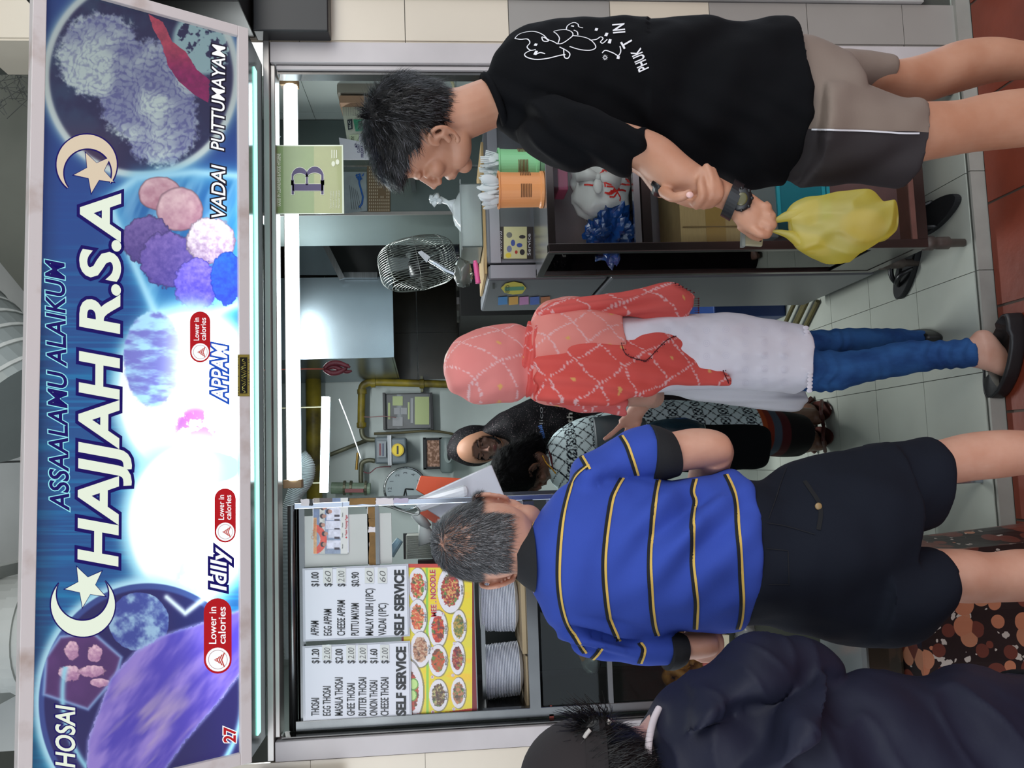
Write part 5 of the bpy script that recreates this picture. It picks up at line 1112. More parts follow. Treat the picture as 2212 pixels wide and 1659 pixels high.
for x in (-.95, -.30):
    for y in (-.38, -.12): A().box(x-.02, x+.02, y-.02, y+.02, -.0445, zt2-.03).build('leg', M('ply', (120, 96, 70), .7), t)
a = A(); V = []; pr = []
for i in range(61):
    u = i/60; L = 1.36*u
    if L < .32: p_ = (-.25, -.10-L); n_ = (1, 0)
    elif L < 1.04: p_ = (-.25-(L-.32), -.43); n_ = (0, -1)
    else: p_ = (-.98, -.43+(L-1.04)); n_ = (-1, 0)
    pr.append((p_, n_))
for k in range(13):
    h = k/12
    for (p_, n_) in pr: d_ = .022*h*(1+math.sin((p_[0]*9+p_[1]*7)*3.1)); V.append((p_[0]+n_[0]*d_, p_[1]+n_[1]*d_, zt2-.001-h*(zt2+.036)))
a.add(V, [(k*61+i, k*61+i+1, (k+1)*61+i+1, (k+1)*61+i) for k in range(12) for i in range(60)]); a.box(-.99, -.245, -.435, -.09, zt2-.003, zt2)
a.build('cloth', dots_mat(), t, smooth=False)
bx_ = thing('clear_lunchbox', 'clear plastic box with blue catches on the dotted table', 'box', (-.5, -.25, zt2))
A().box(-.60, -.36, -.36, -.16, zt2+.001, zt2+.10).build('box', M('smoky', (40, 34, 26), .2, coat=.6), bx_, bevel=.01)
A().box(-.47, -.455, -.366, -.36, zt2+.03, zt2+.09).build('catch', M('catch_blue', (30, 110, 190), .4), bx_); A().box(-.61, -.35, -.37, -.15, zt2+.10, zt2+.112).build('lid', m_clear, bx_)

# slippers on the floor under the cabinet
def slipper(label, x, y, rz, z=0.0004, s=1.0):
    t = thing('flip_flop', label, 'footwear', (x, y, z)); R = Matrix.Rotation(rz, 3, 'Z')
    out = []
    for i in range(36):
        q = 2*math.pi*i/36; lx = .135*math.cos(q); w_ = .046*(1+.18*math.cos(q)) ; out.append((lx, w_*math.sin(q)))
    a = A(); V = []
    for zz, k in ((0, .96), (.006, 1), (.018, 1), (.021, .96)): V += [Vector((x, y, z))+R@Vector((px_*k*s, py_*k*s, zz)) for px_, py_ in out]
    a.add(V, [(k*36+i, k*36+(i+1) % 36, (k+1)*36+(i+1) % 36, (k+1)*36+i) for k in range(3) for i in range(36)]+[tuple(range(35, -1, -1)), tuple(108+i for i in range(36))]); a.build('sole', m_rubber, t)
    for sg_ in (-1, 1):
        pts = [(.085, 0, .02), (.06, sg_*.018, .045), (.02, sg_*.036, .05), (-.01, sg_*.045, .018)]; pp_ = curve_pts(pts, 12); A().tube([Vector((x, y, z))+R@Vector(p_)*s for p_ in pp_], [.005+.004*math.sin(math.pi*i/11) for i in range(12)], 8).build('strap', m_blackpl, t, smooth=True)
    return t
q_ = Pz(2040, 465, 0); slipper('black flip-flop on the pale tiles under the display cabinet', q_.x+.01, q_.y+.03, math.radians(98), s=.95)
q_ = Pz(1985, 585, 0); slipper('second black flip-flop further in, left of the cabinet foot', q_.x+.03, q_.y+.04, math.radians(140), s=.95)
# odds behind the pink scarf: blue crate and bamboo
q_ = P(1620, 668, 1.3); o = A().box(.62, .95, 1.35, 1.9, .002, .34).build('blue_crate', M('crate_blue', (22, 52, 110), .5), bevel=.006); tag(o, 'dark blue crate on the floor behind the fridge', 'crate')
o = A()
for k in range(4): o.tube([(.48+.03*k, 1.22+.03*k, .012+.018*(k % 2)), (.62+.03*k, 1.0+.03*k, .012+.018*(k % 2))], .010, 10)
tag(o.build('bamboo_sticks', M('bamboo', (92, 84, 44), .6, var=.3, vs=12)), 'short bundle of yellow-green sticks on the floor beside the fridge', 'sticks')
# ================= PEOPLE =================
def skin(name, rgb): 
    m = M(name, rgb, .5, var=.12, vs=14, rgb2=tuple(int(c*k) for c, k in zip(rgb, (.95, .90, .87))), bump=.06, bs=120); b = m.node_tree.nodes['Principled BSDF']
    b.inputs['Subsurface Weight'].default_value = .12; b.inputs['Subsurface Radius'].default_value = (.02, .008, .004); b.inputs['Subsurface Scale'].default_value = .5; return m
sk1 = skin('skin_tan', (186, 138, 112)); sk2 = skin('skin_light', (204, 156, 134)); sk3 = skin('skin_brown', (110, 76, 62)); sk4 = skin('skin_olive', (170, 124, 98)); sk5 = skin('skin_pale', (214, 168, 148))
def V3(t): return Vector(t)
def head(acc, c, f, u, s=1.0, ear=(0, 0)):
    ef, eu = ear
    """anatomical head from overlapping volumes: c centre, f facing, u up (metres; s scales)"""
    f = f.normalized(); u = (u-f*u.dot(f)).normalized(); r = f.cross(u).normalized(); ax = (r, f, u)
    def L(a, b, d): return c+r*a*s+f*b*s+u*d*s
    def E(p, q, n=20): acc.ball(L(*p), tuple(k*s for k in q), ax, n)
    E((0, -.012, .028), (.076, .098, .088), 28); E((0, .030, -.030), (.061, .062, .074)); E((0, .064, -.094), (.024, .020, .019)); E((0, .078, .045), (.05, .016, .03))
    for k in (-1, 1):
        E((k*.036, .022, -.070), (.028, .050, .030)); E((k*.026, .083, .020), (.028, .012, .009)); E((k*.040, .064, -.018), (.024, .024, .022)); E((k*.010, .100, -.034), (.009, .010, .008), 12)
        # ear: shell with rim and lobe
        o = L(k*.076, -.004+ef, -.004+eu)
        acc.tube(curve_pts([tuple(L(k*.074, .008+ef, -.032+eu)), tuple(L(k*.080, -.002+ef, -.036+eu)), tuple(L(k*.088, -.022+ef, -.012+eu)), tuple(L(k*.090, -.024+ef, .014+eu)), tuple(L(k*.084, -.006+ef, .030+eu)), tuple(L(k*.077, .010+ef, .020+eu)), tuple(L(k*.074, .010+ef, .002+eu))], 18), .0055*s, 8)
        acc.tube([L(k*.073, .004+ef, -.020+eu), L(k*.083, -.012+ef, 0+eu), L(k*.076, -.002+ef, .016+eu)], .008*s, 8)
        E((k*.034, .084, .000), (.013, .008, .006), 12)
    acc.tube([L(0, .088, .012), L(0, .104, -.016), L(0, .112, -.030)], [.008*s, .009*s, .011*s], 10)
    E((0, .090, -.058), (.022, .010, .0055), 12); E((0, .088, -.069), (.018, .010, .006), 12); E((0, .082, -.062), (.03, .012, .016))
    return L
def strands(name, parent, mat, pts, n, length, width, flow, jit=.35, seg=3, lift=.002, seed=1, droop=0):
    """individual hair strands as thin ribbons"""
    r = random.Random(seed); a = A()
    for _ in range(n):
        p, nn = pts(r)
        if p is None: continue
        d = flow(p, nn).normalized(); L = length*r.uniform(.6, 1.15); d = (d+Vector((r.uniform(-jit, jit), r.uniform(-jit, jit), r.uniform(-jit, jit)))).normalized()
        s = d.cross(nn); s = s.normalized() if s.length > 1e-5 else Vector((1, 0, 0)); q = p+nn*lift*.2; V = []; dd = d
        for k in range(seg+1):
            w = width*(1-k/seg*.85); V += [q-s*w/2, q+s*w/2]; q = q+dd*(L/seg)+nn*(lift*(1 if k == 0 else -.25)); dd = (dd+Vector((0, 0, -droop))).normalized()
        a.add(V, [(2*k, 2*k+1, 2*k+3, 2*k+2) for k in range(seg)])
    o = a.build(name, mat, parent); return o
def surf_sampler(obj, cond):
    me = obj.data; me.calc_loop_triangles() if hasattr(me, 'calc_loop_triangles') else None
    T = []; Wt = []
    for t in me.loop_triangles:
        vs = [me.vertices[i] for i in t.vertices]; c = (vs[0].co+vs[1].co+vs[2].co)/3
        w = cond(c)
        if w > 0: T.append((vs[0].co.copy(), vs[1].co.copy(), vs[2].co.copy(), t.normal.copy())); Wt.append(t.area*w)
    cum = np.cumsum(Wt)
    def f(r):
        i = min(int(np.searchsorted(cum, r.random()*cum[-1])), len(T)-1); a_, b_, c_, n_ = T[i]; u, v = r.random(), r.random()
        if u+v > 1: u, v = 1-u, 1-v
        return a_+(b_-a_)*u+(c_-a_)*v, n_
    return f
def garment(acc, name, mat, parent, vox=.006, it=6, amp=.0, fold=None, label=None):
    o = remesh(acc, name, mat, parent, vox, it, label); me = o.data
    n = len(me.vertices); co = np.empty(n*3); me.vertices.foreach_get('co', co); nn = [v.normal.copy() for v in me.vertices]; co = co.reshape(-1, 3)
    for i in range(n):
        p = Vector(co[i]); h = noise.noise(p*9)*.6+noise.noise(p*21)*.4
        if fold: h += fold(p)
        co[i] += np.array(nn[i])*amp*h
    me.vertices.foreach_set('co', co.ravel()); me.update(); return o
def finger(acc, pts, y, r):
    """pts picture points; y depth (scalar or list)"""
    ys = y if isinstance(y, (list, tuple)) else [y]*len(pts); pp = curve_pts([tuple(P(a, b, q)) for (a, b), q in zip(pts, ys)], 12)
    n = len(pp); acc.tube(pp, [r*(1.08-.28*i/(n-1)+.06*math.sin(i*1.2)) for i in range(n)], 10); acc.ball(Vector(pp[-1]), r*.82, n=10); return acc
def grow(secs, k):
    o = []
    for s in secs:
        cx, cy = (s[0]+s[2])/2, (s[1]+s[3])/2; o.append((cx+(s[0]-cx)*k, cy+(s[1]-cy)*k, cx+(s[2]-cx)*k, cy+(s[3]-cy)*k, s[4], s[5]*k))
    return o

# ---------- man in black T-shirt (right) ----------
YB = -.55
man = thing('person', 'man in a black T-shirt and grey shorts holding a yellow bag', 'person', (.85, -.52, -.045)); t = man
torso = [(1034, 172, 1082, 268, YB, .060), (1052, 164, 1096, 278, YB, .070), (1074, 118, 1124, 300, YB, .088), (1106, 80, 1170, 316, YB, .105), (1160, 58, 1230, 330, YB, .12), (1250, 52, 1300, 345, YB, .125), (1380, 51, 1400, 362, YB, .13), (1500, 51, 1520, 385, YB, .13), (1600, 51, 1620, 397, YB, .136), (1690, 51, 1702, 397, YB, .142)]
def foldm(s, u, p): return .55*math.sin((p.z*9+p.x*14)*2.0+noise.noise(p*5)*3)*max(0, s-.15)
shirt = loft(torso, 72, 110, 1.0, .006, (9, 9, 5), 3, fold=foldm)
slv = [(1150, 200, 1122, 280, -.60, .05), (1215, 228, 1160, 338, -.66, .072), (1300, 256, 1250, 357, -.69, .068), (1350, 272, 1315, 362, -.70, .064), (1393, 290, 1364, 363, -.705, .058)]
loft(slv, 48, 60, 1.0, .006, (14, 14, 8), 9, acc=shirt, fold=lambda s, u, p: .6*math.sin(p.z*55+p.x*30)*s)
m_tee = M('black_cotton', (11, 12, 15), .9, var=.15, vs=5, bump=.12, bs=260, spec=.12)
def mbf(p):
    X, Y = pj(p); h = 0
    if Y > 150: h += .9*math.sin((X-1.5*(Y-250))*.055+3*noise.noise(p*6))*(1 if X < 1400 else .5)*min(1, (Y-150)/100)
    return h+.7*math.sin((X+.7*Y)*.03+3*noise.noise(p*4))*(1 if X > 1400 else .3)
shirt_o = garment(shirt, 't_shirt', m_tee, t, .006, 6, .009, mbf)
body = A(); loft(grow(torso[1:9], .83), 32, 40, acc=body)
loft([(1690, 80, 1700, 380, YB, .105), (1770, 95, 1780, 390, YB, .10)], 28, 8, acc=body)
hc = P(914, 290, -.54); hf = Vector((-.86, .42, .03)); hu = Vector((-.14, -.20, .96))
HL = head(body, hc, hf, hu, 1.0, (.004, -.022))
body.tube([HL(0, -.035, -.03), P(1005, 244, -.55), P(1055, 224, -.55), P(1120, 205, -.55)], [.058, .056, .054, .060], 18)
# left arm
loft([(1330, 265, 1310, 350, -.70, .048), (1396, 284, 1368, 358, -.71, .047), (1440, 304, 1408, 390, -.72, .045), (1485, 343, 1445, 413, -.73, .042), (1530, 374, 1500, 430, -.74, .036), (1570, 395, 1540, 442, -.745, .029), (1604, 412, 1576, 458, -.75, .025)], 28, 36, acc=body)
# left hand: back of the hand, curled fingers
loft([(1596, 408, 1570, 456, -.75, .022), (1622, 418, 1590, 482, -.755, .022), (1645, 434, 1612, 500, -.76, .020), (1655, 442, 1628, 506, -.76, .016)], 22, 14, acc=body)
for pts, r in ((((1622, 492), (1642, 506), (1658, 507), (1664, 498)), .0092), (((1634, 474), (1658, 487), (1670, 486), (1668, 476)), .0096), (((1636, 456), (1660, 466), (1668, 466), (1664, 458)), .0092), (((1632, 440), (1654, 446), (1660, 446), (1656, 440)), .008)):
    finger(body, pts, [-.762, -.775, -.768, -.745], r)
finger(body, ((1600, 486), (1622, 505), (1640, 516)), [-.75, -.735, -.72], .010)
# right hand wrapped round the left forearm
loft([(1424, 396, 1436, 424, -.69, .020), (1462, 420, 1468, 440, -.735, .018), (1500, 428, 1506, 450, -.75, .018), (1540, 415, 1530, 446, -.75, .016), (1556, 412, 1548, 432, -.745, .012)], 20, 20, acc=body)
for pts, r in ((((1500, 445), (1517, 425), (1514, 398), (1518, 376)), .0098), (((1516, 446), (1538, 420), (1536, 385), (1526, 360)), .0095), (((1530, 444), (1550, 422), (1548, 392), (1540, 368)), .0090), (((1540, 438), (1556, 424), (1556, 405), (1554, 392)), .0078)):
    finger(body, pts, [-.755, -.785, -.785, -.772], r)
finger(body, ((1432, 412), (1452, 426), (1474, 424), (1488, 418)), [-.73, -.765, -.782, -.785], .0112)
body.tube([P(1434, 410, -.69), P(1405, 362, -.64), P(1340, 310, -.60), P(1200, 270, -.50)], [.022, .028, .036, .045], 16)
# legs
loft([(1790, 112, 1800, 205, -.50, .065), (1880, 132, 1890, 208, -.49, .062), (1930, 134, 1940, 216, -.48, .058), (1990, 119, 2000, 219, -.47, .055), (2050, 96, 2058, 202, -.47, .058), (2100, 87, 2112, 186, -.47, .058), (2150, 86, 2158, 174, -.48, .052), (2212, 94, 2216, 169, -.49, .042), (2330, 108, 2332, 160, -.50, .033), (2440, 116, 2440, 158, -.51, .032)], 28, 60, acc=body)
loft([(1790, 240, 1790, 360, -.62, .070), (1920, 225, 1920, 362, -.61, .066), (1990, 224, 1980, 350, -.60, .062), (2060, 220, 2050, 337, -.60, .058), (2120, 206, 2110, 326, -.60, .058), (2212, 194, 2212, 316, -.61, .056), (2330, 200, 2330, 300, -.62, .044), (2450, 215, 2450, 280, -.63, .033), (2560, 220, 2560, 280, -.64, .032)], 28, 60, acc=body)
def foot(acc, x, y, d, z=-.030, s=1.0):
    d = Vector(d).normalized(); w = Vector((-d.y, d.x, 0)); o = Vector((x, y, z)); ax = (w, d, Vector((0, 0, 1)))
    acc.ball(o-d*.02*s+Vector((0, 0, .04)), (.034*s, .045*s, .045*s), ax, 14); acc.ball(o+d*.06*s+Vector((0, 0, .028)), (.038*s, .07*s, .028*s), ax, 16); acc.ball(o+d*.135*s+Vector((0, 0, .018)), (.042*s, .045*s, .017*s), ax, 14)
    for k in range(5): acc.tube([o+d*.14*s+w*(.034-.016*k)*s+Vector((0, 0, .015)), o+d*(.188-.010*k)*s+w*(.036-.017*k)*s+Vector((0, 0, .012))], [.010, .0085 if k else .012], 8)
def sole(x, y, d, parent, m, s=1.0):
    d = Vector(d).normalized(); w = Vector((-d.y, d.x, 0)); a = A(); o = Vector((x, y, 0))+d*.06*s; V = []
    for zz, k in ((-.0446, .97), (-.040, 1), (-.032, 1), (-.030, .97)):
        for i in range(28): q = 2*math.pi*i/28; V.append(o+d*(.145*k*s*math.cos(q))+w*(.052*k*s*(1+.15*math.cos(q))*math.sin(q))+Vector((0, 0, zz)))
    a.add(V, [(k*28+i, k*28+(i+1) % 28, (k+1)*28+(i+1) % 28, (k+1)*28+i) for k in range(3) for i in range(28)]+[tuple(range(27, -1, -1)), tuple(84+i for i in range(28))])
    for sg_ in (-1, 1): a.tube(curve_pts([tuple(o+d*.07*s+Vector((0, 0, -.02))), tuple(o+d*.04*s+w*sg_*.03+Vector((0, 0, .02))), tuple(o-d*.01*s+w*sg_*.05+Vector((0, 0, -.03)))], 8), .005, 6)
    a.build('sandal', m, parent)
ank1 = P(2440, 137, -.51); ank2 = P(2560, 250, -.64)
for a_ in (ank1, ank2):
    body.tube([a_+Vector((0, 0, .02)), Vector((a_.x, a_.y, .0))], [.034, .034], 14); foot(body, a_.x, a_.y, (-.75, .65, 0)); sole(a_.x, a_.y, (-.75, .65, 0), t, m_rubber)
body_o = remesh(body, 'body', sk1, t, .0038, 5)
# shorts: beige with dark side panel
def yl(X): return 280+(X-1757)*(7/230)
m_sh1 = M('shorts_taupe', (128, 114, 104), .8, bump=.1, bs=200, spec=.2); m_sh2 = M('shorts_charcoal', (52, 48, 50), .8, bump=.1, bs=200, spec=.2)
def shortfold(s, u, p): return .9*math.sin((p.z*26+p.x*22)*1.5+3*noise.noise(p*7))*min(1, s*1.5+.2)
sh = loft([(1660, 75, 1670, 384, YB, .108), (1720, 88, 1730, 390, YB, .114), (1790, 108, 1800, 396, YB, .122), (1815, 120, 1825, 397, YB, .115)], 60, 40, 1, .004, (9, 9, 5), 4)
loft([(1745, 105, 1750, 222, -.50, .085), (1800, 116, 1810, 218, -.49, .083), (1860, 124, 1868, 212, -.48, .078), (1903, 132, 1914, 206, -.48, .074)], 52, 50, 1, .005, (12, 12, 6), 6, acc=sh)
loft([(1750, 178, 1740, 396, -.59, .11), (1820, 186, 1815, 398, -.59, .105), (1900, 204, 1895, 400, -.59, .10), (1955, 220, 1940, 402, -.59, .095), (1972, 226, 1952, 402, -.59, .094)], 64, 70, 1, .005, (12, 12, 6), 8, acc=sh)
sh_o = garment(sh, 'shorts', m_sh1, t, .0055, 5, .0055, lambda p: .8*math.sin((p.z*20+p.x*26)*1.5+3*noise.noise(p*7)))
sh_o.data.materials.append(m_sh2)
for pl in sh_o.data.polygons:
    X, Y = pj(pl.center); pl.material_index = 1 if Y > yl(X)+0 and pl.center.y < -.50 and X > 1700 else 0
bs_ = bvh(sh_o); stroke(bs_, [(1752, 279), (1800, 281), (1880, 284), (1940, 288), (1984, 288)], .0035, A(), .0035).build('piping', M('piping_white', (214, 214, 220), .6), t)
# print on the shirt: line-drawn elephant with lettering
bt = bvh(shirt_o); a = A(); W_ = .0022
def pc(pts, n=26, w=W_): stroke(bt, curve_pts(pts, n), w, a, .0022, 3)
def mp4(L): return [(1100+x*.3617, y*.3617) for x, y in L]
pc(mp4([(35, 235), (60, 210), (110, 195), (160, 195), (205, 215), (230, 240), (262, 252), (290, 268)])); pc(mp4([(35, 235), (70, 240), (110, 238), (125, 260), (108, 285), (130, 305), (160, 300)]))
pc(mp4([(130, 305), (95, 325), (105, 345), (160, 358), (230, 352), (300, 335), (335, 330)])); pc(mp4([(300, 285), (340, 305), (362, 325), (352, 350), (330, 345), (325, 300)])); pc(mp4([(265, 195), (285, 210), (300, 235), (292, 265), (320, 262), (360, 235), (380, 215), (372, 195), (340, 183), (300, 185), (268, 192)]))
pc(mp4([(340, 183), (350, 158), (385, 140), (410, 150), (415, 165), (440, 172)])); pc(mp4([(380, 218), (420, 222), (470, 235), (505, 262), (515, 290), (480, 305), (420, 300), (360, 282)])); pc(mp4([(385, 185), (405, 195), (410, 215)])); pc(mp4([(480, 245), (520, 240), (545, 225), (560, 235), (545, 255), (560, 262), (585, 240)])); pc(mp4([(555, 320), (575, 305), (620, 320), (650, 335), (665, 310), (660, 280)])); pc(mp4([(160, 330), (185, 318), (215, 325)])); pc(mp4([(195, 225), (215, 232), (235, 250), (205, 250), (195, 228)]))
for q in range(10): th = math.pi*2*q/10; x, y = 1100+572*.3617, 346*.3617; stroke(bt, [(x+2*math.cos(th), y+2*math.sin(th)), (x+6*math.cos(th), y+6*math.sin(th))], .001, a, .002, 2)
for (x, y, w) in ((160, 270, .006), (160, 318, .010), (378, 160, .004), (520, 180, .010), (580, 210, .012), (600, 250, .012), (650, 345, .006)): x, y = 1100+x*.3617, y*.3617; stroke(bt, [(x-3, y), (x+3, y+1)], w, a, .0022, 2)
def shirt_place(X, Y, l=0):
    h = hit(bt, X, Y, .0022+l); return h[0] if h else P(X, Y, YB-.13)
text(a, 'PHUK', (1402, 148), (1383, 104), 24, shirt_place, .02, 0, 0, 0); text(a, 'T', (1368, 96), (1360, 82), 24, shirt_place, .02, 0, 0, 0); text(a, 'IN', (1350, 72), (1348, 52), 26, shirt_place, .02, 0, 0, 0)
a.build('shirt_print', M('print_white_cloth', (224, 224, 228), .7), t)
# collar seam ring and sleeve hem
ca, cb = P(1044, 166, YB), P(1090, 275, YB); cc_ = (ca+cb)/2; e1_ = (ca-cb)/2; e2_ = Vector((-.2, -1, .0)).normalized()*.070
A().tube([cc_+e1_*math.cos(q)+e2_*math.sin(q) for q in np.linspace(0, 2*math.pi, 61)[:-1]], .0085, 10, closed=True).build('collar', m_tee, t, smooth=True)
# hair
fh = hf.normalized(); uh = (hu-fh*hu.dot(fh)).normalized(); rh = fh.cross(uh)
def hl(p): d = p-hc; return d.dot(rh), d.dot(fh), d.dot(uh)
def haircond(p):
    a_, b_, c_ = hl(p)
    if c_ < -.085: return 0
    if b_ > .03: return 1 if c_ > .045+.2*max(0, b_-.09) else 0
    if b_ > -.015: return 1 if c_ > .026 else 0
    return 1 if c_ > -.045-.35*(-.015-b_) else 0
m_hair = M('hair_black', (22, 21, 22), .42, var=.4, vs=50, spec=.35)
cap = A(); ax_ = (rh, fh, uh)
cap.ball(HL(0, -.014, .036), (.086, .108, .094), ax_, 40); cap.ball(HL(0, .052, .066), (.062, .055, .046), ax_, 24)
cap.ball(HL(0, -.05, -.01), (.066, .064, .058), ax_, 24)
ho = remesh(cap, 'hair', m_hair, t, .005, 3)
me = ho.data; bm = bmesh.new(); bm.from_mesh(me); dele = [v for v in bm.verts if not haircond(v.co)]; bmesh.ops.delete(bm, geom=dele, context='VERTS'); bm.to_mesh(me); bm.free(); me.update()
for v in me.vertices: v.co += v.normal*(.004*noise.noise(v.co*60)+.004*noise.noise(v.co*25))
smp = surf_sampler(ho, lambda c: 1)
def hflow(p, n): a_, b_, c_ = hl(p); d = fh*(.9 if b_ > -.03 else .1)-uh*(.25 if b_ > .0 else .8)-rh*.3*(1 if a_ < 0 else -1)*.2; return d-n*d.dot(n)+n*.20
so = strands('hair_strands', ho, m_hair, smp, 9000, .026, .0011, hflow, .35, 3, .004, 5); so['kind'] = 'stuff'
sg2 = strands('grey_strands', ho, M('hair_greyish', (92, 92, 98), .45), smp, 700, .026, .0009, hflow, .3, 3, .006, 9); sg2['kind'] = 'stuff'
# watch and strap
w0, w1 = P(1594, 402, -.752), P(1570, 462, -.752); wc = (w0+w1)/2; wa = (P(1612, 445, -.755)-P(1560, 415, -.745)).normalized(); we1 = (w1-w0).normalized(); we2 = wa.cross(we1).normalized()
a = A()
if we2.y > 0: we2 = -we2
ring_ = []
for i in range(37): q = 2*math.pi*i/36; ring_.append(wc+we1*(.0345*math.cos(q))+we2*(.030*math.sin(q)))
for i in range(36): 
    p0, p1 = ring_[i], ring_[i+1]; n0 = (p0-wc).normalized()*.004; n1 = (p1-wc).normalized()*.004; a.add([p0-wa*.011, p0+wa*.011, p1+wa*.011, p1-wa*.011, p0-wa*.011+n0, p0+wa*.011+n0, p1+wa*.011+n1, p1-wa*.011+n1], [(0, 1, 2, 3), (7, 6, 5, 4), (0, 3, 7, 4), (1, 5, 6, 2)])
wt = a.build('wristwatch', M('resin_black', (16, 17, 20), .35), t)
fc0 = P(1602, 430, -.785); nrm = (CAM-fc0).normalized(); nrm = (nrm+we2*.5).normalized(); e_ = we1-nrm*we1.dot(nrm); e_.normalize(); g_ = nrm.cross(e_)
a = A(); a.ball(fc0-nrm*.006, (.0235, .021, .0075), (e_, g_, nrm), 20)
for q in range(8): th = q*math.pi/4+.4; a.ball(fc0-nrm*.004+e_*.021*math.cos(th)+g_*.019*math.sin(th), .004, n=8)
a.build('watch_case', M('resin_black', (16, 17, 20), .35), wt, smooth=True)
A().ball(fc0+nrm*.0005, (.013, .011, .002), (e_, g_, nrm), 20).build('watch_face', M('lcd', (84, 80, 44), .25), wt, smooth=True)
a = A(); q = P(1490, 421, -.797); a.ball(q, (.0065, .004, .0075), n=12); a.build('thumbnail', M('nail', (222, 180, 172), .25), t, smooth=True)
rod('wrist_strap', [P(1417, 393, -.715), P(1424, 402, -.72), P(1420, 415, -.70)], .012, m_blackpl, t, 10)
# what he holds
t = thing('plastic_bag', 'translucent yellow plastic carrier bag held by the man in black', 'bag', tuple(P(1800, 480, -.76)))
m_yb = Mfilm('yellow_film', (236, 226, 104), .46, .55, .03, .5)
bg = loft([(1700, 452, 1712, 512, -.765, .012), (1722, 436, 1735, 548, -.765, .022), (1780, 424, 1790, 555, -.765, .04), (1850, 416, 1840, 552, -.765, .055), (1890, 430, 1895, 530, -.765, .055), (1915, 455, 1918, 512, -.765, .04), (1925, 475, 1925, 500, -.765, .01)], 90, 120, 1, .008, (14, 14, 9), 12, fold=lambda s, u, p: .5*math.sin(p.x*70+p.z*18+4*noise.noise(p*11))+1.3*(1-2.4*abs(noise.noise(Vector((p.x*24, p.y*24, p.z*13)))))*(.3+s*.7))
bg.build('bag', m_yb, t, smooth=True)
h1 = loft([(1662, 478, 1666, 482, -.766, .003), (1690, 462, 1700, 478, -.766, .008), (1730, 440, 1735, 484, -.766, .016), (1760, 430, 1760, 490, -.766, .018)], 24, 20, 1, .004, (30, 30, 20), 2); h1.build('handle', m_yb, t, smooth=True)
h2 = loft([(1660, 496, 1662, 500, -.768, .003), (1690, 497, 1700, 514, -.768, .008), (1725, 500, 1740, 546, -.768, .014), (1760, 505, 1790, 552, -.768, .018)], 24, 20, 1, .004, (30, 30, 20), 5); h2.build('handle', m_yb, t, smooth=True)
A().ball(P(1862, 490, -.765), (.035, .03, .045), n=24, dis=.15).build('contents', M('wrapped_food', (170, 140, 60), .7), t, smooth=True)
t = thing('phone', 'phone in a clear case held behind the yellow bag handles', 'phone', tuple(P(1628, 510, -.73)))
A().quadbox(P(1606, 480, -.722), P(1604, 530, -.722), P(1648, 532, -.722), P(1652, 484, -.722), (0, .008, 0)).build('shell', M('phone_grey', (150, 146, 120), .25, coat=.5), t, bevel=.003)
A().quadbox(P(1604, 486, -.726), P(1603, 532, -.726), P(1610, 532, -.726), P(1610, 488, -.726), (0, .012, 0)).build('case_edge', m_clear, t); A().quadbox(P(1641, 512, -.7245), P(1641, 522, -.7245), P(1645, 522, -.7245), P(1645, 512, -.7245), (0, .001, 0)).build('camera_lens', m_inkb, t)

# ---------- grey-haired man in blue polo ----------
YU = -.65
blue = thing('person', 'grey-haired man in a blue striped polo shirt and navy shorts', 'person', (-.25, -.65, -.045)); t = blue
torso = [(1135, 1135, 1146, 1262, YU, .062), (1160, 1112, 1166, 1302, YU, .095), (1190, 1075, 1192, 1350, YU, .115), (1225, 1042, 1235, 1378, YU, .125), (1300, 1026, 1310, 1386, YU, .13), (1380, 1030, 1400, 1374, YU, .135), (1460, 1035, 1460, 1364, YU, .14), (1530, 1025, 1530, 1363, YU, .145), (1575, 1019, 1572, 1362, YU, .145), (1600, 1026, 1592, 1358, YU, .14)]
pf = lambda s, u, p: 1.1*math.sin((p.z*1.2-p.x*1.1)*42+2.5*noise.noise(p*6))*max(0, min(1, (p.x+.20)*5))*max(0, min(1, (1.16-p.z)*6))
polo = loft(torso, 80, 130, 1.0, .0045, (9, 9, 6), 14, fold=pf)
loft([(1265, 1090, 1230, 1050, YU, .06), (1300, 1052, 1240, 1000, YU, .072), (1345, 1034, 1300, 962, YU, .068), (1390, 1032, 1355, 935, YU, .066), (1418, 1031, 1404, 923, YU, .064)][0:5], 48, 60, 1, .004, (12, 12, 8), 3, acc=polo, fold=lambda s, u, p: .8*math.sin(p.x*60+p.z*20)*s)
loft([(1245, 1300, 1205, 1340, YU, .06), (1280, 1330, 1222, 1398, YU, .072), (1340, 1352, 1275, 1420, YU, .068), (1395, 1364, 1345, 1427, YU, .064), (1448, 1370, 1438, 1439, YU, .058)], 48, 60, 1, .004, (12, 12, 8), 7, acc=polo, fold=lambda s, u, p: .8*math.sin(p.x*60-p.z*30)*s)
m_polo = M('blue_pique', (56, 80, 172), .85, bump=.15, bs=500, spec=.2, var=.06, vs=4)
def pof(p):
    X, Y = pj(p); d = max(0, 1-abs(X-1480)/190)*max(0, min(1, (1330-Y)/180))*max(0, min(1, (Y-1030)/50)); e = max(0, 1-math.hypot((X-1290)/130, (Y-1385)/60))
    return 1.9*d*math.sin((X+1.15*Y)*.045+2.0*noise.noise(p*5))+1.6*e*math.sin((Y-.25*X)*.16)
polo_o = garment(polo, 'polo_shirt', m_polo, t, .006, 7, .0105, pof)
m_rib = M('rib_black', (18, 20, 24), .85, bump=.2, bs=300)
cf = loft([(1403, 1040, 1402, 916, YU, .080), (1432, 1038, 1422, 921, YU, .078), (1463, 1029, 1441, 929, YU, .070)], 44, 14, 1, .001); cf.build('cuff', m_rib, t, smooth=True)
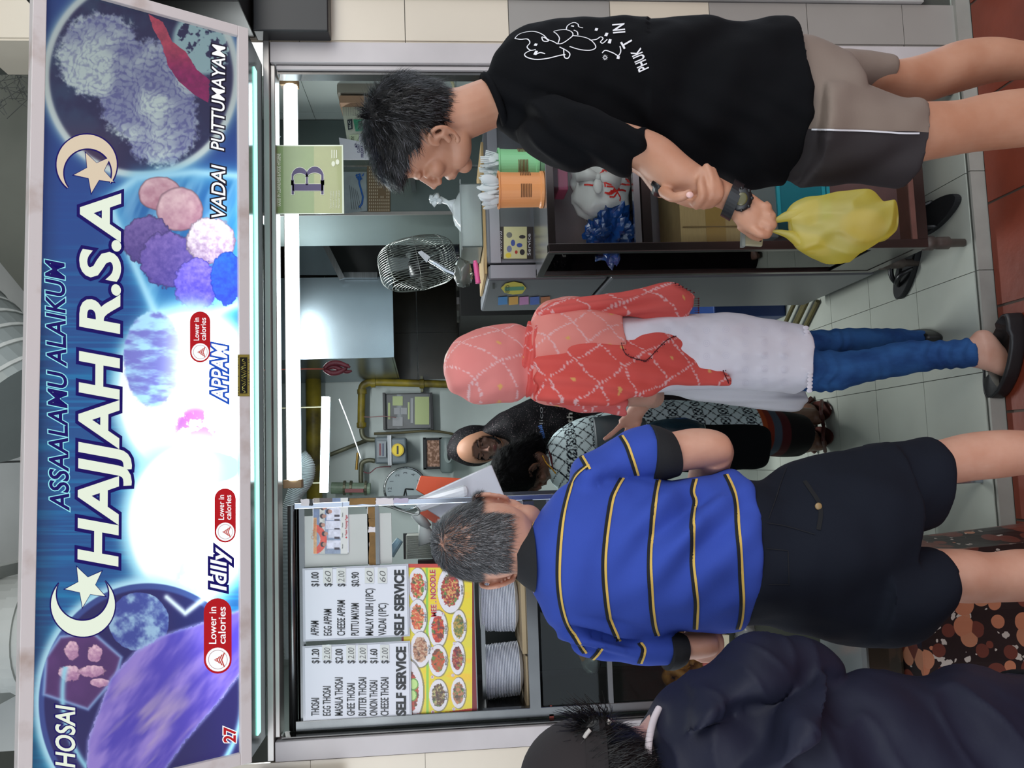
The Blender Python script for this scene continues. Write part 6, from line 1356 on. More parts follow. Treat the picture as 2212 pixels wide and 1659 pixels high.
cf = loft([(1442, 1363, 1434, 1445, YU, .066), (1462, 1365, 1452, 1444, YU, .064), (1479, 1369, 1467, 1436, YU, .058)], 44, 14, 1, .001); cf.build('cuff', m_rib, t, smooth=True)
cl = loft([(1108, 1142, 1114, 1250, YU, .066), (1125, 1134, 1130, 1264, YU, .076), (1146, 1126, 1152, 1278, YU, .086)], 44, 16, 1, .001, cap=False); cl.build('collar', m_rib, t, smooth=True)
bp2 = bvh(polo_o); a = A()
for L in (((1268, 1005), (1240, 1030), (1225, 1070), (1212, 1130), (1205, 1210), (1207, 1280), (1220, 1340), (1245, 1385), (1262, 1410)),
          ((1342, 1034), (1330, 1055), (1318, 1085), (1308, 1150), (1303, 1220), (1306, 1280), (1315, 1340), (1335, 1384)),
          ((1420, 1038), (1414, 1075), (1406, 1130), (1402, 1220), (1404, 1290), (1410, 1345), (1418, 1372)),
          ((1500, 1036), (1493, 1062), (1499, 1085), (1494, 1130), (1493, 1200), (1498, 1260), (1502, 1310), (1500, 1358)),
          ((1566, 1026), (1580, 1055), (1587, 1090), (1592, 1140), (1597, 1220), (1601, 1290), (1598, 1335), (1592, 1358)),
          ((1340, 942), (1352, 962), (1362, 990), (1374, 1026)), ((1254, 986), (1262, 1000), (1270, 1014)), ((1380, 1388), (1388, 1405), (1380, 1432)), ((1296, 1400), (1288, 1412), (1276, 1424))):
    C_ = curve_pts(L, 60); stroke(bp2, C_, .0075, a, .0018, 3, 0); stroke(bp2, [(x+5.2, y) for x, y in C_], .0045, a, .0022, 3, 1)
C_ = curve_pts([(1152, 1128), (1141, 1160), (1139, 1205), (1143, 1245), (1152, 1280)], 40); stroke(bp2, [(x+3, y) for x, y in C_], .003, a, .002, 3, 1)
a.build('stripes', [m_rib, M('stripe_yellow', (216, 180, 88), .8)], t)
body = A(); loft(grow(torso[:9], .82), 32, 40, acc=body)
hc2 = P(1064, 1166, -.63); f2 = Vector((-.05, .97, -.25)); u2 = Vector((-.06, .2, .97)); H2 = head(body, hc2, f2, u2, 1.0)
body.ball(hc2+Vector((.002, -.035, .0)), (.074, .062, .085), n=24)
loft([(1075, 1106, 1080, 1232, -.64, .055), (1105, 1112, 1108, 1236, -.65, .058), (1135, 1108, 1138, 1258, YU, .062)], 28, 14, acc=body)
for (c_, k) in (((1090, 1090), 1), ((1076, 1246), -1)):  # ears stand out either side
    p_ = P(c_[0], c_[1], -.615); body.ball(p_+Vector((0, .0, .0)), (.011, .020, .033), (Vector((.92, -.35*k, 0)), Vector((.35*k, .92, 0)), Vector((.0, 0, 1))), 16); body.ball(p_+Vector((-.006*k, 0, -.026)), (.009, .012, .014), n=10)
loft([(1390, 1026, 1370, 935, YU, .048), (1455, 1022, 1440, 934, YU, .048), (1500, 1014, 1495, 925, YU, .047), (1540, 1008, 1540, 928, YU, .044), (1568, 1000, 1566, 940, YU, .036), (1578, 990, 1574, 956, YU, .02)], 28, 30, acc=body)
body.tube([P(1540, 972, YU), P(1535, 1000, YU+.06), P(1515, 1050, YU+.17), P(1500, 1100, YU+.23)], [.043, .041, .034, .028], 18)
hnd0 = P(1500, 1100, YU+.23); body.ball(hnd0+Vector((-.03, .03, 0)), (.04, .03, .018), n=16)
for k in range(4): body.tube([hnd0+Vector((-.04, .04, .018-.012*k)), hnd0+Vector((-.075, .055, .016-.012*k)), hnd0+Vector((-.095, .045, .012-.012*k))], .0085, 8)
body.tube([hnd0+Vector((-.02, .0, .015)), hnd0+Vector((-.05, -.01, .02))], .009, 8)
loft([(1430, 1372, 1420, 1428, YU, .042), (1480, 1368, 1478, 1424, YU, .041), (1520, 1366, 1518, 1420, YU, .040), (1545, 1370, 1544, 1412, YU, .03)], 26, 20, acc=body)
body.tube([P(1522, 1392, YU), P(1515, 1360, YU+.08), P(1495, 1300, YU+.2), P(1485, 1260, YU+.24)], [.040, .036, .030, .026], 18)
hnd1 = P(1485, 1260, YU+.24); body.ball(hnd1+Vector((.03, .02, 0)), (.04, .03, .018), n=16)
for k in range(4): body.tube([hnd1+Vector((.04, .03, .018-.012*k)), hnd1+Vector((.075, .045, .016-.012*k)), hnd1+Vector((.095, .035, .012-.012*k))], .0085, 8)
body.tube([hnd1+Vector((.02, -.005, .015)), hnd1+Vector((.05, -.015, .02))], .009, 8)
loft([(1640, 1060, 1640, 1340, YU, .11), (1760, 1000, 1760, 1370, YU, .12)], 28, 8, acc=body)
loft([(1850, 965, 1850, 1130, -.60, .08), (1990, 958, 2000, 1060, -.59, .056), (2080, 937, 2085, 1041, -.59, .056), (2150, 929, 2152, 1034, -.60, .056), (2212, 930, 2213, 1026, -.60, .054), (2330, 945, 2330, 1012, -.61, .040), (2450, 952, 2450, 1004, -.62, .031)], 28, 46, acc=body)
loft([(1850, 1200, 1850, 1370, -.66, .08), (1990, 1186, 1995, 1302, -.66, .058), (2080, 1186, 2082, 1303, -.66, .058), (2140, 1193, 2142, 1301, -.66, .055), (2212, 1186, 2213, 1298, -.67, .056), (2330, 1195, 2330, 1282, -.68, .042), (2460, 1205, 2460, 1265, -.69, .032), (2560, 1208, 2560, 1265, -.69, .031)], 28, 50, acc=body)
ank1, ank2 = P(2450, 978, -.62), P(2560, 1236, -.69)
for a_, dd in ((ank1, (.15, 1, 0)), (ank2, (-.15, 1, 0))):
    body.tube([a_+Vector((0, 0, .02)), Vector((a_.x, a_.y, .0))], [.032, .034], 14); foot(body, a_.x, a_.y, dd); sole(a_.x, a_.y, dd, t, M('sandal_brown', (60, 42, 32), .6))
body2 = remesh(body, 'body', sk2, t, .0038, 5)
m_navysh = M('navy_twill', (24, 28, 38), .85, bump=.12, bs=300, spec=.15, var=.1, vs=6)
sh = loft([(1585, 1038, 1580, 1350, YU, .135), (1650, 1040, 1640, 1356, YU, .14), (1700, 1008, 1700, 1372, YU, .145), (1780, 977, 1780, 1382, YU, .145), (1850, 957, 1850, 1387, YU, .14), (1925, 950, 1925, 1390, YU, .12)], 72, 70, 1, .006, (9, 9, 5), 4, fold=lambda s, u, p: .6*math.sin(p.x*26+p.z*14+2*noise.noise(p*5)))
loft([(1870, 950, 1880, 1175, -.61, .12), (1930, 947, 1940, 1162, -.60, .115), (1992, 950, 1998, 1146, -.60, .11), (2004, 956, 2012, 1138, -.60, .106)], 60, 50, 1, .005, (10, 10, 5), 5, acc=sh)
loft([(1870, 1160, 1860, 1390, -.67, .12), (1950, 1165, 1950, 1388, -.67, .11), (2000, 1178, 1995, 1345, -.67, .10), (2014, 1184, 2008, 1322, -.67, .095)], 60, 50, 1, .005, (10, 10, 5), 6, acc=sh)
sh_o = garment(sh, 'shorts', m_navysh, t, .006, 6, .007, lambda p: .8*math.sin(p.x*26+p.z*16+3*noise.noise(p*5)))
bs_ = bvh(sh_o); a = A(); stroke(bs_, curve_pts([(1738, 1040), (1752, 1060), (1768, 1085), (1773, 1110), (1768, 1145)], 24), .008, a, .002); a.build('back_pocket', M('pocket_dark', (12, 14, 18), .9), t)
a = A(); stroke(bs_, [(1655, 1185), (1702, 1190), (1704, 1262), (1660, 1262)], .0015, a, .002); stroke(bs_, curve_pts([(1655, 1130), (1700, 1138), (1760, 1155)], 12), .0015, a, .002); stroke(bs_, [(1700, 1010), (1660, 1120)], .0015, a, .002); a.build('seams', M('seam_dark', (16, 18, 24), .9), t)
q = hit(bs_, 1768, 1096, .004); A().ball(q[0], (.007, .003, .007), n=14).build('button', M('button_horn', (150, 124, 84), .4), t, smooth=True)
# thin grey hair: shell of strands, sparse on the crown
fb = f2.normalized(); ub = (u2-fb*u2.dot(fb)).normalized(); rb = fb.cross(ub)
def cond2(p):
    X, Y = pj(p)
    if X > 1106-.0*(Y-1170) or X < 920 or Y < 1060 or Y > 1256: return 0
    if (X > 1036 and (Y < 1112 or Y > 1236)): return 0
    if p.y > -.52: return .3
    d = math.hypot((X-990)/40, (Y-1165)/55); return (.42+.58*min(1, max(0, d-.5)*1.5))*max(0, min(1, (1108+6*noise.noise(p*40)-X)/34))
smp = surf_sampler(body2, cond2)
m_g1 = M('hair_grey', (96, 96, 98), .6); m_g2 = M('hair_dark_grey', (44, 44, 46), .6); m_g3 = M('hair_silver', (160, 160, 162), .6)
def fl2(p, n): X, Y = pj(p); d = Vector(((1165-Y)/140, .7 if X < 960 else 0, -1 if X > 950 else -.35)); return d-n*d.dot(n)+n*.06
hr = strands('hair', t, m_g2, smp, 20000, .018, .0008, fl2, .25, 2, .0016, 2); hr['kind'] = 'stuff'
for k, (mm, n_) in enumerate(((m_g1, 8000), (m_g3, 3500))): x = strands('grey_hair', hr, mm, smp, n_, .016, .0008, fl2, .25, 2, .0022, 20+k); x['kind'] = 'stuff'
# dark glasses temple arm
rod('glasses_arm', [H2(.078, .03, .005), H2(.080, -.005, .004)], .0025, m_blackpl, t, 6)
# ---------- woman in coral headscarf ----------
def patmat(name, fn, rough=.8):
    """cloth whose pattern is drawn into the weave (stored on the surface in cloth coordinates)"""
    m = vmat(name, rough, spec=.15); return m
def paint(o, fn):
    me = o.data; n = len(me.vertices); co = np.empty(n*3); me.vertices.foreach_get('co', co); co = co.reshape(-1, 3)
    rgb = fn(co); col = np.where(rgb/255 <= .04045, rgb/255/12.92, ((np.maximum(rgb, 0)/255+.055)/1.055)**2.4)
    at = me.color_attributes.new('art', 'FLOAT_COLOR', 'POINT'); cc = np.ones((n, 4)); cc[:, :3] = col; at.data.foreach_set('color', cc.ravel())
def lattice(co, ox=0, oz=0, k=1.0, base=(232, 122, 114), dark=(214, 92, 88)):
    """tie-dyed diagonal grid of white dots with small yellow squares, in cloth metres"""
    x = co[:, 0]+.55*co[:, 1]+ox; z = co[:, 2]+oz; w = fbm(x*1000+500, z*1000+500, 160, 2, 3)-.5
    a = (x*1.0+z*.55)*k/.105+w*.7; b = (x*.75-z*.9)*k/.105-w*.7
    fa = np.abs(a-np.round(a)); fb = np.abs(b-np.round(b)); da = np.abs(b*10-np.round(b*10)); db = np.abs(a*10-np.round(a*10))
    dots = ((fa < .032) & (da < .30)) | ((fb < .032) & (db < .30)); c = np.zeros((len(co), 3)); c[:] = base
    c = c*(1-.0)+0; t_ = fbm(x*1000, z*1000, 60, 3, 8)[:, None]; c = c*(1-t_*.35)+np.array(dark, float)*t_*.35
    c[dots] = (232, 186, 186); ha = np.abs(a-np.floor(a)-.5); hb = np.abs(b-np.floor(b)-.5); yel = (ha < .055) & (hb < .055) & ((np.floor(a)+np.floor(b)) % 2 == 0); c[yel] = (226, 170, 104); return c
YW = .08
wom = thing('person', 'woman in a coral headscarf, white tunic and blue jeans', 'person', (.18, .05, 0)); t = wom
m_scarf = vmat('scarf_cloth', .75, spec=.15)
hj = loft([(956, 792, 958, 812, YW, .02), (964, 764, 966, 832, YW, .06), (982, 738, 983, 852, YW, .095), (1012, 720, 1014, 866, YW, .112), (1055, 706, 1057, 872, YW, .115), (1095, 700, 1096, 873, YW, .108), (1128, 703, 1124, 864, YW, .095), (1150, 712, 1146, 852, YW, .085)], 60, 60, 1, .003, (9, 9, 9), 3)
o = garment(hj, 'headscarf', m_scarf, t, .0045, 4, .0045, lambda p: .9*math.sin((pj(p)[0]*.5+pj(p)[1])*.11+2*noise.noise(p*6))*max(0, min(1, (pj(p)[1]-800)/50)) + .5*math.sin(pj(p)[0]*.12)*max(0, min(1, (pj(p)[0]-1090)/40)))
for v in o.data.vertices: v.select = False
paint(o, lambda co: lattice(co, .03, .02, 1.05, (230, 142, 136), (208, 112, 110)))
nk = loft([(1122, 712, 1122, 850, YW, .09), (1138, 702, 1140, 856, YW, .10), (1156, 690, 1160, 862, YW, .105)], 60, 24, 1, .006, (20, 20, 30), 6); o = garment(nk, 'neck_wrap', m_scarf, t, .005, 2, .006, lambda p: math.sin(pj(p)[0]*.35+pj(p)[1]*.05)); paint(o, lambda co: lattice(co, .05, 0, 1.1, (222, 96, 90)))
sd = loft([(1142, 700, 1146, 858, YW, .10), (1160, 668, 1166, 868, YW, .115), (1190, 650, 1200, 878, YW, .125), (1250, 644, 1262, 884, YW, .13), (1300, 664, 1300, 868, YW, .13), (1332, 676, 1336, 850, YW, .125)], 72, 60, 1, .003, (9, 9, 9), 4)
o = garment(sd, 'shawl', m_scarf, t, .0045, 4, .004, lambda p: .6*math.sin(pj(p)[1]*.10+pj(p)[0]*.03+2*noise.noise(p*5))); paint(o, lambda co: lattice(co, 0, 0, 1, (236, 148, 138), (220, 122, 114)))
ta = loft([(1160, 668, 1172, 712, YW-.05, .03), (1200, 650, 1210, 708, YW-.06, .035), (1300, 636, 1302, 690, YW-.06, .032), (1400, 621, 1402, 690, YW-.05, .028), (1452, 612, 1456, 692, YW-.05, .024), (1480, 622, 1480, 690, YW-.05, .018), (1504, 640, 1490, 682, YW-.05, .010)], 44, 90, 1, .003, (9, 9, 9), 5)
o = garment(ta, 'shawl_end', m_scarf, t, .0045, 3, .005, lambda p: 1.2*math.sin(pj(p)[1]*.22+pj(p)[0]*.03+2*noise.noise(p*4))*max(.25, min(1, (1480-pj(p)[0])/80))); paint(o, lambda co: lattice(co, .02, .01, 1, (224, 100, 94))); sa = o
tb = loft([(1148, 760, 1160, 862, YW-.07, .04), (1190, 746, 1195, 874, YW-.09, .045), (1262, 736, 1270, 882, YW-.10, .045), (1340, 728, 1345, 868, YW-.10, .040), (1440, 722, 1445, 838, YW-.09, .034), (1498, 738, 1500, 835, YW-.08, .028), (1540, 778, 1545, 835, YW-.08, .022), (1576, 812, 1577, 834, YW-.08, .014)], 50, 110, 1, .003, (9, 9, 9), 6)
o = garment(tb, 'shawl_end', m_scarf, t, .0045, 3, .005, lambda p: 1.1*math.sin((pj(p)[1]-.12*pj(p)[0])*.16+2*noise.noise(p*4))*max(.15, min(1, (1540-pj(p)[0])/90))); paint(o, lambda co: lattice(co, .01, .03, 1, (224, 96, 88), (208, 72, 68))); sb_ = o
sl = loft([(1180, 800, 1170, 866, YW-.02, .05), (1250, 800, 1240, 886, YW-.02, .055), (1300, 815, 1296, 893, YW-.02, .05), (1346, 832, 1352, 897, YW-.02, .042)], 44, 40, 1, .003, (9, 9, 9), 7)
o = garment(sl, 'shawl_sleeve', m_scarf, t, .0045, 3, .004, lambda p: .8*math.sin(pj(p)[1]*.2+pj(p)[0]*.04)); paint(o, lambda co: lattice(co, .04, .03, 1.1, (214, 104, 102)))
bs_ = bvh(sb_, sa); a = A()
for L in (((1470, 722), (1500, 735), (1530, 765), (1545, 780), (1560, 800), (1574, 828)), ((1340, 735), (1352, 765), (1385, 778), (1400, 775), (1440, 735), (1470, 724))):
    C_ = curve_pts(L, 60); stroke(bs_, C_, .0025, a, .0015)
    for x, y in C_[::4]:
        h = hit(bs_, x, y, .003)
        if h: a.ball(h[0], .0028, n=6); a.ball(h[0]+Vector((0, -.002, -.006)), .0018, n=6)
for x, y in [(1455+8*k, 612+4*k) for k in range(6)]+[(1505, 645+5*k) for k in range(7)]+[(1574, 828-3*k) for k in range(3)]:
    q = P(x+4, y, YW-.07); a.ball(q, .003, n=6); a.tube([q, q+Vector((0, 0, .012))], .0008, 4)
o = a.build('bead_trim', M('bead_maroon', (80, 20, 30), .4), t); o['kind'] = 'stuff'
m_tun = M('white_eyelet_cotton', (242, 239, 248), .75, var=.06, vs=8, spec=.2)
tn = loft([(1240, 690, 1240, 860, YW, .10), (1330, 684, 1336, 862, YW, .115), (1380, 683, 1384, 856, YW, .115), (1440, 680, 1442, 848, YW, .115), (1500, 678, 1500, 842, YW, .12), (1560, 678, 1560, 838, YW, .125), (1650, 688, 1650, 842, YW, .128), (1718, 702, 1724, 852, YW, .128)], 72, 90, 1, .004, (7, 7, 5), 8)
def tunf(p):
    X, Y = pj(p); e = max(0, math.cos((X-1400)/49*2*math.pi))*max(0, math.cos((Y-700)/33*2*math.pi)) if X > 1380 else 0
    return .5*math.sin(Y*.075+.02*X+2*noise.noise(p*4))+.35*e
o = garment(tn, 'tunic', m_tun, t, .0045, 3, .006, tunf)
bt2 = bvh(o); a = A()
for i in range(8):
    for j in range(5):
        x, y = 1400+42*i, 712+28*j+(2 if i % 2 else 0); C_ = [(x+7*math.cos(q), y+7*math.sin(q)) for q in np.linspace(0, 6.28, 14)]
        if x < 1440+(y-720)*.0+ (80 if y > 725 and y < 835 else 0)+ (60 if y > 770 else 0): continue
        stroke(bt2, C_, .0012, a, .0012, 3); stroke(bt2, [(x+3*math.cos(q), y+3*math.sin(q)) for q in np.linspace(0, 6.28, 8)], .0012, a, .0012, 3)
e = a.build('embroidery', M('thread_white', (232, 230, 240), .6), t); e['kind'] = 'stuff'
a = A()
for k in range(18):
    y = 708+8*k; x = 1716+.0*(y-708); h = hit(bt2, 1712+(y-708)*.06, y, -.004)
    c_ = P(1741+(9*math.sin((y-708)/140*2.2)), y, YW-.112); a.ball(c_, (.0064, .0015, .009), n=10)
a.build('scalloped_hem', m_tun, t, smooth=True)
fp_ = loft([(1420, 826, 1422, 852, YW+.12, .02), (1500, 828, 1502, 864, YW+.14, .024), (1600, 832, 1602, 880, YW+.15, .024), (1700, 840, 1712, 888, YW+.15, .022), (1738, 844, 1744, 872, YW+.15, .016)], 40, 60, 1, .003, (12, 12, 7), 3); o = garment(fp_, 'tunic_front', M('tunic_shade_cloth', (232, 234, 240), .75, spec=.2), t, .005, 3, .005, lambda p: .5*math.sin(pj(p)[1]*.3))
m_jean = M('blue_denim', (52, 96, 152), .85, var=.35, vs=16, rgb2=(34, 64, 116), bump=.2, bs=420, spec=.15, vx=(1, 1, .5))
jf = lambda p: (1.2*math.sin(pj(p)[0]*.20+1.0*math.sin(pj(p)[1]*.1)+5*noise.noise(p*9)))*(.2+max(0, min(1, (pj(p)[0]-1880)/120))*.35+.5*math.exp(-((pj(p)[0]-1790)/40)**2))
jn = loft([(1640, 716, 1640, 790, YW+.06, .08), (1740, 714, 1740, 786, YW+.07, .07), (1850, 708, 1850, 768, YW+.12, .06), (1950, 712, 1950, 756, YW+.15, .048), (2010, 718, 2014, 760, YW+.16, .042), (2056, 734, 2050, 766, YW+.16, .036)], 44, 80, 1, .003, (12, 12, 6), 3)
loft([(1640, 760, 1640, 828, YW+.02, .08), (1740, 758, 1740, 845, YW, .078), (1800, 758, 1802, 845, YW-.02, .075), (1880, 752, 1880, 824, YW-.05, .062), (1950, 738, 1952, 811, YW-.07, .054), (2000, 737, 2010, 802, YW-.09, .046), (2050, 734, 2062, 797, YW-.10, .044), (2088, 729, 2103, 795, YW-.11, .040)], 48, 90, 1, .003, (12, 12, 6), 4, acc=jn)
garment(jn, 'jeans', m_jean, t, .0045, 3, .0032, jf)
sk5b = skin('skin_rosy', (204, 160, 142))
body = A(); hcw = P(1040, 786, YW); HW = head(body, hcw, Vector((-.25, .95, -.18)), Vector((-.05, .15, .98)), .92)
body.tube([HW(0, -.02, -.05), P(1140, 775, YW), P(1180, 765, YW)], [.05, .052, .08], 16); loft(grow([(1180, 660, 1190, 860, YW, .10), (1300, 690, 1300, 850, YW, .10), (1500, 695, 1500, 825, YW, .10), (1650, 710, 1650, 820, YW, .10)], .92), 28, 24, acc=body)
loft([(1640, 720, 1640, 785, YW+.06, .06), (1850, 715, 1850, 762, YW+.12, .045), (2010, 722, 2010, 754, YW+.16, .03), (2062, 738, 2056, 762, YW+.16, .026)], 20, 20, acc=body)
loft([(1640, 765, 1640, 832, YW, .07), (1800, 764, 1800, 838, YW-.02, .06), (1950, 744, 1952, 804, YW-.07, .042), (2060, 740, 2066, 790, YW-.10, .030), (2092, 732, 2104, 794, YW-.112, .028), (2112, 714, 2122, 798, YW-.12, .034), (2136, 716, 2142, 804, YW-.125, .030), (2162, 746, 2168, 814, YW-.125, .026), (2186, 768, 2188, 818, YW-.12, .024), (2200, 784, 2200, 810, YW-.115, .016)], 26, 60, acc=body)
# far foot, toes forward
q = P(2058, 750, YW+.16); body.ball(Vector((q.x+.02, q.y+.03, .04)), (.032, .06, .03), n=14); body.ball(Vector((q.x+.02, q.y+.10, .03)), (.038, .07, .022), n=14); body.tube([q, Vector((q.x+.01, q.y+.01, .05))], [.028, .03], 12)
# forearm and pointing hand
body.tube([P(1290, 845, YW), P(1400, 850, YW+.05), P(1412, 858, YW+.10)], [.045, .04, .036], 16)
loft([(1432, 838, 1404, 838, YW+.08, .03), (1415, 868, 1370, 852, YW+.10, .032), (1392, 896, 1362, 872, YW+.14, .026), (1382, 915, 1350, 892, YW+.16, .020), (1370, 935, 1335, 908, YW+.18, .016)], 22, 24, acc=body)
finger(body, ((1345, 915), (1330, 930), (1316, 942), (1307, 948)), YW+.18, .0088)
for k, ps in enumerate((((1358, 925), (1350, 942), (1362, 948), (1372, 940)), ((1366, 922), (1362, 940), (1372, 944), (1380, 934)), ((1376, 916), (1374, 932), (1382, 936), (1388, 926)))): finger(body, ps, [YW+.18, YW+.17, YW+.165, YW+.17], .0082)
finger(body, ((1382, 905), (1376, 925), (1366, 938)), [YW+.16, YW+.15, YW+.15], .009)
remesh(body, 'body', sk5b, t, .004, 4)
# black ballet flats
def flat_shoe(label_, x, y, rz, z, t, s=1.0):
    R = Matrix.Rotation(rz, 3, 'Z'); a = A(); n = 40; V = []
    for zz, kx, ky in ((0, .97, .95), (.006, 1, 1), (.012, 1.0, 1.0), (.035, .99, .96), (.046, .965, .90), (.045, .93, .84), (.012, .90, .80)):
        for i in range(n):
            q = 2*math.pi*i/n; lx = .125*math.cos(q); w_ = .044*(1+.16*math.cos(q)-.12*math.cos(2*q)); hz = zz*(1-.0*math.cos(q))
            if zz > .02: hz = zz*(1.0+.22*(math.cos(q) < -.6)); 
            V.append(Vector((x, y, z))+R@Vector((lx*kx*s, w_*ky*math.sin(q)*s, hz)))
    a.add(V, [(k*n+i, k*n+(i+1) % n, (k+1)*n+(i+1) % n, (k+1)*n+i) for k in range(6) for i in range(n)]+[tuple(range(n-1, -1, -1)), tuple(6*n+i for i in range(n))])
    toe = [Vector((x, y, z))+R@Vector((.125*math.cos(q)*s*.985, .044*(1+.16*math.cos(q)-.12*math.cos(2*q))*math.sin(q)*s*.94, .043)) for q in np.linspace(-.85, .85, 12)]
    mid = [p.lerp(Vector((x, y, z))+R@Vector((.055*s, 0, .058)), .55) for p in toe]; in_ = [p.lerp(Vector((x, y, z))+R@Vector((.05*s, 0, .056)), .95) for p in toe]
    a.add(toe+mid+in_, [(k*12+i, k*12+i+1, (k+1)*12+i+1, (k+1)*12+i) for k in range(2) for i in range(11)])
    return a.build('ballet_flat', M('black_leather', (26, 26, 28), .35, bump=.1, bs=90), t, smooth=True, label=label_)
q1 = Pz(2168, 770, -.02); flat_shoe('black flat on the red floor under the raised bare foot', q1.x+.00, q1.y+.0, math.radians(152), -.0446, t, 1.05)
q2 = P(2058, 750, YW+.16); flat_shoe('black flat on the pale floor', q2.x+.02, q2.y+.06, math.radians(92), .0006, t)

# ---------- woman bending in the patterned dress, inside ----------
YD = .95
w2 = thing('person', 'woman with black tied hair in a black and white patterned dress bending inside the stall', 'person', (.0, .95, 0)); t = w2
m_dr = vmat('dress_print', .8, spec=.15)
def dressp(co):
    x = co[:, 0]*1.0+.4*co[:, 1]; z = co[:, 2]; k = 2*math.pi/.050
    g1 = np.abs(np.sin((x+z)*k*.5)); g2 = np.abs(np.sin((x-z)*k*.5)); rr = np.abs(np.hypot((x/.050-np.round(x/.050)), (z/.100-np.round(z/.100))*2)-.33)
    band = np.abs((z/.100)-np.round(z/.100)) < .2; bars = np.abs(np.sin(x*k*2.0)) < .3; c = np.zeros((len(co), 3)); c[:] = (198, 216, 220)
    blk = (g1 < .17) | (g2 < .17) | (rr < .06) | (band & bars & (rr > .1)); c[blk] = (14, 20, 32)
    zz = co[:, 2]; c[(zz < .36)] = (150, 66, 30); c[(zz < .34)] = (110, 40, 26); c[(zz < .315)] = (60, 70, 84); c[(zz < .285)] = (66, 22, 26); c[(zz < .25)] = (14, 12, 14); return c
dr = loft([(1172, 1000, 1190, 1040, YD, .05), (1185, 960, 1215, 1062, YD, .09), (1205, 930, 1262, 1070, YD, .12), (1245, 905, 1310, 1050, YD, .13), (1300, 890, 1360, 1000, YD, .13), (1390, 868, 1420, 985, YD, .13), (1500, 866, 1510, 985, YD, .14), (1600, 872, 1605, 985, YD, .15), (1680, 884, 1688, 988, YD, .15), (1722, 892, 1728, 985, YD, .15)], 72, 120, 1, .005, (8, 8, 5), 3)
o = garment(dr, 'dress', m_dr, t, .005, 3, .004, lambda p: .8*math.sin(p.x*30+2*noise.noise(p*5))); paint(o, dressp)
ap = loft([(1392, 935, 1396, 1015, YD-.13, .03), (1450, 925, 1460, 1020, YD-.14, .035), (1560, 915, 1560, 1018, YD-.14, .04), (1640, 918, 1640, 1012, YD-.14, .04), (1662, 930, 1658, 1000, YD-.14, .03)], 48, 50, 1, .004, (9, 9, 9), 4); garment(ap, 'black_shawl', M('black_cloth', (14, 16, 20), .9, spec=.1), t, .005, 3, .004)
bb = loft([(1385, 928, 1396, 1000, YD-.19, .03), (1430, 905, 1440, 990, YD-.19, .05), (1480, 905, 1490, 985, YD-.19, .05), (1520, 915, 1520, 975, YD-.19, .03)], 36, 30, 1, .008, (14, 14, 14), 5)
bagd = thing('plastic_bag', 'dark teal plastic bag held beside the patterned dress', 'bag', tuple(P(1450, 945, YD-.19))); bb.build('bag', M('teal_film', (20, 44, 56), .25, coat=.4), bagd, smooth=True)
body = A(); hcd = P(1132, 1016, YD-.04); HD = head(body, hcd, Vector((-.75, .35, -.75)), Vector((-.6, -.3, .7)), .95)
body.tube([HD(0, -.03, -.03), P(1172, 1010, YD), P(1215, 990, YD)], [.05, .05, .08], 14); loft(grow([(1200, 950, 1240, 1050, YD, .09), (1300, 900, 1340, 1000, YD, .10), (1500, 880, 1500, 970, YD, .10), (1680, 900, 1680, 970, YD, .10)], .9), 24, 20, acc=body)
for (Yf, dx) in ((905, .0), (962, .02)):
    a0 = P(1700, Yf, YD+.05); body.tube([a0, Vector((a0.x+.01, a0.y+.02, .05))], [.05, .034], 14); foot(body, a0.x+.01, a0.y+.03, (.35, .9, 0), .012, .9)
    sole_o = A(); 
    o_ = Vector((a0.x+.01, a0.y+.03, 0)); sole_o.ball(o_+Vector((.02, .05, .008)), (.045, .13, .008), n=20); sole_o.tube(curve_pts([tuple(o_+Vector((-.04, .09, .01))), tuple(o_+Vector((.02, .09, .07))), tuple(o_+Vector((.08, .09, .01)))], 10), .012, 8); sole_o.tube(curve_pts([tuple(o_+Vector((-.04, -.02, .02))), tuple(o_+Vector((.01, -.07, .05))), tuple(o_+Vector((.06, -.02, .02)))], 10), .008, 8); sole_o.build('sandal', M('oxblood_leather', (74, 36, 30), .4), t)
body.tube([P(1240, 980, YD-.06), P(1285, 1000, YD-.10), P(1310, 1000, YD-.16), P(1330, 985, YD-.20)], [.045, .036, .03, .024], 14); hnd_ = P(1338, 975, YD-.21); body.ball(hnd_+Vector((-.02, 0, 0)), (.035, .02, .028), n=14)
for k in range(4): body.tube([hnd_+Vector((-.04, 0, .02-.014*k)), hnd_+Vector((-.075, -.01, .016-.014*k)), hnd_+Vector((-.09, .0, .008-.014*k))], .008, 8)
body.tube([hnd_+Vector((-.01, -.01, .02)), hnd_+Vector((-.045, -.02, .035))], .0085, 8)
remesh(body, 'body', skin('skin_deep', (104, 74, 58)), t, .0045, 3)
cf = A(); cf.tube([P(1288, 1000, YD-.11), P(1304, 1000, YD-.15)], [.048, .042], 20); cf.build('cuff', M('maroon_cloth', (90, 16, 32), .8), t, smooth=True)
nb = loft([(1184, 968, 1190, 1000, YD-.10, .004), (1192, 985, 1196, 1020, YD-.09, .004)], 16, 6); nb.build('neck_band', M('maroon_cloth', (90, 16, 32), .8), t)
hm = A(); fa = Vector((-.75, .35, -.75)).normalized(); ua = (Vector((-.6, -.3, .7))-fa*Vector((-.6, -.3, .7)).dot(fa)).normalized(); ra = fa.cross(ua); axh = (ra, fa, ua)
hm.ball(HD(0, -.03, .03), (.088, .095, .095), axh, 36); bun = P(1150, 966, YD-.02); hm.ball(bun, (.052, .045, .048), n=28, dis=.2); hm.tube([HD(0, -.09, .02), bun], [.05, .04], 14)
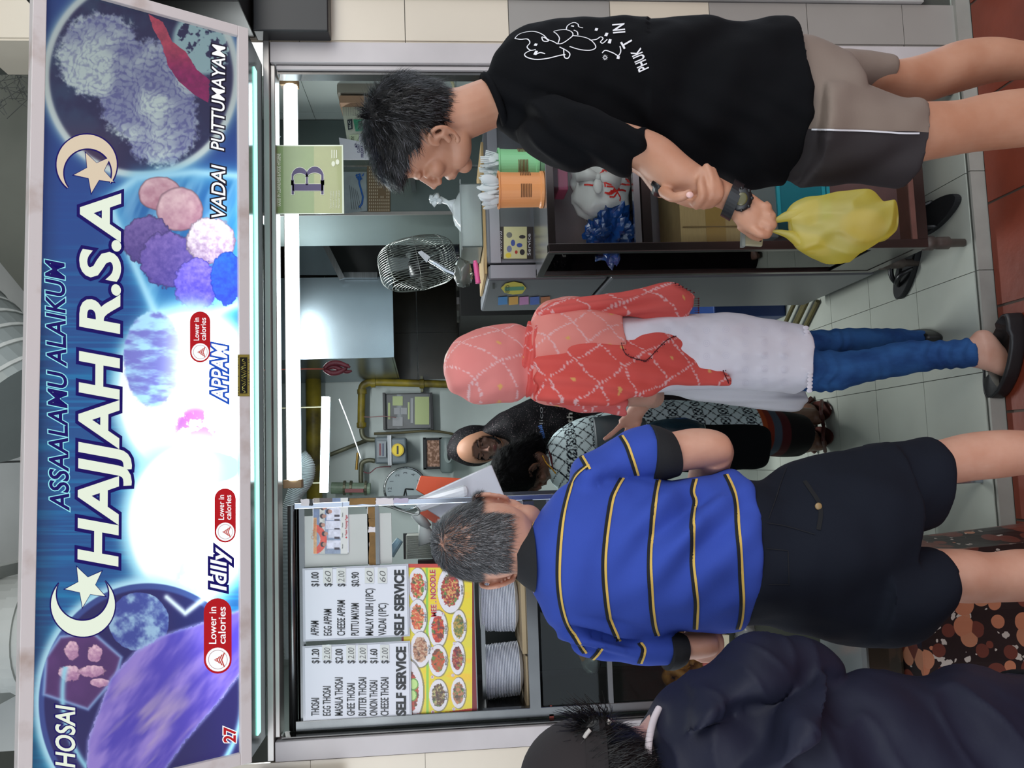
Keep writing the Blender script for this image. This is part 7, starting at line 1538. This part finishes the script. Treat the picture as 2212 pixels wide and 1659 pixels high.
h_o = garment(hm, 'hair', M('hair_jet', (10, 10, 12), .7, spec=.08), t, .005, 3, .006, lambda p: noise.noise(p*50))
smp = surf_sampler(h_o, lambda c: 1); x = strands('hair_strands', h_o, MATS['hair_jet'], smp, 5000, .035, .0012, lambda p, n: (bun-p)-n*(bun-p).dot(n)+n*.03, .5, 3, .003, 7); x['kind'] = 'stuff'
ch_ = A(); pts = curve_pts([tuple(P(x_, y_, YD-.13)) for x_, y_ in ((1172, 985), (1180, 1000), (1190, 1010), (1200, 1022))], 20)
for p_ in pts: ch_.ball(p_, .0035, n=6)
ch_.build('gold_chain', M('gold', (206, 160, 60), .25, 1), t)

bb = loft([(1282, 905, 1290, 985, YD-.25, .02), (1310, 898, 1320, 1000, YD-.26, .04), (1360, 895, 1370, 990, YD-.26, .045), (1392, 905, 1394, 975, YD-.25, .03)], 36, 30, 1, .006, (12, 12, 12), 5)
t = thing('cloth_bag', 'dark slate handbag between the pointing hand and the patterned dress', 'bag', tuple(P(1340, 945, YD-.26))); bb.build('bag', M('slate_leather', (44, 54, 60), .5), t, smooth=True)
# ---------- cook in dark hijab, behind the counter ----------
YH = 1.75
w3 = thing('person', 'cook in a sparkly black hijab and dark apron looking down', 'person', (.05, 1.75, 0)); t = w3
body = A(); hch = P(1034, 964, YH); fh3 = Vector((-.22, -.95, -.20)); uh3 = Vector((-.12, -.22, .96)); H3 = head(body, hch, fh3, uh3, .92)
body.tube([H3(0, -.02, -.05), P(1110, 930, YH), P(1150, 920, YH)], [.055, .055, .09], 14)
tor = [(1130, 905, 1132, 950, YH, .07), (1160, 866, 1166, 975, YH, .10), (1220, 840, 1228, 985, YH, .12), (1320, 835, 1330, 985, YH, .12), (1480, 840, 1486, 985, YH, .12), (1620, 850, 1620, 975, YH, .12)]
loft(grow(tor, .9), 24, 24, acc=body)
for Yl in (885, 945):
    a0 = P(1600, Yl, YH); body.tube([a0, Vector((a0.x, a0.y, .06))], [.08, .04], 14); foot(body, a0.x, a0.y, (-.1, -1, 0), .012, .9)
remesh(body, 'body', skin('skin_cook', (128, 96, 84)), t, .004, 3)
m_spk = M('sparkle_black', (16, 15, 18), .6, var=1, vs=230, rgb2=(120, 106, 110), thr=(.34, .37), spec=.12)
def offball(L, p, q, axs): return (L(*p), q, axs)
f3 = fh3.normalized(); u3 = (uh3-f3*uh3.dot(f3)).normalized(); r3_ = f3.cross(u3); ax3 = (r3_, f3, u3)
def hood_shell(c0, rad, ow, ou, oc, name, mat, sub=0):
    a = A(); n = 72; m = 48; V = []; ok = []
    for i in range(m+1):
        th = math.pi*i/m
        for j in range(n):
            ph = 2*math.pi*j/n; q = (rad[0]*math.sin(th)*math.cos(ph), rad[1]*math.sin(th)*math.sin(ph), rad[2]*math.cos(th)); r_, f_, u_ = q[0]+c0[0], q[1]+c0[1], q[2]+c0[2]
            V.append(H3(r_, f_, u_)); ok.append(not (f_ > .02 and (r_/ow)**2+((u_-oc)/ou)**2 < 1) and u_ > -.135)
    F = [(i*n+j, (i+1)*n+j, (i+1)*n+(j+1) % n, i*n+(j+1) % n) for i in range(m) for j in range(n)]; F = [f for f in F if all(ok[k] for k in f)]; a.add(V, F); o = a.build(name, mat, t, smooth=True)
    s_ = o.modifiers.new('s', 'SOLIDIFY'); s_.thickness = .004; return o
hood_shell((0, .006, -.012), (.080, .100, .128), .057, .070, -.022, 'under_scarf', M('black_band', (24, 24, 28), .7))
hood_shell((0, .006, -.006), (.088, .106, .136), .064, .082, -.028, 'hijab_front', M('tan_satin', (150, 110, 88), .5, spec=.25))
hj = A(); hj.ball(H3(0, -.040, .016), (.104, .098, .134), ax3, 30)
loft([(1040, 925, 1040, 950, YH+.05, .09), (1070, 898, 1085, 955, YH+.02, .12), (1100, 880, 1120, 968, YH, .13), (1150, 858, 1170, 978, YH, .14), (1200, 845, 1230, 972, YH, .145), (1250, 845, 1262, 955, YH, .13)], 44, 44, 1, .004, (8, 8, 8), 3, acc=hj)
garment(hj, 'hijab', m_spk, t, .006, 4, .006, lambda p: .6*math.sin(p.x*40+p.z*20))
apn = loft([(1180, 870, 1186, 970, YH, .135), (1240, 842, 1248, 984, YH, .14), (1330, 838, 1336, 986, YH, .14), (1480, 842, 1486, 986, YH, .14), (1620, 848, 1620, 980, YH, .14), (1740, 852, 1740, 976, YH, .13)], 44, 50, 1, .005, (8, 8, 6), 2); ao = garment(apn, 'apron', M('apron_plum', (30, 22, 26), .8, spec=.15), t, .006, 3, .004)
ba = bvh(ao); 
def app(X, Y, l=0):
    h = hit(ba, X, Y, .004+l); return h[0] if h else P(X, Y, YH-.16)
for ch in [c for c in t.children if c.name.startswith('hijab') and 'front' not in c.name]:
    bh = bvh(ch, ao)
def app2(X, Y, l=0):
    h = hit(bh, X, Y, .004+l); return h[0] if h else P(X, Y, YH-.16)
a = A(); text(a, 'sabil', (1178, 946), (1170, 918), 8, app2, .03, 0, 0, 0); text(a, 'lico', (1173, 916), (1172, 880), 8, app2, .0, 0, 0, 1)
text(a, 'th', (1236, 914), (1236, 892), 12, app2, .02, 0, 0, 2); a.build('lettering', [M('print_blue_cloth', (56, 96, 168), .6), M('print_grey_cloth', (120, 120, 124), .6), M('print_pale_cloth', (190, 186, 180), .6)], t)
a = A()
for k in (-1, 1):
    a.tube(curve_pts([tuple(H3(k*.047, .078, .004)), tuple(H3(k*.034, .089, -.001)), tuple(H3(k*.020, .086, .002))], 8), .0022, 6); a.tube(curve_pts([tuple(H3(k*.050, .080, .022)), tuple(H3(k*.034, .092, .028)), tuple(H3(k*.016, .092, .022))], 8), .0028, 6)
a.build('lashes_and_brows', M('brow_dark', (30, 22, 22), .7), t)
a = A(); a.ball(H3(0, .0965, -.060), (.019, .006, .004), ax3, 12).ball(H3(0, .0945, -.068), (.016, .006, .005), ax3, 12); a.build('lips', M('lips', (110, 56, 56), .45), t, smooth=True)

# ---------- person at lower left: navy jacket, cap, mask ----------
YN = -.92
w4 = thing('person', 'person in a navy jacket and brown cap seen from behind at the lower left', 'person', (-.5, -.92, -.045)); t = w4
m_nj = M('navy_nylon', (30, 32, 50), .6, var=.12, vs=6, bump=.15, bs=60, spec=.25)
jk = loft([(1398, 1590, 1400, 1700, YN, .07), (1420, 1528, 1420, 1730, YN, .11), (1460, 1500, 1460, 1760, YN, .13), (1540, 1470, 1540, 1790, YN, .145), (1640, 1455, 1640, 1800, YN, .15), (1800, 1456, 1800, 1805, YN, .15), (1960, 1454, 1960, 1810, YN, .15), (2120, 1455, 2120, 1815, YN, .155), (2260, 1456, 2260, 1815, YN, .155), (2330, 1460, 2330, 1810, YN, .15)], 72, 110, 1, .006, (7, 7, 5), 5)
loft([(1500, 1520, 1460, 1570, YN-.06, .08), (1520, 1470, 1500, 1540, YN-.04, .085), (1600, 1402, 1580, 1530, YN-.01, .09), (1650, 1374, 1650, 1515, YN, .09), (1710, 1368, 1710, 1500, YN+.02, .085), (1762, 1388, 1760, 1488, YN+.03, .075), (1796, 1420, 1790, 1470, YN+.03, .05)], 48, 60, 1, .006, (9, 9, 6), 6, acc=jk)
loft([(1600, 1640, 1560, 1720, YN-.12, .06), (1700, 1560, 1660, 1660, YN-.15, .06), (1770, 1480, 1720, 1560, YN-.12, .055), (1780, 1440, 1730, 1480, YN-.05, .05)], 40, 40, 1, .006, (9, 9, 6), 8, acc=jk)
garment(jk, 'jacket', m_nj, t, .006, 5, .008, lambda p: .8*math.sin((pj(p)[0]-.8*pj(p)[1])*.03+3*noise.noise(p*4))+.6*(1-2*abs(noise.noise(Vector((p.x*9, p.y*9, p.z*16)))))**3)
tr = loft([(2220, 1450, 2220, 1810, YN, .16), (2400, 1460, 2400, 1800, YN, .15), (2560, 1470, 2560, 1790, YN, .14)], 44, 20); 
for Yc in (1530, 1720): loft([(2520, Yc-75, 2520, Yc+75, YN, .10), (2750, Yc-62, 2750, Yc+62, YN, .08), (3000, Yc-50, 3000, Yc+50, YN, .06)], 32, 20, acc=tr)
garment(tr, 'trousers', M('trouser_black', (22, 24, 28), .85, spec=.15), t, .008, 4, .006)
cr_ = A(); jb = bvh([c for c in t.children if c.name.startswith('jacket')][0]); pts = [P(1402, 1700, YN-.05), P(1400, 1650, YN-.065), P(1402, 1600, YN-.06), P(1412, 1556, YN-.02), P(1424, 1530, YN+.0)]
cr_.tube(curve_pts([tuple(p_) for p_ in pts], 30), .006, 8); cr_.build('shirt_collar', M('collar_white', (216, 204, 206), .6), t, smooth=True)
body = A(); hcn = P(1292, 1672, YN-.02); fn_ = Vector((.22, .95, -.12)); un_ = Vector((.05, .12, .99)); H4 = head(body, hcn, fn_, un_, .95)
body.tube([H4(0, -.03, -.04), P(1400, 1668, YN-.01), P(1440, 1660, YN)], [.055, .057, .09], 14); loft(grow([(1440, 1540, 1440, 1760, YN, .10), (1700, 1480, 1700, 1780, YN, .12), (2200, 1480, 2200, 1790, YN, .12), (2400, 1480, 2400, 1790, YN, .12)], .82), 24, 20, acc=body)
for Yc in (1530, 1720):
    a0 = P(2990, Yc, YN); body.tube([P(2500, Yc, YN), a0, Vector((a0.x, a0.y, 0))], [.07, .035, .034], 14); foot(body, a0.x, a0.y, (.2, 1, 0)); sole(a0.x, a0.y, (.2, 1, 0), t, m_rubber)
hn = P(1800, 1540, YN+.24); body.tube([P(1700, 1470, YN+.05), hn], [.035, .028], 12); body.ball(hn+Vector((.02, .01, 0)), (.03, .02, .03), n=12)
for k in range(4): body.tube([hn+Vector((.03, .01, .02-.014*k)), hn+Vector((.06, .03, .018-.014*k)), hn+Vector((.065, .05, .012-.014*k))], .008, 8)
body.tube([hn+Vector((.01, .02, .02)), hn+Vector((.03, .05, .03))], .009, 8)
remesh(body, 'body', skin('skin_person', (196, 158, 150)), t, .0045, 3)
fn1 = fn_.normalized(); un1 = (un_-fn1*un_.dot(fn1)).normalized(); rn1 = fn1.cross(un1); axn = (rn1, fn1, un1)
hm = A(); hm.ball(H4(0, -.022, .006), (.091, .100, .104), axn, 32).ball(H4(0, -.035, -.045), (.074, .070, .055), axn, 20); h4 = garment(hm, 'hair', m_hair, t, .005, 2, .005, lambda p: noise.noise(p*40))
smp = surf_sampler(h4, lambda c: 1 if c.z < hcn.z+.05 else 0); x = strands('hair_strands', h4, m_hair, smp, 6000, .035, .0012, lambda p, n: Vector((.2, .1, -1))-n*Vector((.2, .1, -1)).dot(n)+n*.05, .4, 3, .003, 7); x['kind'] = 'stuff'
a = A(); kn_ = P(1290, 1572, YN-.06); r9 = random.Random(6)
for k in range(260):
    d_ = Vector((r9.uniform(-.2, 1), r9.uniform(-.5, .3), r9.uniform(-.3, 1))).normalized(); L = r9.uniform(.02, .055); p0 = kn_+Vector((r9.uniform(-.012, .012), r9.uniform(-.01, .01), r9.uniform(-.018, .018))); a.tube([p0, p0+d_*L*.6, p0+d_*L+Vector((0, 0, .01))], [.0008, .0006, .0003], 3)
a.ball(kn_, (.022, .022, .026), n=16, dis=.3); x = a.build('hair_tuft', m_hair, h4); x['kind'] = 'stuff'
cp_ = A(); n = 36; V = []
for i in range(13):
    th = math.pi*.5*i/12
    for j in range(n): ph = 2*math.pi*j/n; V.append(H4(.100*math.cos(ph)*math.sin(th+.0001), -.028+.112*math.sin(ph)*math.sin(th+.0001), .020+.112*math.cos(th)))
cp_.add(V, [(i*n+j, i*n+(j+1) % n, (i+1)*n+(j+1) % n, (i+1)*n+j) for i in range(12) for j in range(n)]); V = []
for s_ in (1.0, 1.035):
    for zz in (.026, -.008):
        for j in range(n): ph = 2*math.pi*j/n; V.append(H4(.100*s_*math.cos(ph), -.028+.112*s_*math.sin(ph), zz))
cp_.add(V, [(q*n+j, q*n+(j+1) % n, (q2*n)+(j+1) % n, q2*n+j) for q, q2 in ((0, 1), (2, 3), (0, 2), (1, 3)) for j in range(n)])
cp_.build('cap', M('cap_brown', (38, 32, 33), .85, bump=.1, bs=200), t, smooth=True)
rod('cap_clip', curve_pts([tuple(P(x_, y_, YN-.09)) for x_, y_ in ((1262, 1594), (1268, 1584), (1275, 1576))], 8), .0035, M('clip_pearl', (190, 184, 178), .3), t, 8); rod('hair_stick', [P(1303, 1575, YN-.07), P(1318, 1556, YN-.07)], .004, M('clip_pearl', (190, 184, 178), .3), t, 8)
mk = loft([(1372, 1590, 1378, 1612, YN+.0, .02), (1390, 1588, 1394, 1625, YN-.005, .035), (1404, 1600, 1404, 1630, YN-.005, .02)], 28, 14, 1, .004, (30, 30, 30), 3); mk.build('face_mask', M('mask_blue', (140, 180, 214), .6), t, smooth=True)
